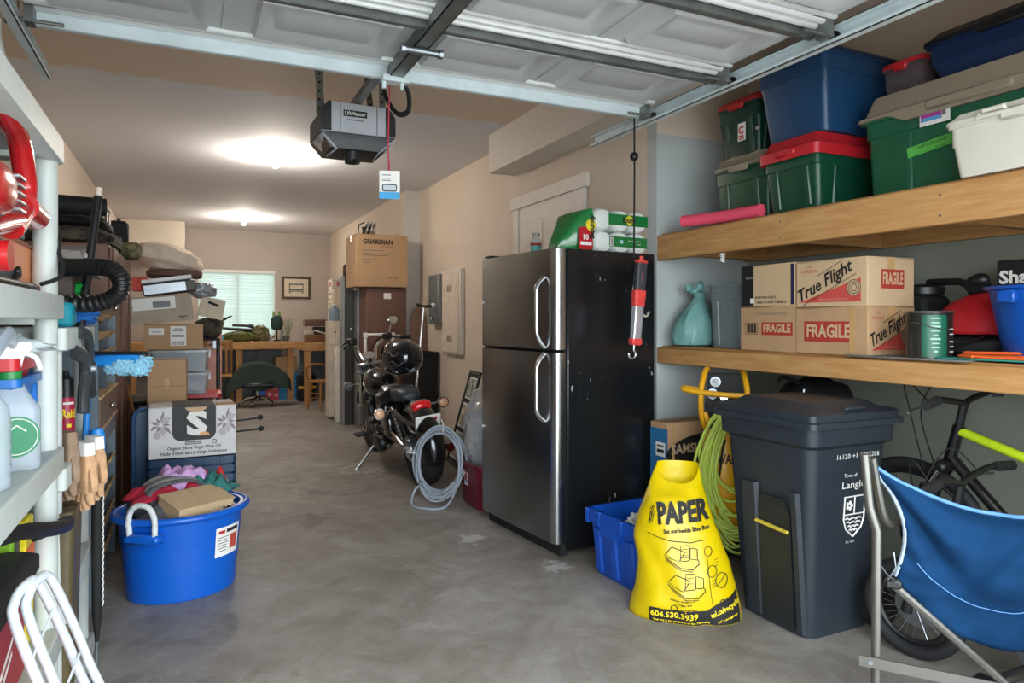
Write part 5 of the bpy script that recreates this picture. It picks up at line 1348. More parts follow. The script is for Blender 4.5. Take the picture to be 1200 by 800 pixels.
for a in (1.5, 2.9):
    p = Vector((cx, cy, cz)) + nx * (.20 * math.cos(a)) + up * (.255 * math.sin(a)); b = MB(); b.M = Matrix.Translation(p); b.tube(arc((0, 0, 0), .05, 0, 330, 12, 'yz' if a < 2 else 'xy'), .004, 5, closed=True); b.build('cable_tie', WHITEP, co)

# maroon bin and clear bag
MAR = mat('maroon_plastic', '#6d1428', .38)
t = thing('storage_bin', 'maroon plastic bin on the floor behind the fridge', 'bin', (1.97, 4.52, 0))
b = MB(); b.rloft([(.16, .17, .05, 0), (.165, .175, .05, .01), (.19, .2, .05, .29), (.205, .215, .05, .295), (.205, .215, .05, .315), (.185, .195, .05, .315), (.155, .165, .05, .02)], 5); b.build('body', MAR, t)
decal(t, (-.178, .03, .19), NX, .06, .09, PAPER, 'sticker', lift=.006); decal(t, (-.1785, .03, .20), NX, .035, .05, REDINK, 'sticker_mark', lift=.0075); decal(t, (-.1785, .02, .17), NX, .035, .02, mat('sticker_blue', '#3a5fa8', .6), 'sticker_mark', lift=.0082)
CB = mat('clear_film', '#c9cfd6', .12, alpha=.38, bump=.5, bscale=12)
t = thing('clear_bag', 'clear plastic bag of empty bottles stuffed in the maroon bin', 'bag', (1.97, 4.55, .1))
b = MB(); b.blob((0, 0, .38), .185, .19, .33, amp=.22, fr=9, nu=28, nv=20, seed=4, pw=.85); b.build('bag_film', CB, t)
BOT = mat('crumpled_clear_bottle', '#b9cbe0', .1, alpha=.55)
random.seed(5)
for k in range(9):
    b = MB(); b.M = Matrix.Translation((random.uniform(-.1, .05), random.uniform(-.1, .1), .16 + .045 * k)) @ Matrix.Rotation(random.uniform(0, 3), 4, 'Z') @ Matrix.Rotation(random.uniform(.6, 2.4), 4, 'Y')
    b.lathe([(.012, -.07), (.028, -.068), (.03, -.02), (.026, 0), (.03, .03), (.018, .06), (.011, .068), (.011, .08)], 12)
    o = b.build('bottle', BOT); o.matrix_world = Matrix.Translation((1.97, 4.55, .1)); tag(o, 'empty clear plastic bottle inside the clear bag', 'bottle', 'bottles in the clear bag')

# ---------------------------------------------------------------- things on the right wall
t = thing('breaker_panel', 'tall cream breaker panel cover on the right wall', 'panel', (WR, 7.06, .94))
MB().box(-.06, -.001, -.275, .275, 0, .915, b=.008).build('housing', TRIMW, t)
MB().box(-.072, -.06, -.25, .25, .02, .895, b=.004).build('cover_door', mat('cream_panel', '#d9cbbb', .5), t)
for z in (.71, .17):
    for y in (-.03, .055): MB().box(-.076, -.07, y - .03, y + .03, z - .035, z + .035, b=.003).build('latch', TAUPE, t)
t = thing('meter_box', 'grey metal electrical box on the right wall with a small latch', 'panel', (WR, 7.56, 1.26))
MB().box(-.09, -.001, -.19, .17, 0, .57, b=.006).build('housing', mat('grey_enamel_box', '#8d9193', .4, .4), t)
MB().box(-.097, -.088, -.17, .15, .02, .55, b=.003).build('cover', mat('grey_enamel_cover', '#7d8385', .4, .4), t)
b = MB(); b.box(-.115, -.096, -.06, .0, .06, .12, b=.006); b.cyl((-.125, -.03, .05), (-.125, -.03, .09), .016, n=10); b.build('latch', STEEL, t)
MB().cyl((-.104, -.10, .30), (-.096, -.10, .30), .006).build('screw', STEEL, t); MB().cyl((-.104, -.10, .48), (-.096, -.10, .48), .006).build('screw', STEEL, t)

# collage frames leaning on the wall
def collage(label, loc, ry, w, h, cells, rz=0):
    t = thing('picture_frame', label, 'picture frame', loc, rz, ry=ry)
    b = MB()
    b.box(0, .02, -w / 2, w / 2, 0, .03, b=.003); b.box(0, .02, -w / 2, w / 2, h - .03, h, b=.003); b.box(0, .02, -w / 2, -w / 2 + .03, .03, h - .03, b=.003); b.box(0, .02, w / 2 - .03, w / 2, .03, h - .03, b=.003)
    b.build('frame', BLACK, t)
    MB().box(.012, .018, -w / 2 + .02, w / 2 - .02, .02, h - .02).build('backing', BLACKM, t)
    for i, (y0, y1, z0, z1, c) in enumerate(cells):
        MB().box(.008, .013, y0, y1, z0, z1).build('mat_board', PAPER, t)
        MB().box(.006, .009, y0 + .015, y1 - .015, z0 + .015, z1 - .015).build('picture', mat('print_' + c, c, .6, c2='#c9c2ae', scale=22, thr=(.42, .58)), t)
    return t
collage('tall black collage frame with landscape pictures leaning on the right wall', (2.13, 5.82, .02), .27, .36, .86, [(-.13, .13, .6, .8, '#3d6a5c'), (-.13, .13, .34, .56, '#8d7b5a'), (-.13, .13, .06, .30, '#6f8062')], rz=-.12)
collage('second black collage frame behind the maroon bin, nearer the fridge', (2.24, 5.50, .02), .27, .40, .84, [(-.15, .15, .58, .78, '#5a4a3c'), (-.15, .15, .34, .54, '#3a4a52'), (-.15, .15, .08, .30, '#7a6a52')], rz=-.12)
t = thing('plastic_crate', 'black plastic crate, lower of the two by the right wall', 'crate', (2.46, 7.75, 0), group='black crates by the right wall')
def crate(t):
    b = MB(); b.rloft([(.15, .19, .02, 0), (.16, .2, .02, .44), (.17, .21, .02, .445), (.17, .21, .02, .47), (.15, .19, .02, .47), (.14, .18, .02, .02)]); b.build('body', BLACKM, t)
    b = MB(); b.box(-.175, -.16, -.06, .06, .38, .41, b=.004); b.build('grip', STEEL, t)
crate(t)
t = copy_thing(t, (2.46, 7.75, .472), label='black plastic crate, upper of the two by the right wall')
# rounded brown board, edging tool
b = MB(); b.M = Matrix.Translation((2.535, 8.0, 0)) @ Matrix.Rotation(-.04, 4, 'X') @ Matrix.Rotation(.0, 4, 'Z')
poly = [(-.10, 0), (.10, 0), (.10, .9), (.09, 1.3), (.06, 1.44), (0, 1.48), (-.06, 1.44), (-.09, 1.3), (-.10, .9)]
b.M = b.M @ Matrix.Rotation(PI / 2, 4, 'X'); b.prism(poly, -.015, .015)
tag(b.build('tapered_board', mat('brown_board', '#7a604e', .6)), 'tall brown board with a rounded top leaning in the corner by the column', 'board')
t = thing('garden_edger', 'long handled tool with a T grip leaning against the right wall', 'tool', (2.24, 7.36, 0), ry=.10, rz=.1)
MB().cyl((0, 0, .12), (0, 0, 1.46), .016, n=12).build('shaft', CHROME, t)
b = MB(); b.tube([(-.09, -.02, 1.48), (0, 0, 1.465), (.11, .02, 1.49)], .017, 8); b.build('grip', BLACK, t)
b = MB(); b.blob((.12, .02, 1.495), .028, .028, .028); b.build('grip_end', WHITEP, t)
b = MB(); b.box(-.1, .1, -.008, .008, 0, .14, b=.004); b.build('blade', STEEL, t)

# brown cabinet with carton on top, steel locker, white pipe frame
BRN = mat('brown_lacquered_wood', '#6e4c3d', .45, var=.12, scale=3)
t = thing('tall_cabinet', 'plain brown tall cabinet under the big carton by the column', 'cabinet', (2.16, 8.38, 0))
MB().box(-.235, .26, -.22, .24, 0, 1.70, b=.006).build('carcass', BRN, t)
MB().box(-.23, .255, -.235, -.221, .03, 1.69, b=.004).build('door', BRN, t)
decal(t, (.02, -.235, 1.60), NY, .09, .07, PAPER, 'paper_note')
c = carton('big brown carton with black heading on top of the brown cabinet', (2.10, 8.36, 1.705), .62, .56, .62, CARD, tapeax='x')
text('GUARDIAN', .075, INK, c, (-.05, -.28, .53), NY, bold=.04, width=.36)
text('by generator supply', .02, INK, c, (.06, -.28, .48), NY, width=.15)
for i, (z, w) in enumerate(((.43, .25), (.39, .37), (.37, .30), (.32, .20), (.285, .09))): decal(c, (-.23 + w / 2, -.28, z), NY, w, .008, GREYINK, 'printed_line')
decal(c, (.13, -.28, .11), NY, .13, .03, mat('faint_print', '#a07a50', .7), 'faint_print')
t = thing('wire_lantern', 'chrome hooped lantern on top of the big carton', 'lantern', (2.0, 8.42, 2.327))
b = MB(); b.lathe([(.07, 0), (.075, .02), (.06, .04), (.06, .10), (.07, .12)], 20); b.build('lamp_body', BLACK, t)
for k, (dx, r) in enumerate(((-.02, .10), (.03, .11), (.07, .105))):
    b = MB(); b.tube([(dx + .02 * math.sin(a), -.04 + r * math.cos(a) * .6, .085 + r * .85 * math.sin(a)) for a in [2 * PI * i / 20 for i in range(20)]], .012, 8, closed=True); b.build('hoop', CHROME, t)
b = MB(); b.tube([(-.11, 0, .02), (-.10, 0, .15), (-.03, 0, .18)], .008, 6); b.build('arm', BLACK, t)
t = thing('steel_locker', 'narrow grey steel locker left of the brown cabinet', 'locker', (1.82, 8.80, 0))
SL = mat('blue_grey_steel', '#8a8d8c', .4, .2, var=.1)
MB().box(-.07, -.035, -.12, .05, 0, 1.86, b=.005).build('side_panel', SL, t)
MB().box(-.034, .07, -.13, .05, 0, 1.86, b=.005).build('door', mat('dark_blue_grey_steel', '#3a3836', .4, .2), t)
MB().box(.078, .105, -.3, -.02, 0, 1.69, b=.004).build('loose_panel', SL, t)
for z in (.5, 1.2): MB().cyl((.035, -.145, z), (.035, -.13, z), .012).build('latch', CHROME, t)
b = MB(); b.lathe([(.045, 1.862), (.05, 1.88), (.05, 1.98), (.035, 2.01), (.0, 2.02)], 16, c=(.0, -.05)); tag(b.build('brown_jar', mat('dark_brown_glass', '#4b3326', .3), loc=(1.82, 8.80, 0)), 'dark brown jar on top of the grey steel locker', 'jar')
t = thing('pipe_frame', 'white pipe stand in front of the brown cabinet', 'stand', (2.06, 7.95, 0))
for P in ([(-.19, 0, 0), (-.19, 0, 1.13)], [(.13, 0, 0), (.13, 0, 1.13)], [(-.19, 0, 1.14), (.13, 0, 1.14)], [(-.19, 0, .5), (.13, 0, .5)]): MB().tube(P, .019, 10).build('pipe', WHITEP, t)
b = MB(); b.box(-.215, -.165, -.025, .025, 1.10, 1.165, b=.008); b.build('elbow', WHITEP, t); b = MB(); b.box(.105, .155, -.025, .025, 1.10, 1.165, b=.008); b.build('elbow', WHITEP, t)

# cream cabinet with jug, wrapped boards
t = thing('filing_cabinet', 'narrow cream drawer cabinet with a water jug on top', 'cabinet', (1.78, 9.5, 0))
CRM = mat('cream_metal', '#cfc4b0', .5)
MB().box(-.09, .14, -.2, .0, .02, 1.30, b=.006).build('carcass', CRM, t)
for k in range(4):
    d = MB().box(-.085, .135, -.215, -.2, .04 + k * .315, .34 + k * .315, b=.004).build('drawer', CRM, t)
    MB().box(-.02, .06, -.23, -.215, .2 + k * .315, .22 + k * .315, b=.003).build('drawer_pull', CHROME, d)
t = thing('water_jug', 'clear blue water jug on the cream drawer cabinet', 'jug', (1.79, 9.40, 1.302))
MB().lathe([(.07, 0), (.075, .01), (.072, .05), (.076, .06), (.076, .13), (.05, .18), (.025, .195), (.025, .215)], 22).build('jug_body', mat('blue_tint_plastic', '#8ea6bd', .1, alpha=.7), t)
MB().lathe([(.028, .205), (.028, .228)], 14).build('cap', WHITEP, t)
b = MB(); b.M = Matrix.Translation((1.775, 8.97, 0)) @ Matrix.Rotation(-.03, 4, 'X'); b.box(-.065, .065, -.03, .03, .0, .96, b=.012)
tag(b.build('wrapped_board', mat('wrinkled_white_wrap', '#d6d1c6', .55, var=.15, scale=16, bump=.7, bscale=16)), 'white wrapped board standing before the cream drawer cabinet', 'board')
b = MB(); b.box(-.04, .05, -.02, .02, 0, 1.28, b=.004); tag(b.build('cream_plank', mat('cream_plank_paint', '#cbbfae', .6), loc=(1.80, 9.10, 0)), 'cream plank standing behind the white wrapped board', 'plank')

# ---------------------------------------------------------------- workbench at the back
wbn = thing('workbench', 'long lumber workbench under the blind window', 'workbench', (0.4, 11.9, 0))
MB().box(-1.3, 1.22, 0, 1.36, .93, .965, b=.003).build('worktop', SPFX, wbn)
MB().box(-1.3, 1.22, -.04, 0, .84, .965, b=.004).build('front_beam', SPFX, wbn)
for x in (-1.2, .31, 1.10): MB().box(x, x + .1, .0, .09, 0, .84, b=.004).build('leg', SPFZ, wbn)
wb2 = thing('workbench', 'shorter lumber workbench on the right, nearer than the window bench', 'workbench', (2.04, 10.9, 0))
MB().box(-.40, .41, 0, 1.0, .93, .965, b=.003).build('worktop', SPF, wb2)
MB().box(-.42, .41, -.04, 0, .84, .965, b=.004).build('front_beam', SPFX, wb2)
MB().box(-.42, -.38, 0, 1.0, .84, .965, b=.004).build('side_beam', SPF, wb2)
for x in (-.41, .31): MB().box(x, x + .1, 0, .09, 0, .84, b=.004).build('leg', SPFZ, wb2)
MB().box(-.36, .40, .95, .98, .0, .84).build('back_panel', mat('slate_panel', '#5f6b72', .7, var=.2), wb2)
tag(MB().box(-.55, .55, 0, .02, 0, .80, b=.002).build('backing_sheet', mat('mottled_grey_sheet', '#6d757b', .6, var=.35, scale=6), loc=(.95, 12.6, 0)), 'mottled grey sheet standing under the window bench', 'sheet')

# picture on the back wall
t = thing('picture_frame', 'dark framed line drawing hung on the back wall beside the window', 'picture frame', (1.835, YB, 1.915))
b = MB()
for x0, x1, z0, z1 in ((-.26, .26, .165, .205), (-.26, .26, -.205, -.165), (-.26, -.215, -.165, .165), (.215, .26, -.165, .165)): b.box(x0, x1, -.03, -.002, z0, z1, b=.005)
b.build('frame', mat('dark_walnut', '#4a392b', .45), t)
MB().box(-.22, .22, -.014, -.004, -.17, .17).build('mount', mat('cream_mount', '#d8cdb6', .7), t)
b = MB()
for x in (-.12, .12): b.box(x - .008, x + .008, -.017, -.014, -.09, .09); b.box(x - .03, x + .03, -.017, -.014, .085, .095); b.box(x - .03, x + .03, -.017, -.014, -.1, -.09)
b.build('drawn_post', GREYINK, t)['kind'] = 'stuff'
for z, h in ((.06, .018), (-.04, .03), (-.07, .01), (.075, .006)): MB().box(-.12, .12, -.017, -.014, z - h / 2, z + h / 2).build('drawn_beam', GREYINK, t)

# right bench: drawer organiser, boxes
t = thing('drawer_organiser', 'tall cream plastic drawer organiser on the right workbench', 'organiser', (2.24, 11.55, .967))
ORG = mat('cream_plastic', '#d9cfba', .5, var=.04)
MB().box(-.09, .20, -.2, .25, 0, .86, b=.006).build('carcass', ORG, t)
for k in range(5):
    d = MB().box(-.105, -.09, -.18, .22, .02 + k * .168, .17 + k * .168, b=.005).build('drawer', mat('pale_drawer', '#cbc3b2', .5), t)
    MB().box(-.118, -.105, -.06, .1, .10 + k * .168, .125 + k * .168, b=.003).build('drawer_lip', TAUPE, d)
c = carton('white box with red print on top of the cream drawer organiser', (2.28, 11.55, 1.829), .30, .34, .15, mat('white_card', '#ded6ca', .7), tape=False)
decal(c, (-.03, -.17, .075), NY, .09, .08, mat('rose_print', '#b56a74', .7), 'red_print'); decal(c, (.07, -.17, .09), NY, .1, .012, GREYINK, 'printed_line'); decal(c, (-.15, 0, .075), NX, .2, .08, MATS['rose_print'], 'red_print')
TEAK = mat('brown_crate_wood', '#7a5230', .6, var=.2)
t = thing('wooden_box', 'open brown wooden box of clutter on the right workbench', 'box', (1.88, 11.15, .967))
b = MB(); b.box(-.2, .2, -.14, -.125, 0, .12); b.box(-.2, .2, .125, .14, 0, .12); b.box(-.2, -.185, -.125, .125, 0, .12); b.box(.185, .2, -.125, .125, 0, .12); b.box(-.2, .2, -.14, .14, 0, .01); b.build('box_body', TEAK, t)
b = MB(); b.M = Matrix.Translation((.05, 0, .14)) @ Matrix.Rotation(.3, 4, 'Y'); b.box(-.12, .1, -.05, .05, 0, .02); tag(b.build('white_scraper', WHITEP, loc=(1.88, 11.15, .967)), 'pale flat tool lying across the brown wooden box', 'tool')
t = thing('machine_tool', 'small dark bench machine with a brown hood on the right workbench', 'tool', (1.95, 11.5, .967))
MB().box(-.22, .12, -.12, .12, 0, .10, b=.01).build('base', ENG, t); MB().box(-.10, .10, -.10, .10, .10, .24, b=.015).build('motor', BLACK, t)
MB().box(-.24, .10, -.13, .13, .25, .36, b=.01).build('hood', BRN, t); b = MB(); b.cyl((-.17, -.09, .13), (-.17, .05, .13), .07, n=18); b.build('wheel_guard', CRM, t)

# window bench clutter
OLV = mat('olive_canvas', '#5c6130', .8, var=.15); CAMO = mat('camouflage_canvas', '#857a58', .85, c2='#4a4a30', scale=18, thr=(.45, .55))
def soft(name, label, cat, loc, r, m, rz=0, amp=.2, pw=.7, seed=1, strap=None):
    t = thing(name, label, cat, loc, rz)
    b = MB(); b.blob((0, 0, r[2] * .96), r[0], r[1], r[2], amp=amp, fr=7, nu=20, nv=12, seed=seed, pw=pw); b.build('body', m, t)
    if strap:
        b = MB(); b.tube(spline([(-r[0] * .7, -r[1] * .9, r[2] * .8), (-r[0] * .3, -r[1] * 1.1, r[2] * 2.0), (r[0] * .3, -r[1] * 1.1, r[2] * 2.0), (r[0] * .7, -r[1] * .9, r[2] * .8)], 5), .012, 6, flat=(1, .4)); b.build('strap', strap, t)
    return t
soft('canvas_bag', 'olive green canvas bag on the window bench', 'bag', (.78, 12.15, .967), (.25, .14, .08), OLV, strap=BLACKM)
soft('camouflage_bag', 'camouflage pack on the window bench right of the olive bag', 'bag', (1.10, 12.2, .967), (.15, .13, .13), CAMO, seed=3, strap=BLACKM)
t = thing('long_tool', 'dark long barrelled tool lying over the bags on the window bench', 'tool', (.72, 12.12, 1.145), rz=-.12)
b = MB(); b.tube([(-.42, 0, .06), (-.1, 0, .03), (.25, 0, .0)], [.014, .02, .03], 8); b.build('barrel', BLACK, t)
b = MB(); b.tube([(-.05, 0, .09), (.2, 0, .075)], .022, 10); b.cyl((.2, 0, .075), (.28, 0, .07), .03, n=12); b.build('scope', BLACK, t)
b = MB(); b.loft([[(.25, y, z) for y, z in ((-.02, -.03), (.02, -.03), (.02, .03), (-.02, .03))], [(.5, y, z) for y, z in ((-.02, -.09), (.02, -.09), (.02, .0), (-.02, .0))]]); b.build('stock', CAMO, t)
t = thing('cap_on_stand', 'dark green hooded cap on a short stand on the window bench', 'ornament', (1.36, 12.1, .967))  # dark green cap set on a short stand, not a lamp
b = MB(); b.lathe([(.04, .18), (.085, .2), (.10, .28), (.095, .36), (.06, .42), (.0, .43)], 20); b.build('hood', mat('dark_green_cloth', '#1d3833', .8), t)
b = MB(); b.cyl((0, 0, 0), (0, 0, .2), .012); b.cyl((0, 0, 0), (0, 0, .02), .06); b.build('stand', BLACK, t)
b = MB()
for k in (-1, 1): b.blob((k * .045 - .01, -.03, .44), .02, .015, .06)
b.build('green_leaves', mat('leaf_green', '#5e8a3c', .6), t)['kind'] = 'stuff'
for i, (x, y, h, r, c, nm) in enumerate(((.52, 12.1, .10, .04, '#3aa0a8', 'teal tin at the left end of the window bench'), (.46, 12.2, .13, .035, '#a8343c', 'red tin at the left end of the window bench'), (1.25, 12.3, .10, .04, '#b8bdc2', 'silver tin right of the camouflage pack'), (1.46, 12.25, .16, .03, '#9fb0a8', 'pale bottle between the green hood and the wall'), (1.5, 12.1, .08, .05, '#4b4f4d', 'dark pot at the right end of the window bench'))):
    t = thing('tin', nm, 'tin', (x, y, .967)); b = MB(); b.lathe([(r, 0), (r, h * .9), (r * .8, h), (r * .5, h)], 16); b.build('tin_body', mat('tin_' + c, c, .4), t); MB().lathe([(r * .55, h), (r * .55, h + .015)], 12).build('lid', BLACK, t)
t = thing('dried_stems', 'pale dried stems standing in a pot on the window bench end', 'plant', (1.56, 12.35, .967))
MB().lathe([(.03, 0), (.04, .08)], 12).build('pot', TAUPE, t)
b = MB(); random.seed(3)
for k in range(22):
    a = random.uniform(0, 6.28); q = random.uniform(.03, .09); h = random.uniform(.2, .36); b.tube([(0, 0, .05), (q * .5 * math.cos(a), q * .5 * math.sin(a), h * .6), (q * math.cos(a), q * math.sin(a), h)], .003, 4)
    b.blob((q * math.cos(a), q * math.sin(a), h), .012, .012, .02, nu=6, nv=4)
b.build('stems', mat('sage_stems', '#94a086', .8), t)['kind'] = 'stuff'

# under the benches
BT = mat('sky_blue_plastic', '#2f8fc4', .4)
tote('storage_tote', 'sky blue tote with a white label under the window bench', (1.52, 12.1, 0), .19, .16, .44, BT, None, group=None)
t = bpy.data.objects['storage_tote'] if False else None
c = carton('brown carton resting on the sky blue tote under the bench', (1.50, 12.12, .445), .34, .28, .26, CARD); decal(c, (.02, -.14, .13), NY, .09, .06, MATS['faint_print'], 'faint_print', rot=.5)
def sack(label, x, y, w, h, m, dots=None):
    t = thing('gift_bag', label, 'bag', (x, y, 0))
    b = MB(); b.loft([[(sx * w / 2 * k, sy * .08 * k, z) for sx, sy in ((-1, -1), (1, -1), (1, 1), (-1, 1))] for z, k in ((0, 1), (h * .6, 1.02), (h, .96))]); b.build('bag_body', m, t)
    b = MB(); b.tube(arc((0, -.07, h), w * .2, 0, 180, 10, 'xz'), .006, 5); b.build('handle', m, t)
    if dots:
        for k, (dx, dz) in enumerate(((-.05, .1), (.05, .2), (.0, .3), (-.06, .25), (.06, .08))):
            shape(t, (dx, -.085, dz), NY, [[(0, -.03), (.03, .01), (.02, .03), (0, .018), (-.02, .03), (-.03, .01)]], dots, 'printed_heart')
    return t
sack('red gift bag printed with pale hearts under the window bench', 1.27, 12.0, .20, .40, mat('red_gift_paper', '#b8323c', .5), mat('pale_pink_print', '#e6b8b8', .6))
sack('dark bag with a blue print between the chair base and red gift bag', 1.09, 12.08, .22, .36, mat('navy_bag', '#16213f', .6))
decal(bpy.data.objects['gift_bag.001'], (.03, -.083, .16), NY, .10, .16, mat('bright_blue_print', '#2f6fd0', .5), 'blue_print', lift=.004)
t = thing('tool_case', 'black case with a yellow band beside the front bench leg', 'case', (1.78, 11.65, 0))
MB().box(-.15, .12, -.12, .12, 0, .42, b=.015).build('case_body', BLACKM, t); MB().box(-.152, .122, -.124, -.118, .20, .25).build('yellow_band', MATS['compressor_yellow'], t); b = MB(); b.tube([(-.08, 0, .42), (-.08, 0, .46), (.05, 0, .46), (.05, 0, .42)], .01, 6); b.build('handle', BLACK, t)
STL = wood('worn_stool_wood', '#a9793f', '#835a2c', 2)
t = thing('wooden_stool', 'small old wooden chair standing under the right workbench', 'chair', (1.83, 10.4, 0), rz=.4)
for sx, sy in ((-1, -1), (1, -1), (-1, 1), (1, 1)): MB().tube([(sx * .17, sy * .16, 0), (sx * .13, sy * .12, .40)], [.016, .02], 10).build('leg', STL, t)
b = MB(); b.rloft([(.17, .16, .05, .40), (.18, .17, .05, .415), (.17, .16, .05, .43)]); b.build('seat', STL, t)
for sy in (-1, 1): MB().tube([(-.155, sy * .145, .16), (.155, sy * .145, .16)], .011, 8).build('stretcher', STL, t)
MB().tube([(-.15, -.14, .24), (-.15, .14, .24)], .011, 8).build('stretcher', STL, t)
b = MB(); b.tube(spline([(-.16, .15, .43), (-.18, .17, .60), (.0, .2, .66), (.18, .17, .60), (.16, .15, .43)], 6), .014, 8); b.build('bow_back', STL, t)
# draped chair on star base
t = thing('swivel_chair', 'low swivel chair with chrome star base draped in a dark green cloth', 'chair', (.98, 11.25, 0))
for k in range(5):
    a = k * 1.2566 + .5; b = MB(); b.tube([(.0, 0, .14), (.16 * math.cos(a), .16 * math.sin(a), .11), (.26 * math.cos(a), .26 * math.sin(a), .04)], [.022, .018, .014], 8); b.build('base_arm', CHROME, t)
    b = MB(); b.cyl((.26 * math.cos(a) - .012, .26 * math.sin(a), .025), (.26 * math.cos(a) + .012, .26 * math.sin(a), .025), .025, n=12); b.build('caster', BLACK, t)
MB().cyl((0, 0, .1), (0, 0, .32), .025).build('gas_column', CHROME, t)
MB().box(-.22, .22, -.2, .2, .30, .36, b=.02).build('seat', BLACK, t)
GC = mat('dark_green_canvas', '#2a3a34', .75, var=.12)
b = MB()
def drape(u, v):
    x = -.48 + .96 * u; s = math.sin(PI * u)
    y = -.26 + .52 * v
    z = .38 + .30 * (s ** .7) * (.55 + .45 * math.sin(PI * (v * .8 + .15)))
    if v < .35: z -= (.35 - v) * (.75 - .3 * math.cos(6 * u)); y += (.35 - v) * .3
    z -= .22 * max(0, .25 - u) * 3
    return (x, y, max(.12, z + .02 * mnoise.noise(Vector((u * 5, v * 5, 3)))))
b.grid(drape, 26, 20)
d = b.build('drape_cloth', GC, None, sharp=180, thick=.006); d.location = (.98, 11.25, 0); tag(d, 'dark green canvas cloth draped over the low swivel chair', 'cloth')
# slat-back chair at the bench end
t = thing('wooden_chair', 'pale wooden slat back chair pushed against the left bench end', 'chair', (.44, 11.55, 0))
for sx in (-1, 1):
    MB().tube([(sx * .19, -.2, 0), (sx * .18, -.19, .45)], .018, 8).build('leg', STL, t)
    MB().tube([(sx * .19, .2, 0), (sx * .19, .19, .5), (sx * .20, .24, 1.0)], .018, 8).build('back_post', STL, t)
MB().box(-.2, .2, -.21, .21, .44, .47, b=.01).build('seat', STL, t); MB().box(-.2, .2, .215, .245, .92, 1.0, b=.01).build('top_rail', STL, t)
for k in range(4): MB().box(-.15 + k * .085, -.11 + k * .085, .2, .215, .47, .93, b=.004).build('back_slat', STL, t)
# ---------------------------------------------------------------- white resin shelving on the left
def resin_shelf(label, x0, x1, y0, y1, tops, r=.031, full=True):
    t = thing('resin_shelf', label, 'shelf', (0, 0, 0))
    t.location = ((x0 + x1) / 2, (y0 + y1) / 2, 0)
    hx, hy = (x1 - x0) / 2, (y1 - y0) / 2
    for z in tops:
        b = MB(); b.rloft([(hx - .006, hy - .006, .012, z - .07), (hx, hy, .015, z - .066), (hx, hy, .015, z - .002), (hx - .004, hy - .004, .012, z)], 4); s = b.build('shelf_board', RESIN, t)
        for k in range(4):
            y = -hy + .15 + k * (2 * hy - .3) / 3; MB().box(-hx + .05, hx - .05, y - .008, y + .008, z - .085, z - .07).build('stiffening_rib', RESIN, s)
    zs = [0] + sorted(tops)
    for sx in (-1, 1):
        for sy in (-1, 1):
            for a, c in zip(zs, zs[1:]):
                MB().cyl((sx * (hx - .042), sy * (hy - .045), a), (sx * (hx - .042), sy * (hy - .045), c - .07), r, n=22).build('post', RESIN, t)
    return t
resin_shelf('pale grey resin shelving unit in the near left corner', -.93, -.328, .55, 2.42, [.10, .42, .93, 1.375, 1.83])
resin_shelf('lower pale grey resin shelf unit just beyond the near one', -.93, -.325, 2.43, 3.135, [.09, .46, .86, 1.28], r=.025)
S1, S2 = 1.376, .931

t = thing('tool_case', 'orange hard tool case with a dark badge on the near left shelving', 'case', (-.585, 2.12, S1 + .0))
ORC = mat('salmon_orange_plastic', '#d98a5f', .45, var=.06)
MB().box(-.18, .18, -.28, .295, 0, .15, b=.015).build('case_body', ORC, t); MB().box(-.183, .183, -.283, .298, .128, .136, b=.003).build('lid_seam', mat('dark_orange', '#a85a34', .5), t)
b = MB(); b.M = frame_matrix((.181, -.06, .075), *PX); b.rloft([(.075, .045, .012, 0), (.075, .045, .012, .003)]); b.build('badge', mat('dark_teal_badge', '#3c4a4b', .5), t)
shape(t, (.185, -.03, .075), PX, [[(-.02, -.025), (-.005, -.025), (.02, .0), (-.005, .03), (-.02, .03), (.0, .0)]], PAPER, 'badge_arrow')
b = MB(); b.M = frame_matrix((.185, .0, .03), *PX) @ Matrix.Rotation(.6, 4, 'Z'); b.box(-.035, .03, -.008, .008, 0, .012, b=.003); b.box(.02, .045, -.014, .014, 0, .014, b=.004); b.build('case_latch', BLACK, t)
t = thing('tool_case', 'slate blue case stacked on the orange tool case', 'case', (-.60, 2.15, S1 + .152))
SLB = mat('slate_blue_plastic', '#44555e', .5)
MB().box(-.18, .17, -.26, .265, 0, .13, b=.02).build('case_body', SLB, t); MB().box(-.185, .175, -.265, .268, .0, .03, b=.008).build('lower_rim', mat('pale_slate_plastic', '#6d828c', .5), t)
b = MB(); b.prism([(-.06, 0), (.06, 0), (0, .09)], 0, .02); b.M = Matrix.Identity(4)
b2 = MB(); b2.M = frame_matrix((.171, -.02, .03), *PX); b2.prism([(-.05, 0), (.05, 0), (.03, .08), (-.02, .08)], 0, .012); b2.build('moulded_wedge', MATS['pale_slate_plastic'], t)
MB().box(-.16, .15, -.2, .18, .13, .155, b=.01).build('black_top', BLACK, t)
# red blower
RB_ = mat('glossy_red_plastic', '#b51a1f', .22, coat=.5)
t = thing('power_tool', 'glossy red power tool with a big loop handle at the left frame edge', 'power tool', (-.375, 2.0, S1 + .012))
b = MB(); b.blob((.0, -.30, .185), .055, .13, .055, pw=.7, nu=20, nv=12); b.build('motor_body', RB_, t)
for k in range(5): MB().box(.02, .05, -.20, -.135, .15 + k * .018, .158 + k * .018, b=.002).build('cooling_fin', ALU, t)
b = MB(); b.tube(spline([(.0, -.22, .42), (.0, -.08, .385), (.0, .05, .36), (.0, .135, .27), (.0, .12, .21), (.0, .06, .165), (.0, -.02, .13)], 6), .026, 12, flat=(1, 1)); b.build('loop_handle', RB_, t)
b = MB(); b.cyl((.0, .10, .20), (.0, .265, .195), .036, .034, n=20); b.cyl((.0, .265, .195), (.0, .285, .195), .034, .02, n=20); b.build('fuel_cap', RB_, t)
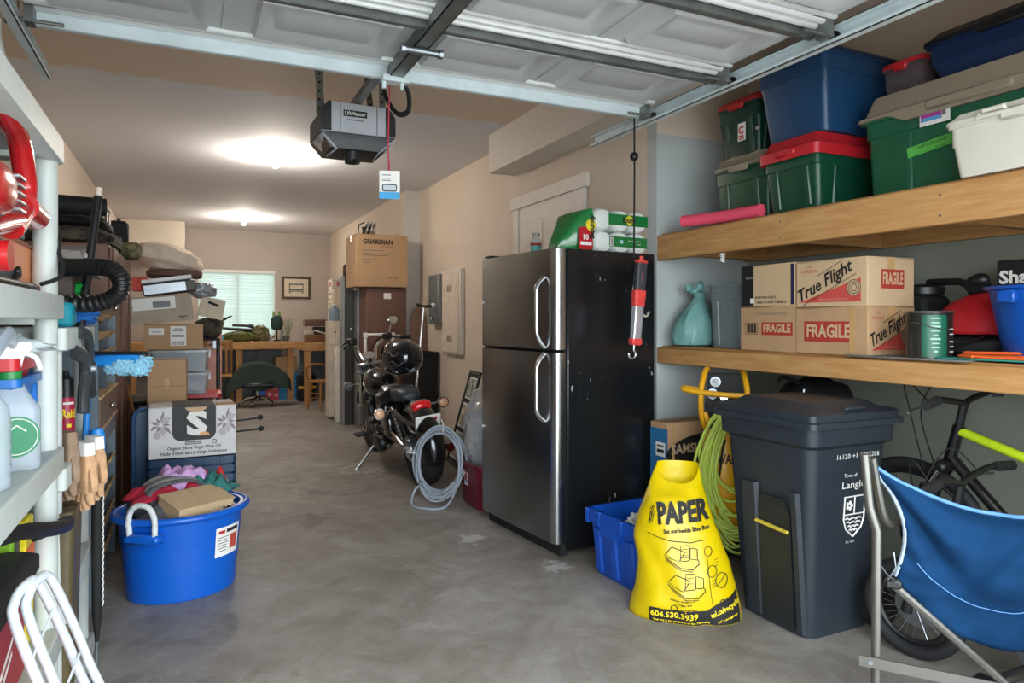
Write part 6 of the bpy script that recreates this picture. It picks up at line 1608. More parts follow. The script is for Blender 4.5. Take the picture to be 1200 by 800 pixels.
b = MB(); b.tube([(.0, .02, .15), (.0, -.1, .13), (.01, -.28, .10)], [.026, .022, .02], 10); b.build('lower_arm', RB_, t)
b = MB(); b.cyl((.03, -.29, .045), (.05, -.29, .045), .032, n=20); b.build('red_knob', RB_, t)
b = MB(); b.tube([(-.02, .29, .011), (-.02, -.2, .011)], .012, 10); tag(b.build('black_rod', BLACK, loc=(-.36, 2.0, S1 + .002)), 'black rod with a red end lying along the front of the near shelf', 'rod')
o = bpy.data.objects['black_rod']; b = MB(); b.cyl((-.02, .288, .011), (-.02, .296, .011), .0125); b.build('red_end', REDT, o)
t = tag(MB().tube(spline([(-.338, 2.40, 1.54), (-.335, 2.37, 1.50), (-.322, 2.34, 1.455), (-.325, 2.29, 1.42), (-.36, 2.25, 1.40)], 6), .006, 7).build('power_lead', BLACKM), 'black lead looped round the post of the near resin shelf', 'cable')
t = thing('tarp_pole', 'grey metal pole leaning under the top board of the near shelving', 'pole', (-.62, 2.2, S1 + .28), rx=.1)
MB().tube([(0, 0, 0), (.02, .01, .17)], .006, 8).build('shaft', STEEL, t)

# middle shelf: bottles, bins, rag
JUG = mat('frosted_bottle_plastic', '#b4c0c6', .25, alpha=.62, var=.03)
t = thing('spray_bottle', 'clear spray bottle with a green collar and round green label', 'bottle', (-.40, 2.09, S2), rz=-1.2)
b = MB(); b.rloft([(.045, .058, .02, 0), (.048, .06, .02, .01), (.048, .06, .02, .15), (.03, .035, .02, .195), (.022, .024, .018, .225)], 5); b.build('bottle_body', JUG, t)
b = MB(); b.cyl((0, 0, .222), (0, 0, .248), .026, n=20); b.build('green_collar', mat('green_cap', '#1f7d3c', .4), t)
b = MB(); b.rloft([(.018, .022, .01, .248), (.018, .03, .01, .28), (.016, .05, .01, .30), (.012, .045, .01, .315)]); b.build('spray_head', WHITEP, t)
b = MB(); b.tube(spline([(.0, .03, .29), (.0, .055, .275), (.0, .065, .245)], 5), .006, 6); b.build('trigger', WHITEP, t)
b = MB(); b.M = frame_matrix((.0485, .005, .085), *PX); b.cyl((0, 0, 0), (0, 0, .0015), .05, n=28); b.build('round_label', mat('label_green', '#14764d', .5), t)
b = MB(); b.M = frame_matrix((.0505, .005, .085), *PX); b.tube(arc((0, 0, 0), .044, 0, 348, 26), .0012, 4, closed=True); b.tube([(-.02, .012, 0), (0, .028, 0), (.02, .012, 0)], .002, 4); b.build('label_ring', PAPER, t)
t = thing('plastic_bottle', 'ribbed clear bottle in front of the green labelled spray bottle', 'bottle', (-.40, 1.85, S2))
b = MB(); b.lathe([(.045, 0), (.05, .008)] + [(.05 - .002 * (i % 2), .02 + i * .012) for i in range(12)] + [(.045, .18), (.02, .215), (.02, .24)], 22); b.build('bottle_body', JUG, t); MB().lathe([(.024, .225), (.024, .255)], 14).build('cap', WHITEP, t)
t = thing('storage_bin', 'blue open bin on the middle of the near left shelving', 'bin', (-.56, 2.20, S2))
b = MB(); b.rloft([(.16, .12, .02, 0), (.18, .14, .02, .20), (.19, .15, .02, .205), (.19, .15, .02, .225), (.172, .132, .02, .225), (.15, .11, .02, .015)]); b.build('body', mat('mid_blue_plastic', '#1d67b4', .4), t)
for y in (-.08, .08): MB().box(.165, .187, y - .012, y + .012, .02, .2, b=.005).build('rib', MATS['mid_blue_plastic'], t)
t = thing('storage_bin', 'red open bin nested inside the blue bin on the near left shelving', 'bin', (-.56, 2.20, S2 + .12))
b = MB(); b.rloft([(.14, .10, .02, .0), (.165, .125, .02, .12), (.185, .146, .02, .125), (.185, .146, .02, .155), (.165, .128, .02, .155), (.13, .09, .02, .015)]); b.build('body', REDT, t)
def rag(label, loc, r, m, seed, rz=0, name='cloth', cat='cloth', amp=.45, flat=1.0):
    b = MB(); b.M = Matrix.Rotation(rz, 4, 'Z')
    b.blob((0, 0, r[2]), r[0], r[1], r[2], amp=amp, fr=11, nu=30, nv=18, seed=seed, pw=.9)
    return tag(b.build(name, m, loc=loc, sharp=180), label, cat)
rag('pale grey rag heaped over the red bin on the near shelving', (-.50, 2.21, S2 + .262), (.15, .13, .035), mat('pale_grey_cloth', '#b9c4c6', .85, var=.12), 4)
b = MB(); b.tube(spline([(-.40, 1.95, S2 + .30), (-.39, 2.03, S2 + .335), (-.395, 2.12, S2 + .30), (-.40, 2.15, S2 + .262)], 6), .022, 10, flat=(.5, 1)); tag(b.build('spout_tube', mat('silver_grey_plastic', '#9fa9b5', .35)), 'silver grey curved spout above the spray bottle', 'spout')
t = thing('wooden_tray', 'reddish brown boxes stored under the orange case shelf', 'box', (-.74, 2.1, S2 + .29)); 
b = MB(); b.box(-.15, .15, -.2, .2, 0, .05, b=.004); b.build('lid', mat('terracotta_card', '#8a4a33', .7), t); b = MB(); b.box(-.15, .15, -.2, .2, -.288, 0, b=.004); b.build('body', BLACKM, t)

# lowest shelves: green jug, black caddy handle, yellow packs, red case
t = thing('garden_jug', 'bright green jug under the middle board of the near shelving', 'jug', (-.55, 2.26, .421))
b = MB(); b.rloft([(.06, .06, .03, 0), (.07, .07, .03, .02), (.07, .07, .03, .22), (.03, .04, .02, .31), (.025, .025, .02, .34)]); b.build('jug_body', mat('bright_green_plastic', '#1f8a44', .4), t); b = MB(); b.tube(spline([(.06, .0, .2), (.1, .0, .27), (.05, .0, .32)], 6), .014, 8); b.build('handle', MATS['bright_green_plastic'], t)
t = thing('seed_pack', 'lime green packet beside the yellow box on the low shelf', 'packet', (-.44, 2.17, .421)); MB().box(-.04, .04, -.045, .045, 0, .37, b=.008).build('packet', mat('lime_packet', '#8cc22e', .5), t); decal(t, (.0405, 0, .30), PX, .05, .05, BLACK, 'dark_print')
t = thing('fertiliser_box', 'yellow and orange box on the low shelf by the post', 'box', (-.44, 2.28, .421)); MB().box(-.05, .05, -.05, .05, 0, .34, b=.004).build('box_body', mat('bright_yellow_card', '#ecd51f', .5), t); decal(t, (.0505, 0.0, .22), PX, .1, .09, orange, 'orange_panel'); decal(t, (.0515, 0.0, .22), PX, .07, .03, REDINK, 'red_print')
t = thing('tool_caddy', 'black plastic caddy with a broad carry handle poking past the shelf post', 'caddy', (-.56, 1.92, .728))
b = MB(); b.tube(spline([(.12, -.06, .075), (.20, .06, .07), (.235, .28, .015), (.25, .45, -.02), (.245, .48, -.02), (.215, .46, -.025), (.19, .3, -.0)], 6), .02, 10, flat=(.5, 1)); b.build('carry_handle', BLACK, t)
MB().box(-.15, .12, -.25, .08, 0, .09, b=.01).build('caddy_body', BLACK, t)
t = thing('tool_case', 'red printed case on the bottom left shelf beneath a black lid', 'case', (-.56, 1.62, .421))
MB().box(-.18, .19, -.5, .48, 0, .255, b=.006).build('case_body', mat('brick_red_card', '#a5343a', .5), t)
for y, z, w, r in ((.30, .12, .24, .35), (.24, .07, .2, .35), (-.05, .13, .3, .3), (-.02, .06, .2, .3)): decal(t, (.19, y, z), PX, w, .012, PAPER, 'white_script', rot=r)
t = thing('tray_lid', 'black plastic lid overhanging the red case on the bottom left shelf', 'lid', (-.54, 1.72, .677))
b = MB(); b.rloft([(.19, .36, .03, 0), (.205, .385, .03, .004), (.205, .385, .03, .035), (.18, .36, .03, .05)]); b.build('lid_body', BLACKM, t)

# folded white tubular frame, bottom left corner
FRM = mat('white_enamel_tube', '#c3c9ce', .3, .2)
t = thing('folded_chair', 'folded white tubular chair frame in the bottom left corner', 'chair', (-.16, 1.70, 0))
for k, (dx, dy) in enumerate(((0, 0), (.018, .024))):
    b = MB(); b.tube(spline([(.09 + dx, -.16 + dy, .012), (-.07 + dx, -.10 + dy, .50), (-.142 + dx, -.065 + dy, .70), (-.148 + dx, -.045 + dy, .745), (-.135 + dx, -.01 + dy, .765), (-.118 + dx, .02 + dy, .75), (-.075 + dx, .045 + dy, .62), (-.03 + dx, .06 + dy, .48), (.15 + dx, .10 + dy, .012)], 6), .0095, 10); b.build('frame_tube', FRM, t)
for za, zb in ((.64, .70), (.52, .58), (.38, .44), (.2, .26)):
    f = lambda z, a, c: tuple(Vector(a).lerp(Vector(c), 1 - z / .74))
    MB().tube([f(za, (-.145, -.06, .74), (.09, -.16, .01)), f(zb, (-.105, .03, .74), (.15, .10, .01))], .0028, 6).build('stretcher_rod', FRM, t)

soft('dust_sheet', 'pale grey bundled sheet on the top board of the near shelving', 'cloth', (-.52, 1.98, 1.832), (.12, .2, .13), mat('pale_grey_sheet', '#b3b5ae', .8), seed=3, amp=.3)
# things hung or standing on the second shelf
t = thing('spray_can', 'red and black insect spray can on the second resin shelf', 'can', (-.385, 2.86, .861))
MB().lathe([(.026, 0), (.028, .004), (.028, .16), (.024, .175)], 24).build('can_body', mat('crimson_print', '#a81f3f', .35), t); MB().lathe([(.0255, .172), (.0245, .235), (.012, .25), (.01, .265)], 20).build('cap', BLACK, t)
CT = (Vector((.905, -.426, 0)), Vector((0, 0, 1)))
def can_decal(z, h, m, nm, w=.036):
    b = MB(); a0 = math.atan2(-1, .55)
    b.loft([[(.0285 * math.cos(a0 + w / .0285 * (i / 6 - .5)), .0285 * math.sin(a0 + w / .0285 * (i / 6 - .5)), zz) for i in range(7)] for zz in (z, z + h)], False, False, closed=False); b.build(nm, m, t)
can_decal(.148, .008, PAPER, 'white_band'); can_decal(.068, .012, MATS['bright_yellow_card'], 'yellow_flash', .016); can_decal(.045, .007, PAPER, 'printed_line'); can_decal(.032, .006, PAPER, 'printed_line', .03); can_decal(.01, .012, mat('pink_print', '#d98aa8', .5), 'pink_band')
def can_warp(p):
    a = math.atan2(-1, .55) + p.x / .0292; return Vector((.0292 * math.cos(a), .0292 * math.sin(a), .115 + p.y))
text('Raid', .042, MATS['bright_yellow_card'], t, (0, 0, 0), NX, warp=can_warp, width=.046, bold=.03)
text('Insect', .011, PAPER, t, (0, 0, 0), NX, warp=lambda p: can_warp(Vector((p.x, p.y - .073, 0)))); text('Lawns', .011, PAPER, t, (0, 0, 0), NX, warp=lambda p: can_warp(Vector((p.x, p.y - .088, 0))))
DKG = mat('dark_grey_tool_steel', '#4a4e52', .4, .5, var=.15)
t = thing('spring_clamp', 'big dark grey spring clamp gripping the edge of the second resin shelf', 'clamp', (-.305, 2.70, 1.14))
b = MB(); b.tube(spline([(-.02, -.03, .12), (.0, .02, .115), (.0, .09, .05), (.0, .10, .0), (.0, .14, -.07), (.0, .17, -.10)], 6), [.02] * 31, 10, flat=(.7, 1)); b.build('upper_jaw', DKG, t)
b = MB(); b.tube(spline([(-.02, -.1, .06), (0, -.06, .04), (0, -.02, -.01), (0, -.06, -.08), (0, -.075, -.14)], 6), .024, 10, flat=(.7, 1)); b.build('lower_jaw', DKG, t)
b = MB(); b.cyl((.0, -.005, .0), (.03, -.005, .0), .022, n=16); b.build('pivot', STEEL, t)
t = thing('squeegee', 'blue window squeegee with a pale blue fluffy sleeve', 'brush', (-.32, 2.98, 1.10), rz=-2.01)
b = MB(); b.box(-.012, .012, 0, .20, .075, .088, b=.003); b.build('rubber_blade', BLACK, t); b = MB(); b.box(-.016, .016, -.02, .18, .03, .075, b=.008); b.build('head', mat('squeegee_blue', '#1f7cc9', .4), t)
b = MB(); b.blob((-.012, .13, .035), .03, .085, .036, amp=.35, fr=24, nu=36, nv=16, seed=6, pw=.7); b.build('fluffy_sleeve', mat('pale_blue_pile', '#8cc4dd', .9, var=.3, scale=120, bump=.9, bscale=140), t)
b = MB(); b.tube([(0, -.01, .04), (-.008, -.03, -.35)], .012, 10); b.build('handle', MATS['squeegee_blue'], t)
GLV = mat('tan_work_glove', '#c39a74', .85, var=.18, scale=30); GLV2 = mat('brown_work_glove', '#8d7560', .85, var=.15, scale=30)
def glove(label, loc, rz, m, sc=1.0):
    t = thing('work_glove', label, 'glove', loc, rz)
    b = MB(); b.rloft([(.03, .012, .01, .0), (.045, .02, .012, -.06), (.048, .022, .014, -.11), (.044, .018, .012, -.15)]); b.build('palm', m, t)
    for k, (x, L) in enumerate(((-.034, .06), (-.011, .075), (.012, .07), (.034, .052))):
        b = MB(); b.tube([(x, 0, -.135), (x * 1.05, -.004, -.135 - L * .6), (x * 1.05, .002, -.135 - L)], [.014, .0135, .010], 10); b.build('finger', m, t)
    b = MB(); b.tube([(.04, 0, -.07), (.06, -.006, -.11), (.058, -.004, -.14)], [.014, .013, .01], 8); b.build('thumb', m, t)
    b = MB(); b.rloft([(.036, .016, .01, .01), (.038, .018, .01, -.03), (.033, .015, .01, -.034)]); b.build('cuff', PAPER if m is GLV else m, t)
    return t
glove('tan work glove hanging on the second resin shelf, nearest the post', (-.30, 2.60, .90), -.9, GLV); glove('tan work glove hanging beside its pair, next to the blue grip', (-.285, 2.72, .90), -.9, GLV); glove('brown work glove hanging behind the two tan gloves', (-.345, 2.58, .94), -.9, GLV2)
t = thing('hip_boots', 'pair of long olive brown rubber waders hanging below the gloves', 'boots', (-.35, 2.56, .12))
OLB = mat('olive_brown_rubber', '#54492f', .45, var=.15)
for y, s in ((-.045, 1), (.05, .93)):
    b = MB(); b.rloft([(.022, .035, .02, .02), (.03, .042, .02, .10), (.034, .05, .02, .35), (.04, .056, .02, .60)], c=(0, y)); b.build('boot_leg', OLB, t)
t = thing('umbrella', 'black umbrella with a bright blue grip leaning on the second shelf end', 'umbrella', (-.30, 2.95, 0), rx=-.02)
b = MB(); b.lathe([(.006, .12), (.017, .22), (.019, .5), (.018, .80)], 16); b.build('folded_canopy', BLACKM, t); b = MB(); b.lathe([(.02, .78), (.026, .80), (.026, .87), (.02, .9), (.01, .905)], 16); b.build('grip', mat('bright_sky_blue', '#2a8be0', .4), t)
b = MB(); b.tube([(.0185 + .002 * (i % 2), -.008 + .008 * (i % 2), .25 + i * .012) for i in range(44)], .0022, 4); b.build('chain_print', PAPER, t)
MB().cyl((0, 0, 0), (0, 0, .14), .005).build('ferrule', STEEL, t)
rag('blue fluffy cloth heaped on top of the second resin shelf', (-.42, 2.95, 1.281), (.12, .15, .04), mat('blue_pile_cloth', '#1764b4', .9, var=.25, scale=60, bump=.6, bscale=80), 9)
t = thing('dust_pan', 'teal handled brush lying on the second resin shelf beside the blue cloth', 'brush', (-.37, 2.72, 1.281)); b = MB(); b.box(-.03, .03, -.06, .05, 0, .08, b=.01); b.build('head', mat('teal_plastic', '#1a8a9a', .4), t); b = MB(); b.tube([(0, .05, .05), (0, .13, .06)], .012, 8); b.build('handle', MATS['teal_plastic'], t)
decal(bpy.data.objects['resin_shelf.001'], (.303, -.05, 1.262), PX, .12, .03, mat('coral_tape', '#e08a72', .6), 'coral_tape')
t = thing('grocery_bag', 'bright green plastic bag behind the vacuum wand', 'bag', (-.44, 2.97, 1.35)); b = MB(); b.blob((0, 0, .055), .10, .14, .055, amp=.4, fr=10, nu=24, nv=14, seed=8); b.build('bag_film', mat('bright_green_film', '#1fae4a', .35, var=.2, bump=.4, bscale=12), t)
t = thing('sanding_pack', 'grey flat packet with a white top behind the vacuum wand', 'packet', (-.46, 3.02, 1.47)); b = MB(); b.loft([[(x, y, 0) for x, y in ((-.1, -.2), (.15, -.2), (.15, .25), (-.1, .25))], [(x, y, z) for x, y, z in ((-.1, -.15, .09), (.12, -.2, .075), (.12, .12, .12), (-.1, .2, .11))]]); b.build('packet', mat('warm_grey_card', '#8d867d', .7), t); decal(t, (.13, -.1, .05), PX, .09, .05, PAPER, 'white_panel')
MB().box(-.12, .1, -.2, .2, -.19, 0, b=.005).build('lower_packs', mat('dark_brown_card', '#4b4038', .7), t)
# vacuum hose and wand
t = thing('vacuum_hose', 'black ribbed vacuum hose with its thick end cuff by the resin post', 'hose', (-.387, 2.78, 1.483), rz=-.44)
b = MB(); b.tube([(-.02, .0, .0), (.135, .0, .0)], .030, 20); b.tube([(.0, 0, 0), (.012, 0, 0)], .0325, 20); b.tube([(.085, 0, 0), (.089, 0, 0)], .0315, 20); b.build('end_cuff', BLACK, t)
pth = spline([(.13, .0, .0), (.175, .0, -.008), (.205, .0, -.05), (.185, .0, -.10), (.10, .0, -.125), (-.03, .0, -.122), (-.12, .05, -.125)], 18)
b = MB(); b.tube(pth, [.0265 + .0035 * (1 if (i // 2) % 2 else -1) for i in range(len(pth))], 14); b.build('ribbed_hose', BLACK, t)
t = thing('vacuum_wand', 'black tube wand with an ivory tip standing among the left shelving', 'wand', (-.345, 2.88, 1.25), rx=-.27, ry=.08)
MB().tube([(0, 0, 0), (0, 0, .54)], .0145, 14).build('tube', BLACK, t); MB().cyl((0, 0, .54), (0, 0, .575), .012, n=14).build('tip', mat('ivory_tip', '#d9cdbb', .5), t)

# ---------------------------------------------------------------- grey tool organiser
GTC = mat('blue_grey_enamel', '#5d6b75', .45, .2, var=.08); PLY = wood('pale_shelf_edge', '#cfae7e', '#b48f5e', 1); WAL = mat('walnut_brown_front', '#6d5646', .5, var=.12)
t = thing('tool_organiser', 'tall blue grey tool organiser with pale wood tray fronts', 'cabinet', (-.60, 4.07, 0))
b = MB(); b.box(-.22, .235, -.43, -.405, 0, 1.42); b.build('side_panel', GTC, t); b = MB(); b.box(-.22, .235, .405, .43, 0, 1.42); b.build('side_panel', GTC, t)
MB().box(-.24, -.22, -.43, .43, 0, 1.42).build('back_panel', mat('dark_slate_enamel', '#39434b', .5), t); MB().box(-.22, .235, -.405, .405, 1.40, 1.42).build('top_panel', GTC, t); MB().box(-.22, .22, .10, .12, 0, 1.40).build('divider', mat('dark_slate_enamel', '#39434b', .5), t)
f_ = MB().box(.20, .238, -.405, .405, 1.335, 1.40, b=.003).build('top_drawer', WAL, t)
for y in (-.15, .26): b = MB(); b.blob((.25, y, 1.37), .014, .014, .014); b.build('knob', CHROME, f_)
for z in (1.30, 1.205, 1.11, .66, .52, .39, .26, .13):
    MB().box(-.22, .20, -.405, .405, z - .008, z).build('tray_shelf', mat('dark_slate_enamel', '#39434b', .5), t)
    for y0, y1 in ((-.40, .095), (.125, .40)):
        b = MB(); b.loft([[(.19, y, z) for y in (y0, y1)] + [(.205, y, z) for y in (y1, y0)], [(.225, y, z + .045) for y in (y0, y1)] + [(.24, y, z + .045) for y in (y1, y0)]]); b.build('tray_front', PLY, t)
d = MB().box(.19, .242, -.405, .405, .80, .94, b=.003).build('wide_drawer', WAL, t)
for z in (.795, .945): MB().box(.19, .245, -.405, .405, z - .006, z + .006).build('drawer_edge', PLY, d)
b = MB(); b.blob((.255, .0, .87), .016, .016, .016); b.build('knob', CHROME, d)
MB().box(.19, .238, -.405, .405, .70, .79, b=.003).build('plain_drawer', mat('mauve_grey_front', '#6d6a72', .5), t)

# ---------------------------------------------------------------- brown cabinet with bags on top
t = thing('wardrobe', 'tall brown wooden wardrobe beyond the grey tool organiser', 'cabinet', (-.67, 5.15, 0))
MB().box(-.28, .27, -.63, .64, .0, 1.74, b=.006).build('carcass', BRN, t)
for y0, y1 in ((-.62, .0), (.01, .63)):
    d = MB().box(.27, .288, y0, y1, .05, 1.72, b=.004).build('door', BRN, t)
    b = MB(); b.box(.288, .296, y0, y0 + .08, .05, 1.72, b=.003); b.box(.288, .296, y1 - .08, y1, .05, 1.72, b=.003); b.box(.288, .296, y0 + .08, y1 - .08, 1.64, 1.72, b=.003); b.box(.288, .296, y0 + .08, y1 - .08, .05, .13, b=.003); b.box(.288, .296, y0 + .08, y1 - .08, .86, .92, b=.003); b.build('door_frame', BRN, d)
    MB().blob((.305, y0 + .05 if y0 > 0 else y1 - .05, 1.0), .015, .015, .015).build('knob', STEEL, d)
DCAM = mat('dark_camouflage_cloth', '#4f4438', .85, c2='#26241f', scale=14, thr=(.42, .58))
soft('camouflage_bag', 'long dark camouflage bag lying along the top of the brown wardrobe', 'bag', (-.64, 5.0, 1.742), (.26, .55, .05), DCAM, seed=5, pw=.55)
soft('black_bag', 'black soft bag on the camouflage bag above the wardrobe', 'bag', (-.62, 4.95, 1.835), (.2, .42, .038), BLACKM, seed=7, pw=.6)
t = thing('gear_case', 'dark equipment case with two round pads on the wardrobe pile', 'case', (-.58, 5.05, 1.905)); MB().box(-.12, .12, -.25, .3, 0, .085, b=.02).build('case_body', mat('dark_olive_case', '#37342c', .6), t)
for y in (-.05, .1): b = MB(); b.cyl((.115, y, .035), (.13, y, .035), .05, n=18); b.build('round_pad', BRN, t)
b = MB(); b.tube([(.13, -.1, .09), (.13, .1, .095)], .008, 6); b.build('zip_pull', STEEL, t)
t = thing('rolled_mat', 'rolled dark mat end on the wardrobe pile nearest the camera', 'roll', (-.60, 4.62, 1.90)); b = MB(); b.cyl((-.15, -.12, .05), (.18, -.05, .05), .05, n=18); b.build('roll', BLACKM, t)
t = thing('black_box', 'upright black box at the far end of the wardrobe top', 'box', (-.58, 5.66, 1.742)); MB().box(-.13, .2, -.05, .08, 0, .27, b=.02).build('body', BLACKM, t)
soft('camouflage_bag', 'small camouflage pouch drooping at the far end of the wardrobe top', 'bag', (-.36, 5.62, 1.742), (.07, .1, .06), CAMO, seed=2)

# ---------------------------------------------------------------- pile beyond the wardrobe
t = thing('storage_chest', 'dark plastic chest at the bottom of the box pile', 'chest', (-.16, 6.2, 0)); MB().box(-.38, .34, -.28, .3, 0, .66, b=.02).build('body', BLACKM, t); MB().box(-.39, .35, -.29, .31, .66, .69, b=.01).build('lid', BLACKM, t)
b = MB(); b.rloft([(.24, .2, .03, 0), (.25, .21, .03, .004), (.25, .21, .03, .03)]); tag(b.build('red_tray', REDT, loc=(.0, 6.16, .692)), 'bright red tray lid under the clear tubs', 'tray')
TUBC = mat('frosted_clear_tub', '#c6d0d6', .2, alpha=.55, var=.04)
for i, (z, lab, cc) in enumerate(((.726, 'lower clear tub of white bags on the red tray', '#d6d6da'), (.905, 'upper clear tub of odds and ends under the labelled carton', '#8c8f94'))):
    t = thing('clear_tub', lab, 'tub', (-.05, 6.15, z))
    b = MB(); b.rloft([(.185, .17, .03, 0), (.2, .185, .03, .15)]); b.build('tub_body', TUBC, t)
    b = MB(); b.rloft([(.205, .19, .03, .148), (.215, .2, .03, .15), (.215, .2, .03, .165), (.19, .18, .03, .172)]); b.build('lid', TUBC, t)
    for k in (-1, 1): MB().box(k * .205, k * .225, -.04, .04, .10, .16, b=.005).build('clip', WHITEP, t)
    soft('tub_contents', ('white plastic bags heaped inside the lower clear tub', 'mixed grey odds and ends inside the upper clear tub')[i], 'contents', (-.04, 6.15, z + .01), (.15, .13, .06), mat('contents_%d' % i, cc, .7, var=.4, scale=14), seed=i + 3, amp=.5)
c = carton('brown carton with two white shipping labels on the clear tubs', (-.09, 6.12, 1.08), .41, .36, .195, CARD, tapeax='x', tape=False)
decal(c, (-.12, -.18, .14), NY, .10, .05, PAPER, 'shipping_label'); decal(c, (.03, -.18, .105), NY, .11, .15, PAPER, 'shipping_label')
for z, w in ((.16, .06), (.145, .08), (.11, .09), (.10, .09)): decal(c, (.03, -.181, z), NY, w, .006, GREYINK, 'printed_line')
for k in range(9): decal(c, (-.01 + k * .01, -.181, .05), NY, .004, .03, INK, 'barcode_bar')
for z in (.15, .135): decal(c, (-.12, -.181, z), NY, .07, .005, GREYINK, 'printed_line')
c = carton('wide greige carton with a device picture, tilted on the labelled carton', (-.16, 6.02, 1.292), .42, .32, .20, mat('greige_card', '#a79a87', .75), tapeax='x', tape=False, ry=-.10)
decal(c, (-.05, -.16, .145), NY, .29, .09, PAPER, 'white_panel'); decal(c, (.0, -.161, .135), NY, .12, .05, mat('device_grey', '#6e7274', .5), 'device_picture'); decal(c, (.14, -.161, .03), NY, .06, .015, GREYINK, 'faint_print')
t = thing('office_device', 'grey office machine with a white tray on the tilted greige carton', 'machine', (-.10, 6.1, 1.515), ry=-.15); MB().box(-.2, .17, -.17, .15, 0, .09, b=.01).build('body', STEEL, t); MB().box(-.2, .15, -.2, .1, .095, .125, b=.005).build('white_tray', WHITEP, t); MB().box(.10, .16, -.175, -.168, .01, .08).build('keypad', GREYINK, t)
t = carton('small red carton at the left of the box pile', (-.33, 6.05, 1.53), .10, .12, .11, mat('red_card', '#c8402f', .6), tape=False)
soft('folded_blanket', 'folded brown blanket under the cream pillow', 'blanket', (-.09, 6.3, 1.65), (.21, .25, .035), mat('brown_fleece', '#6b5048', .9, var=.15), seed=4, pw=.6)
t = thing('pillow', 'cream pillow slumped on top of the box pile', 'pillow', (-.16, 6.35, 1.70), rz=.2, ry=.28)
b = MB(); b.blob((0, 0, .11), .25, .22, .115, amp=.18, fr=8, nu=30, nv=18, seed=6, pw=.8); b.build('cushion', mat('cream_pillow_cloth', '#dccbb8', .85, var=.05, bump=.35, bscale=7), t)
rag('silver grey film bag stuffed beside the brown blanket', (.12, 6.45, 1.50), (.10, .1, .06), mat('silver_film', '#9a9fa8', .3, .3, var=.2, bump=.6, bscale=14), 12, name='film_bag', cat='bag')
t = thing('paper_bag', 'cream paper bag with a dark hand slot leaning on the box pile', 'bag', (.17, 6.5, 1.33), ry=.22); b = MB(); b.loft([[(-.10, -.06, 0), (.11, -.06, 0), (.11, .06, 0), (-.10, .06, 0)], [(-.09, -.06, .17), (.10, -.06, .17), (.10, .05, .17), (-.09, .05, .17)]]); b.build('bag_body', mat('cream_paper', '#d4c4ae', .8), t); decal(t, (.01, -.06, .12), NY, .09, .022, BLACKM, 'hand_slot', rot=-.2)
soft('camouflage_jacket', 'camouflage jacket bunched below the cream paper bag', 'jacket', (.17, 6.62, 1.15), (.11, .12, .09), DCAM, seed=9)
t = thing('wire_rack', 'dark shelf frame behind the box pile holding the bags', 'shelf', (.17, 6.62, 0)); MB().box(-.13, .09, -.14, .16, 1.13, 1.148).build('board', BLACKM, t)
for sx in (-.12, .08):
    for sy in (-.13, .15): MB().cyl((sx, sy, 0), (sx, sy, 1.13), .012).build('leg', BLACK, t)
# tall pink-brown trunk with pot on top
t = thing('instrument_case', 'tall narrow dusty pink case with a buckle standing on end', 'case', (.25, 7.6, 0)); PNK = mat('dusty_pink_leatherette', '#b8877c', .6, var=.08)
MB().box(-.065, .065, -.1, .1, 0, 1.06, b=.012).build('case_body', PNK, t); MB().box(-.068, .068, -.103, .103, 1.065, 1.19, b=.012).build('case_lid', PNK, t)
MB().box(-.02, .02, -.115, -.1, 1.02, 1.15, b=.006).build('buckle', STEEL, t); decal(t, (-.062, -.1, .6), NY, .008, 1.0, TAUPE, 'edge_trim')
t = thing('camouflage_pot', 'round camouflage pot with a black rim on the pink case', 'pot', (.255, 7.6, 1.192)); b = MB(); b.lathe([(.05, 0), (.075, .03), (.085, .09), (.075, .14), (.06, .17)], 20); b.build('pot_body', CAMO, t); b = MB(); b.lathe([(.062, .165), (.07, .17), (.07, .18), (.055, .185)], 20); b.build('rim', BLACK, t); b = MB(); b.tube([(.08, 0, .12), (.16, -.02, .16)], [.014, .006], 8); b.build('spout', BLACK, t)

# ---------------------------------------------------------------- cartons and crates in front
t = thing('storage_chest', 'low dark chest hidden behind the patterned carton', 'chest', (.05, 5.22, 0)); MB().box(-.19, .16, -.16, .18, 0, .70, b=.015).build('body', BLACKM, t)
c = thing('cardboard_box', 'plain brown carton standing on end behind the patterned carton', 'box', (-.115, 5.17, .70), rz=-.05, ry=-.0)
MB().box(-.115, .115, -.09, .10, 0, .345, b=.004).build('body', CARD, c)
b = MB(); b.box(-.112, .112, -.0925, -.0895, .17, .173); b.build('crease', mat('card_crease', '#8a6540', .8), c); decal(c, (.0, -.09, .19), NY, .03, .06, TAPE, 'tape_scrap')
c = thing('cardboard_box', 'white and dark grey olive oil carton on the stacked blue crates', 'box', (.03, 4.72, .488), rz=.03)
GIN = mat('charcoal_print', '#3a3a3c', .7); WCB = mat('white_grey_card', '#d5d2d3', .7, var=.05)
MB().box(-.237, .237, -.17, .17, 0, .30, b=.003).build('body', WCB, c)
MB().box(-.11, .12, -.168, .168, .30, .304, b=.001).build('flap', GIN, c); MB().box(.125, .235, -.168, -.03, .30, .303, b=.001).build('flap', CARDIN, c); MB().box(-.235, -.115, -.168, .168, .30, .303, b=.001).build('flap', WCB, c)
b = MB(); b.M = frame_matrix((.005, -.17, .20), *NY); b.prism([(-.12, .10), (-.12, -.06), (-.108, -.085), (-.085, -.10), (.085, -.10), (.108, -.085), (.12, -.06), (.12, .10)], 0, .0008); b.build('dark_panel', GIN, c)
text('S', .19, PAPER, c, (.02, -.1708, .195), NY, bold=.05, width=.115, rot=0)
b = MB(); b.M = frame_matrix((.015, -.1715, .297), *NY); b.prism([(.06 * math.cos(a), .028 * math.sin(a)) for a in [PI + PI * i / 12 for i in range(13)]], 0, .0008); b.build('cream_arc', CARD2, c)
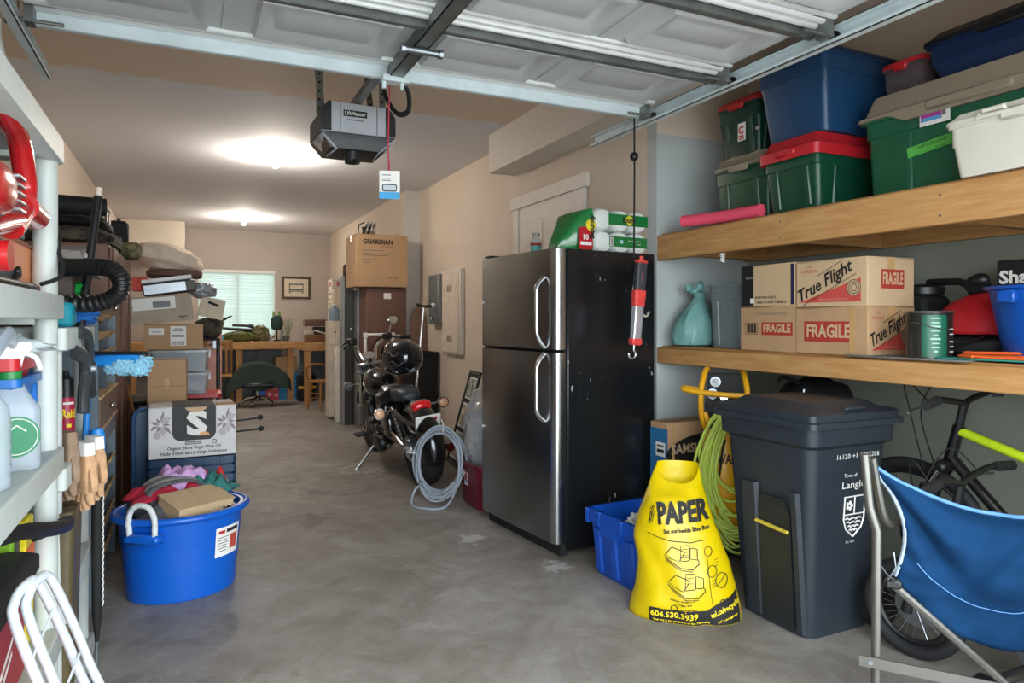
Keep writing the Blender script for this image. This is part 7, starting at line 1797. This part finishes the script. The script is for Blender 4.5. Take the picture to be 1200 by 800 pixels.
b = MB(); b.M = frame_matrix((.06, -.1715, .125), *NY); b.prism([(.03 * math.cos(a), .022 * math.sin(a)) for a in [PI * i / 10 for i in range(11)]], 0, .0008); b.build('orange_arc', mat('peach_print', '#dfa06c', .6), c)
LEAF = mat('mauve_grey_print', '#8b8087', .7)
for sx in (-1, 1):
    cx = .005 + sx * .178
    P = []
    for k in range(9):
        a = k * .7; L = .05 + .02 * (k % 3); P.append((a, L))
    b = MB(); b.M = frame_matrix((cx, -.1703, .20), *NY)
    for a, L in P:
        m = Matrix.Rotation(a, 2)
        pts = [m @ Vector(q) for q in ((.008, 0), (L * .5, .011), (L, .0), (L * .5, -.009))]
        b.prism([(max(-.055, min(.055, q.x)), q.y) for q in pts], 0, .0005)
    o = b.build('leaf_print', LEAF, c); o['kind'] = 'stuff'
    b = MB(); b.M = frame_matrix((cx, -.1709, .20), *NY)
    for (dx, dz, r) in ((-.02, -.06, .022), (.025, .03, .02), (.01, -.035, .018)): b.prism([(dx + r * math.cos(q * .45), dz + r * math.sin(q * .45)) for q in range(14)], 0, .0005)
    o = b.build('olive_print', mat('pale_mauve_print', '#b7aeb2', .7), c); o['kind'] = 'stuff'
decal(c, (.0, -.17, .085), NY, .09, .02, GREYINK, 'grey_bar', lift=.001); text('Kalamata', .016, PAPER, c, (.0, -.1715, .085), NY, width=.075)
text('Organic Extra Virgin Olive Oil', .026, INK, c, (.005, -.17, .057), NY, width=.29, bold=.02)
text("Huile d'olive extra vierge biologique", .026, INK, c, (.005, -.17, .027), NY, width=.36, bold=.02)
b = MB(); b.M = frame_matrix((.115, -.1708, .085), *NY); b.tube(arc((0, 0, 0), .012, 0, 340, 12), .002, 4, closed=True); b.build('seal_print', INK, c)
NVB = mat('navy_blue_crate', '#22405f', .42, var=.08)
for k in range(4):
    labs = ('bottom crate of the nested navy blue crates behind the tub', 'second crate up in the nested navy blue stack', 'third crate up in the nested navy blue stack', 'top crate of the nested navy blue stack under the olive oil carton')
    if k == 0:
        t = thing('stacking_crate', labs[0], 'crate', (.03, 4.72, 0), group='nested navy blue crates')
        b = MB(); b.rloft([(.19, .15, .02, 0), (.225, .175, .02, .27), (.24, .19, .02, .275), (.24, .19, .02, .318), (.222, .172, .02, .318), (.185, .145, .02, .012)]); b.build('body', NVB, t)
        for x in (-.16, -.06, .06, .16): MB().box(x - .012, x + .012, -.1925, -.185, .272, .317, b=.002).build('rim_block', NVB, t)
        for x in (-.235, .235): MB().box(x - .015, x + .015, -.05, .05, .275, .325, b=.006).build('grip', NVB, t)
        cr0 = t
    else: copy_thing(cr0, (.03, 4.72, .055 * k), label=labs[k])
t = thing('storage_tote', 'deep blue tote stood on its end beside the grey tool organiser', 'tote', (-.235, 4.98, 0), rz=.1)
b = MB(); b.M = Matrix.Translation((0, 0, .39)) @ Matrix.Rotation(-PI / 2, 4, 'Y') @ Matrix.Identity(4)
b.M = Matrix.Translation((.0, .17, .385)) @ Matrix.Rotation(PI / 2, 4, 'X')
b.rloft([(.08, .385, .06, .34), (.075, .38, .06, .335), (.068, .36, .05, .02), (.062, .34, .05, 0)][::-1]); b.build('body', mat('tote_steel_blue', '#2f4f74', .4), t)
b = MB(); b.M = Matrix.Translation((.0, .17, .385)) @ Matrix.Rotation(PI / 2, 4, 'X'); b.tube([(x, y, .345) for x, y, z in b.rrect(.078, .375, .06, 0, 5)], .012, 8, closed=True); b.build('rim', mat('tote_rim_blue', '#3d618a', .4), t)
for i, (y, z, rr, lab) in enumerate(((4.62, .655, .1, 'upper of two dark poles with round ends poking out past the patterned carton'), (4.55, .60, -.05, 'lower of two dark poles with round ends poking out past the patterned carton'))):
    t = thing('walking_pole', lab, 'pole', (.03, y + .28, z - .02), rz=rr, group='walking poles')
    MB().tube([(.1, -.05, 0), (.40, -.05, .02)], .007, 8).build('shaft', BLACK, t); b = MB(); b.blob((.41, -.05, .022), .018, .018, .018); b.build('round_end', BLACK, t)
# broom behind tote
t = thing('broom', 'thin handled broom leaning between the wardrobe and the box pile', 'broom', (-.20, 5.62, 0), ry=-.22); MB().tube([(0, 0, .05), (0, 0, 1.1)], .012, 8).build('handle', STL, t); b = MB(); b.box(-.12, .12, -.03, .03, 0, .08, b=.01); b.build('head', REDT, t)

# ---------------------------------------------------------------- big blue tub of clothes
TB = mat('cobalt_tub_plastic', '#0a5ac0', .32, var=.04)
t = thing('laundry_tub', 'big cobalt blue rope handled tub full of clothes on the floor', 'tub', (-.02, 3.74, 0), rz=.25)
sx, sy = 1.0, .86
b = MB(); b.lathe([(.235, 0), (.242, .006), (.252, .13), (.2535, .131), (.262, .25), (.2635, .251), (.278, .375), (.30, .378), (.305, .388), (.30, .40), (.268, .40), (.262, .385), (.23, .02)], 56, sx=sx, sy=sy); b.build('body', TB, t)
b = MB(); b.tube([(.296 * math.cos(a) * sx, .296 * math.sin(a) * sy, .39) for a in [2 * PI * i / 56 for i in range(56)]], .017, 10, closed=True); b.build('rolled_rim', TB, t)
ROPE = mat('white_braided_rope', '#d5d9da', .8, bump=.5, bscale=90)
for ang in (math.radians(222), math.radians(42)):
    r = Matrix.Rotation(ang, 4, 'Z')
    b = MB(); b.M = r; rad = .265; b.box(rad - .02, rad + .045, -.085, .085, .30, .345, b=.012); b.build('handle_block', TB, t)
    b = MB(); b.M = r
    pp = spline([(rad + .026, -.062, .335), (rad + .03, -.062, .42), (rad + .032, -.03, .47), (rad + .032, .03, .47), (rad + .03, .062, .42), (rad + .026, .062, .335)], 8)
    b.tube(pp, .0125, 10); rp = b.build('rope_handle', ROPE, t)
    b = MB(); b.M = r
    hp = [(p[0] + .0115 * math.cos(i * 1.2), p[1] + .0115 * math.sin(i * 1.2) * .5, p[2] + .006 * math.sin(i * 1.2)) for i, p in enumerate(pp)]
    b.tube(hp, .0045, 5); b.build('rope_strand', ROPE, rp)
def tub_decal(a0, a1, z0, z1, m, nm, lift=.003):
    b = MB()
    def fn(u, v):
        a = math.radians(a0 + (a1 - a0) * u); z = z0 + (z1 - z0) * v; rr = .242 + (z / .375) * .036 + lift
        return (rr * math.cos(a) * sx, rr * math.sin(a) * sy, z)
    b.grid(fn, 8, 2); b.build(nm, m, t, sharp=180)
tub_decal(290, 325, .175, .315, PAPER, 'sticker'); tub_decal(293, 301, .285, .30, REDINK, 'sticker_mark', .0042); tub_decal(303, 322, .285, .302, INK, 'sticker_heading', .0042)
for k in range(6): tub_decal(293, 304 + (k % 2) * 2, .20 + k * .013, .204 + k * .013, GREYINK, 'sticker_text', .0042)
tub_decal(309, 321, .20, .262, mat('tub_red_print', '#c04a3c', .6), 'sticker_picture', .0042); tub_decal(308, 322, .262, .27, MATS['tub_red_print'], 'sticker_picture', .0042)
def fold_cloth(label, loc, w, d, h, m, rz, seed, name='folded_cloth', wav=3.0):
    b = MB(); b.M = Matrix.Rotation(rz, 4, 'Z')
    def fn(u, v):
        e = (1 - (2 * u - 1) ** 4) * (1 - (2 * v - 1) ** 4)
        z = h * e * (.65 + .5 * mnoise.noise(Vector((u * wav + seed, v * wav * .6, seed)))) + .012 * math.sin(u * 26 + 5 * v + seed) * e + .010 * math.sin(v * 31 + 6 * u) * e * .5
        return ((u - .5) * w * (1 + .08 * math.sin(9 * v + seed)), (v - .5) * d * (1 + .08 * math.sin(8 * u + seed)), z)
    b.grid(fn, 40, 30)
    return tag(b.build(name, m, loc=loc, sharp=180, thick=.008), label, 'clothing')
fold_cloth('dark grey garment spread across the bottom of the tub heap', (-.04, 3.78, .375), .42, .36, .09, mat('charcoal_knit', '#55565a', .9, var=.2, scale=40), .25, 1)
c = thing('cardboard_box', 'small open cardboard box among the clothes in the blue tub', 'box', (.03, 3.68, .335), rz=.55, rx=.25)
MB().box(-.14, .14, -.09, .09, 0, .12, b=.003).build('body', CARD2, c); MB().box(-.145, -.003, -.092, .095, .121, .126, b=.001).build('flap', CARD2, c)
MB().box(.0, .145, -.092, .095, .121, .126, b=.001).build('flap', CARD2, c)
fold_cloth('lilac pink cloth on top of the clothes heap in the tub', (-.02, 3.90, .455), .27, .18, .12, mat('lilac_cloth', '#c99fd0', .9, var=.08), .2, 5)
fold_cloth('crimson cloth strip below the lilac one in the tub', (-.08, 3.83, .435), .36, .16, .08, mat('crimson_cloth', '#b5233c', .9), .35, 7)
fold_cloth('bright red cloth at the far side of the tub heap', (.11, 3.93, .455), .15, .10, .08, mat('scarlet_cloth', '#cc3030', .9), -.3, 9)
fold_cloth('dark teal cloth at the right of the tub heap', (.11, 3.86, .44), .22, .16, .10, mat('teal_cloth', '#2f6f6a', .9), -.5, 11)
for i in range(4):
    b = MB(); yy = -.05 + .03 * i
    pts = [(.13 * math.cos(a) - .02 * i, .02 * i, .055 + .045 * math.sin(a) + .004 * i) for a in [PI * q / 10 for q in range(11)]]
    b.M = Matrix.Rotation(.45, 4, 'Z'); b.tube(pts, .016, 8, flat=(1.8, .5))
    tag(b.build('grey_sock', mat('grey_sock_%d' % (i % 2), ('#6a6b6e', '#9a9b9c')[i % 2], .95, var=.15), loc=(-.05 + .02 * i, 3.76 + .03 * i, .415)), ('grey sock draped at the front of the tub heap', 'pale sock second from the front of the tub heap', 'grey sock third from the front of the tub heap', 'pale sock nearest the lilac cloth in the tub')[i], 'sock', 'socks in the tub')
fold_cloth('striped black and white cloth by the right rim of the tub', (.14, 3.70, .375), .16, .12, .05, mat('striped_cloth', '#d5d5d5', .9, c2='#222222', scale=6, stretch=(1, 12, 1), thr=(.48, .52)), -.5, 13)
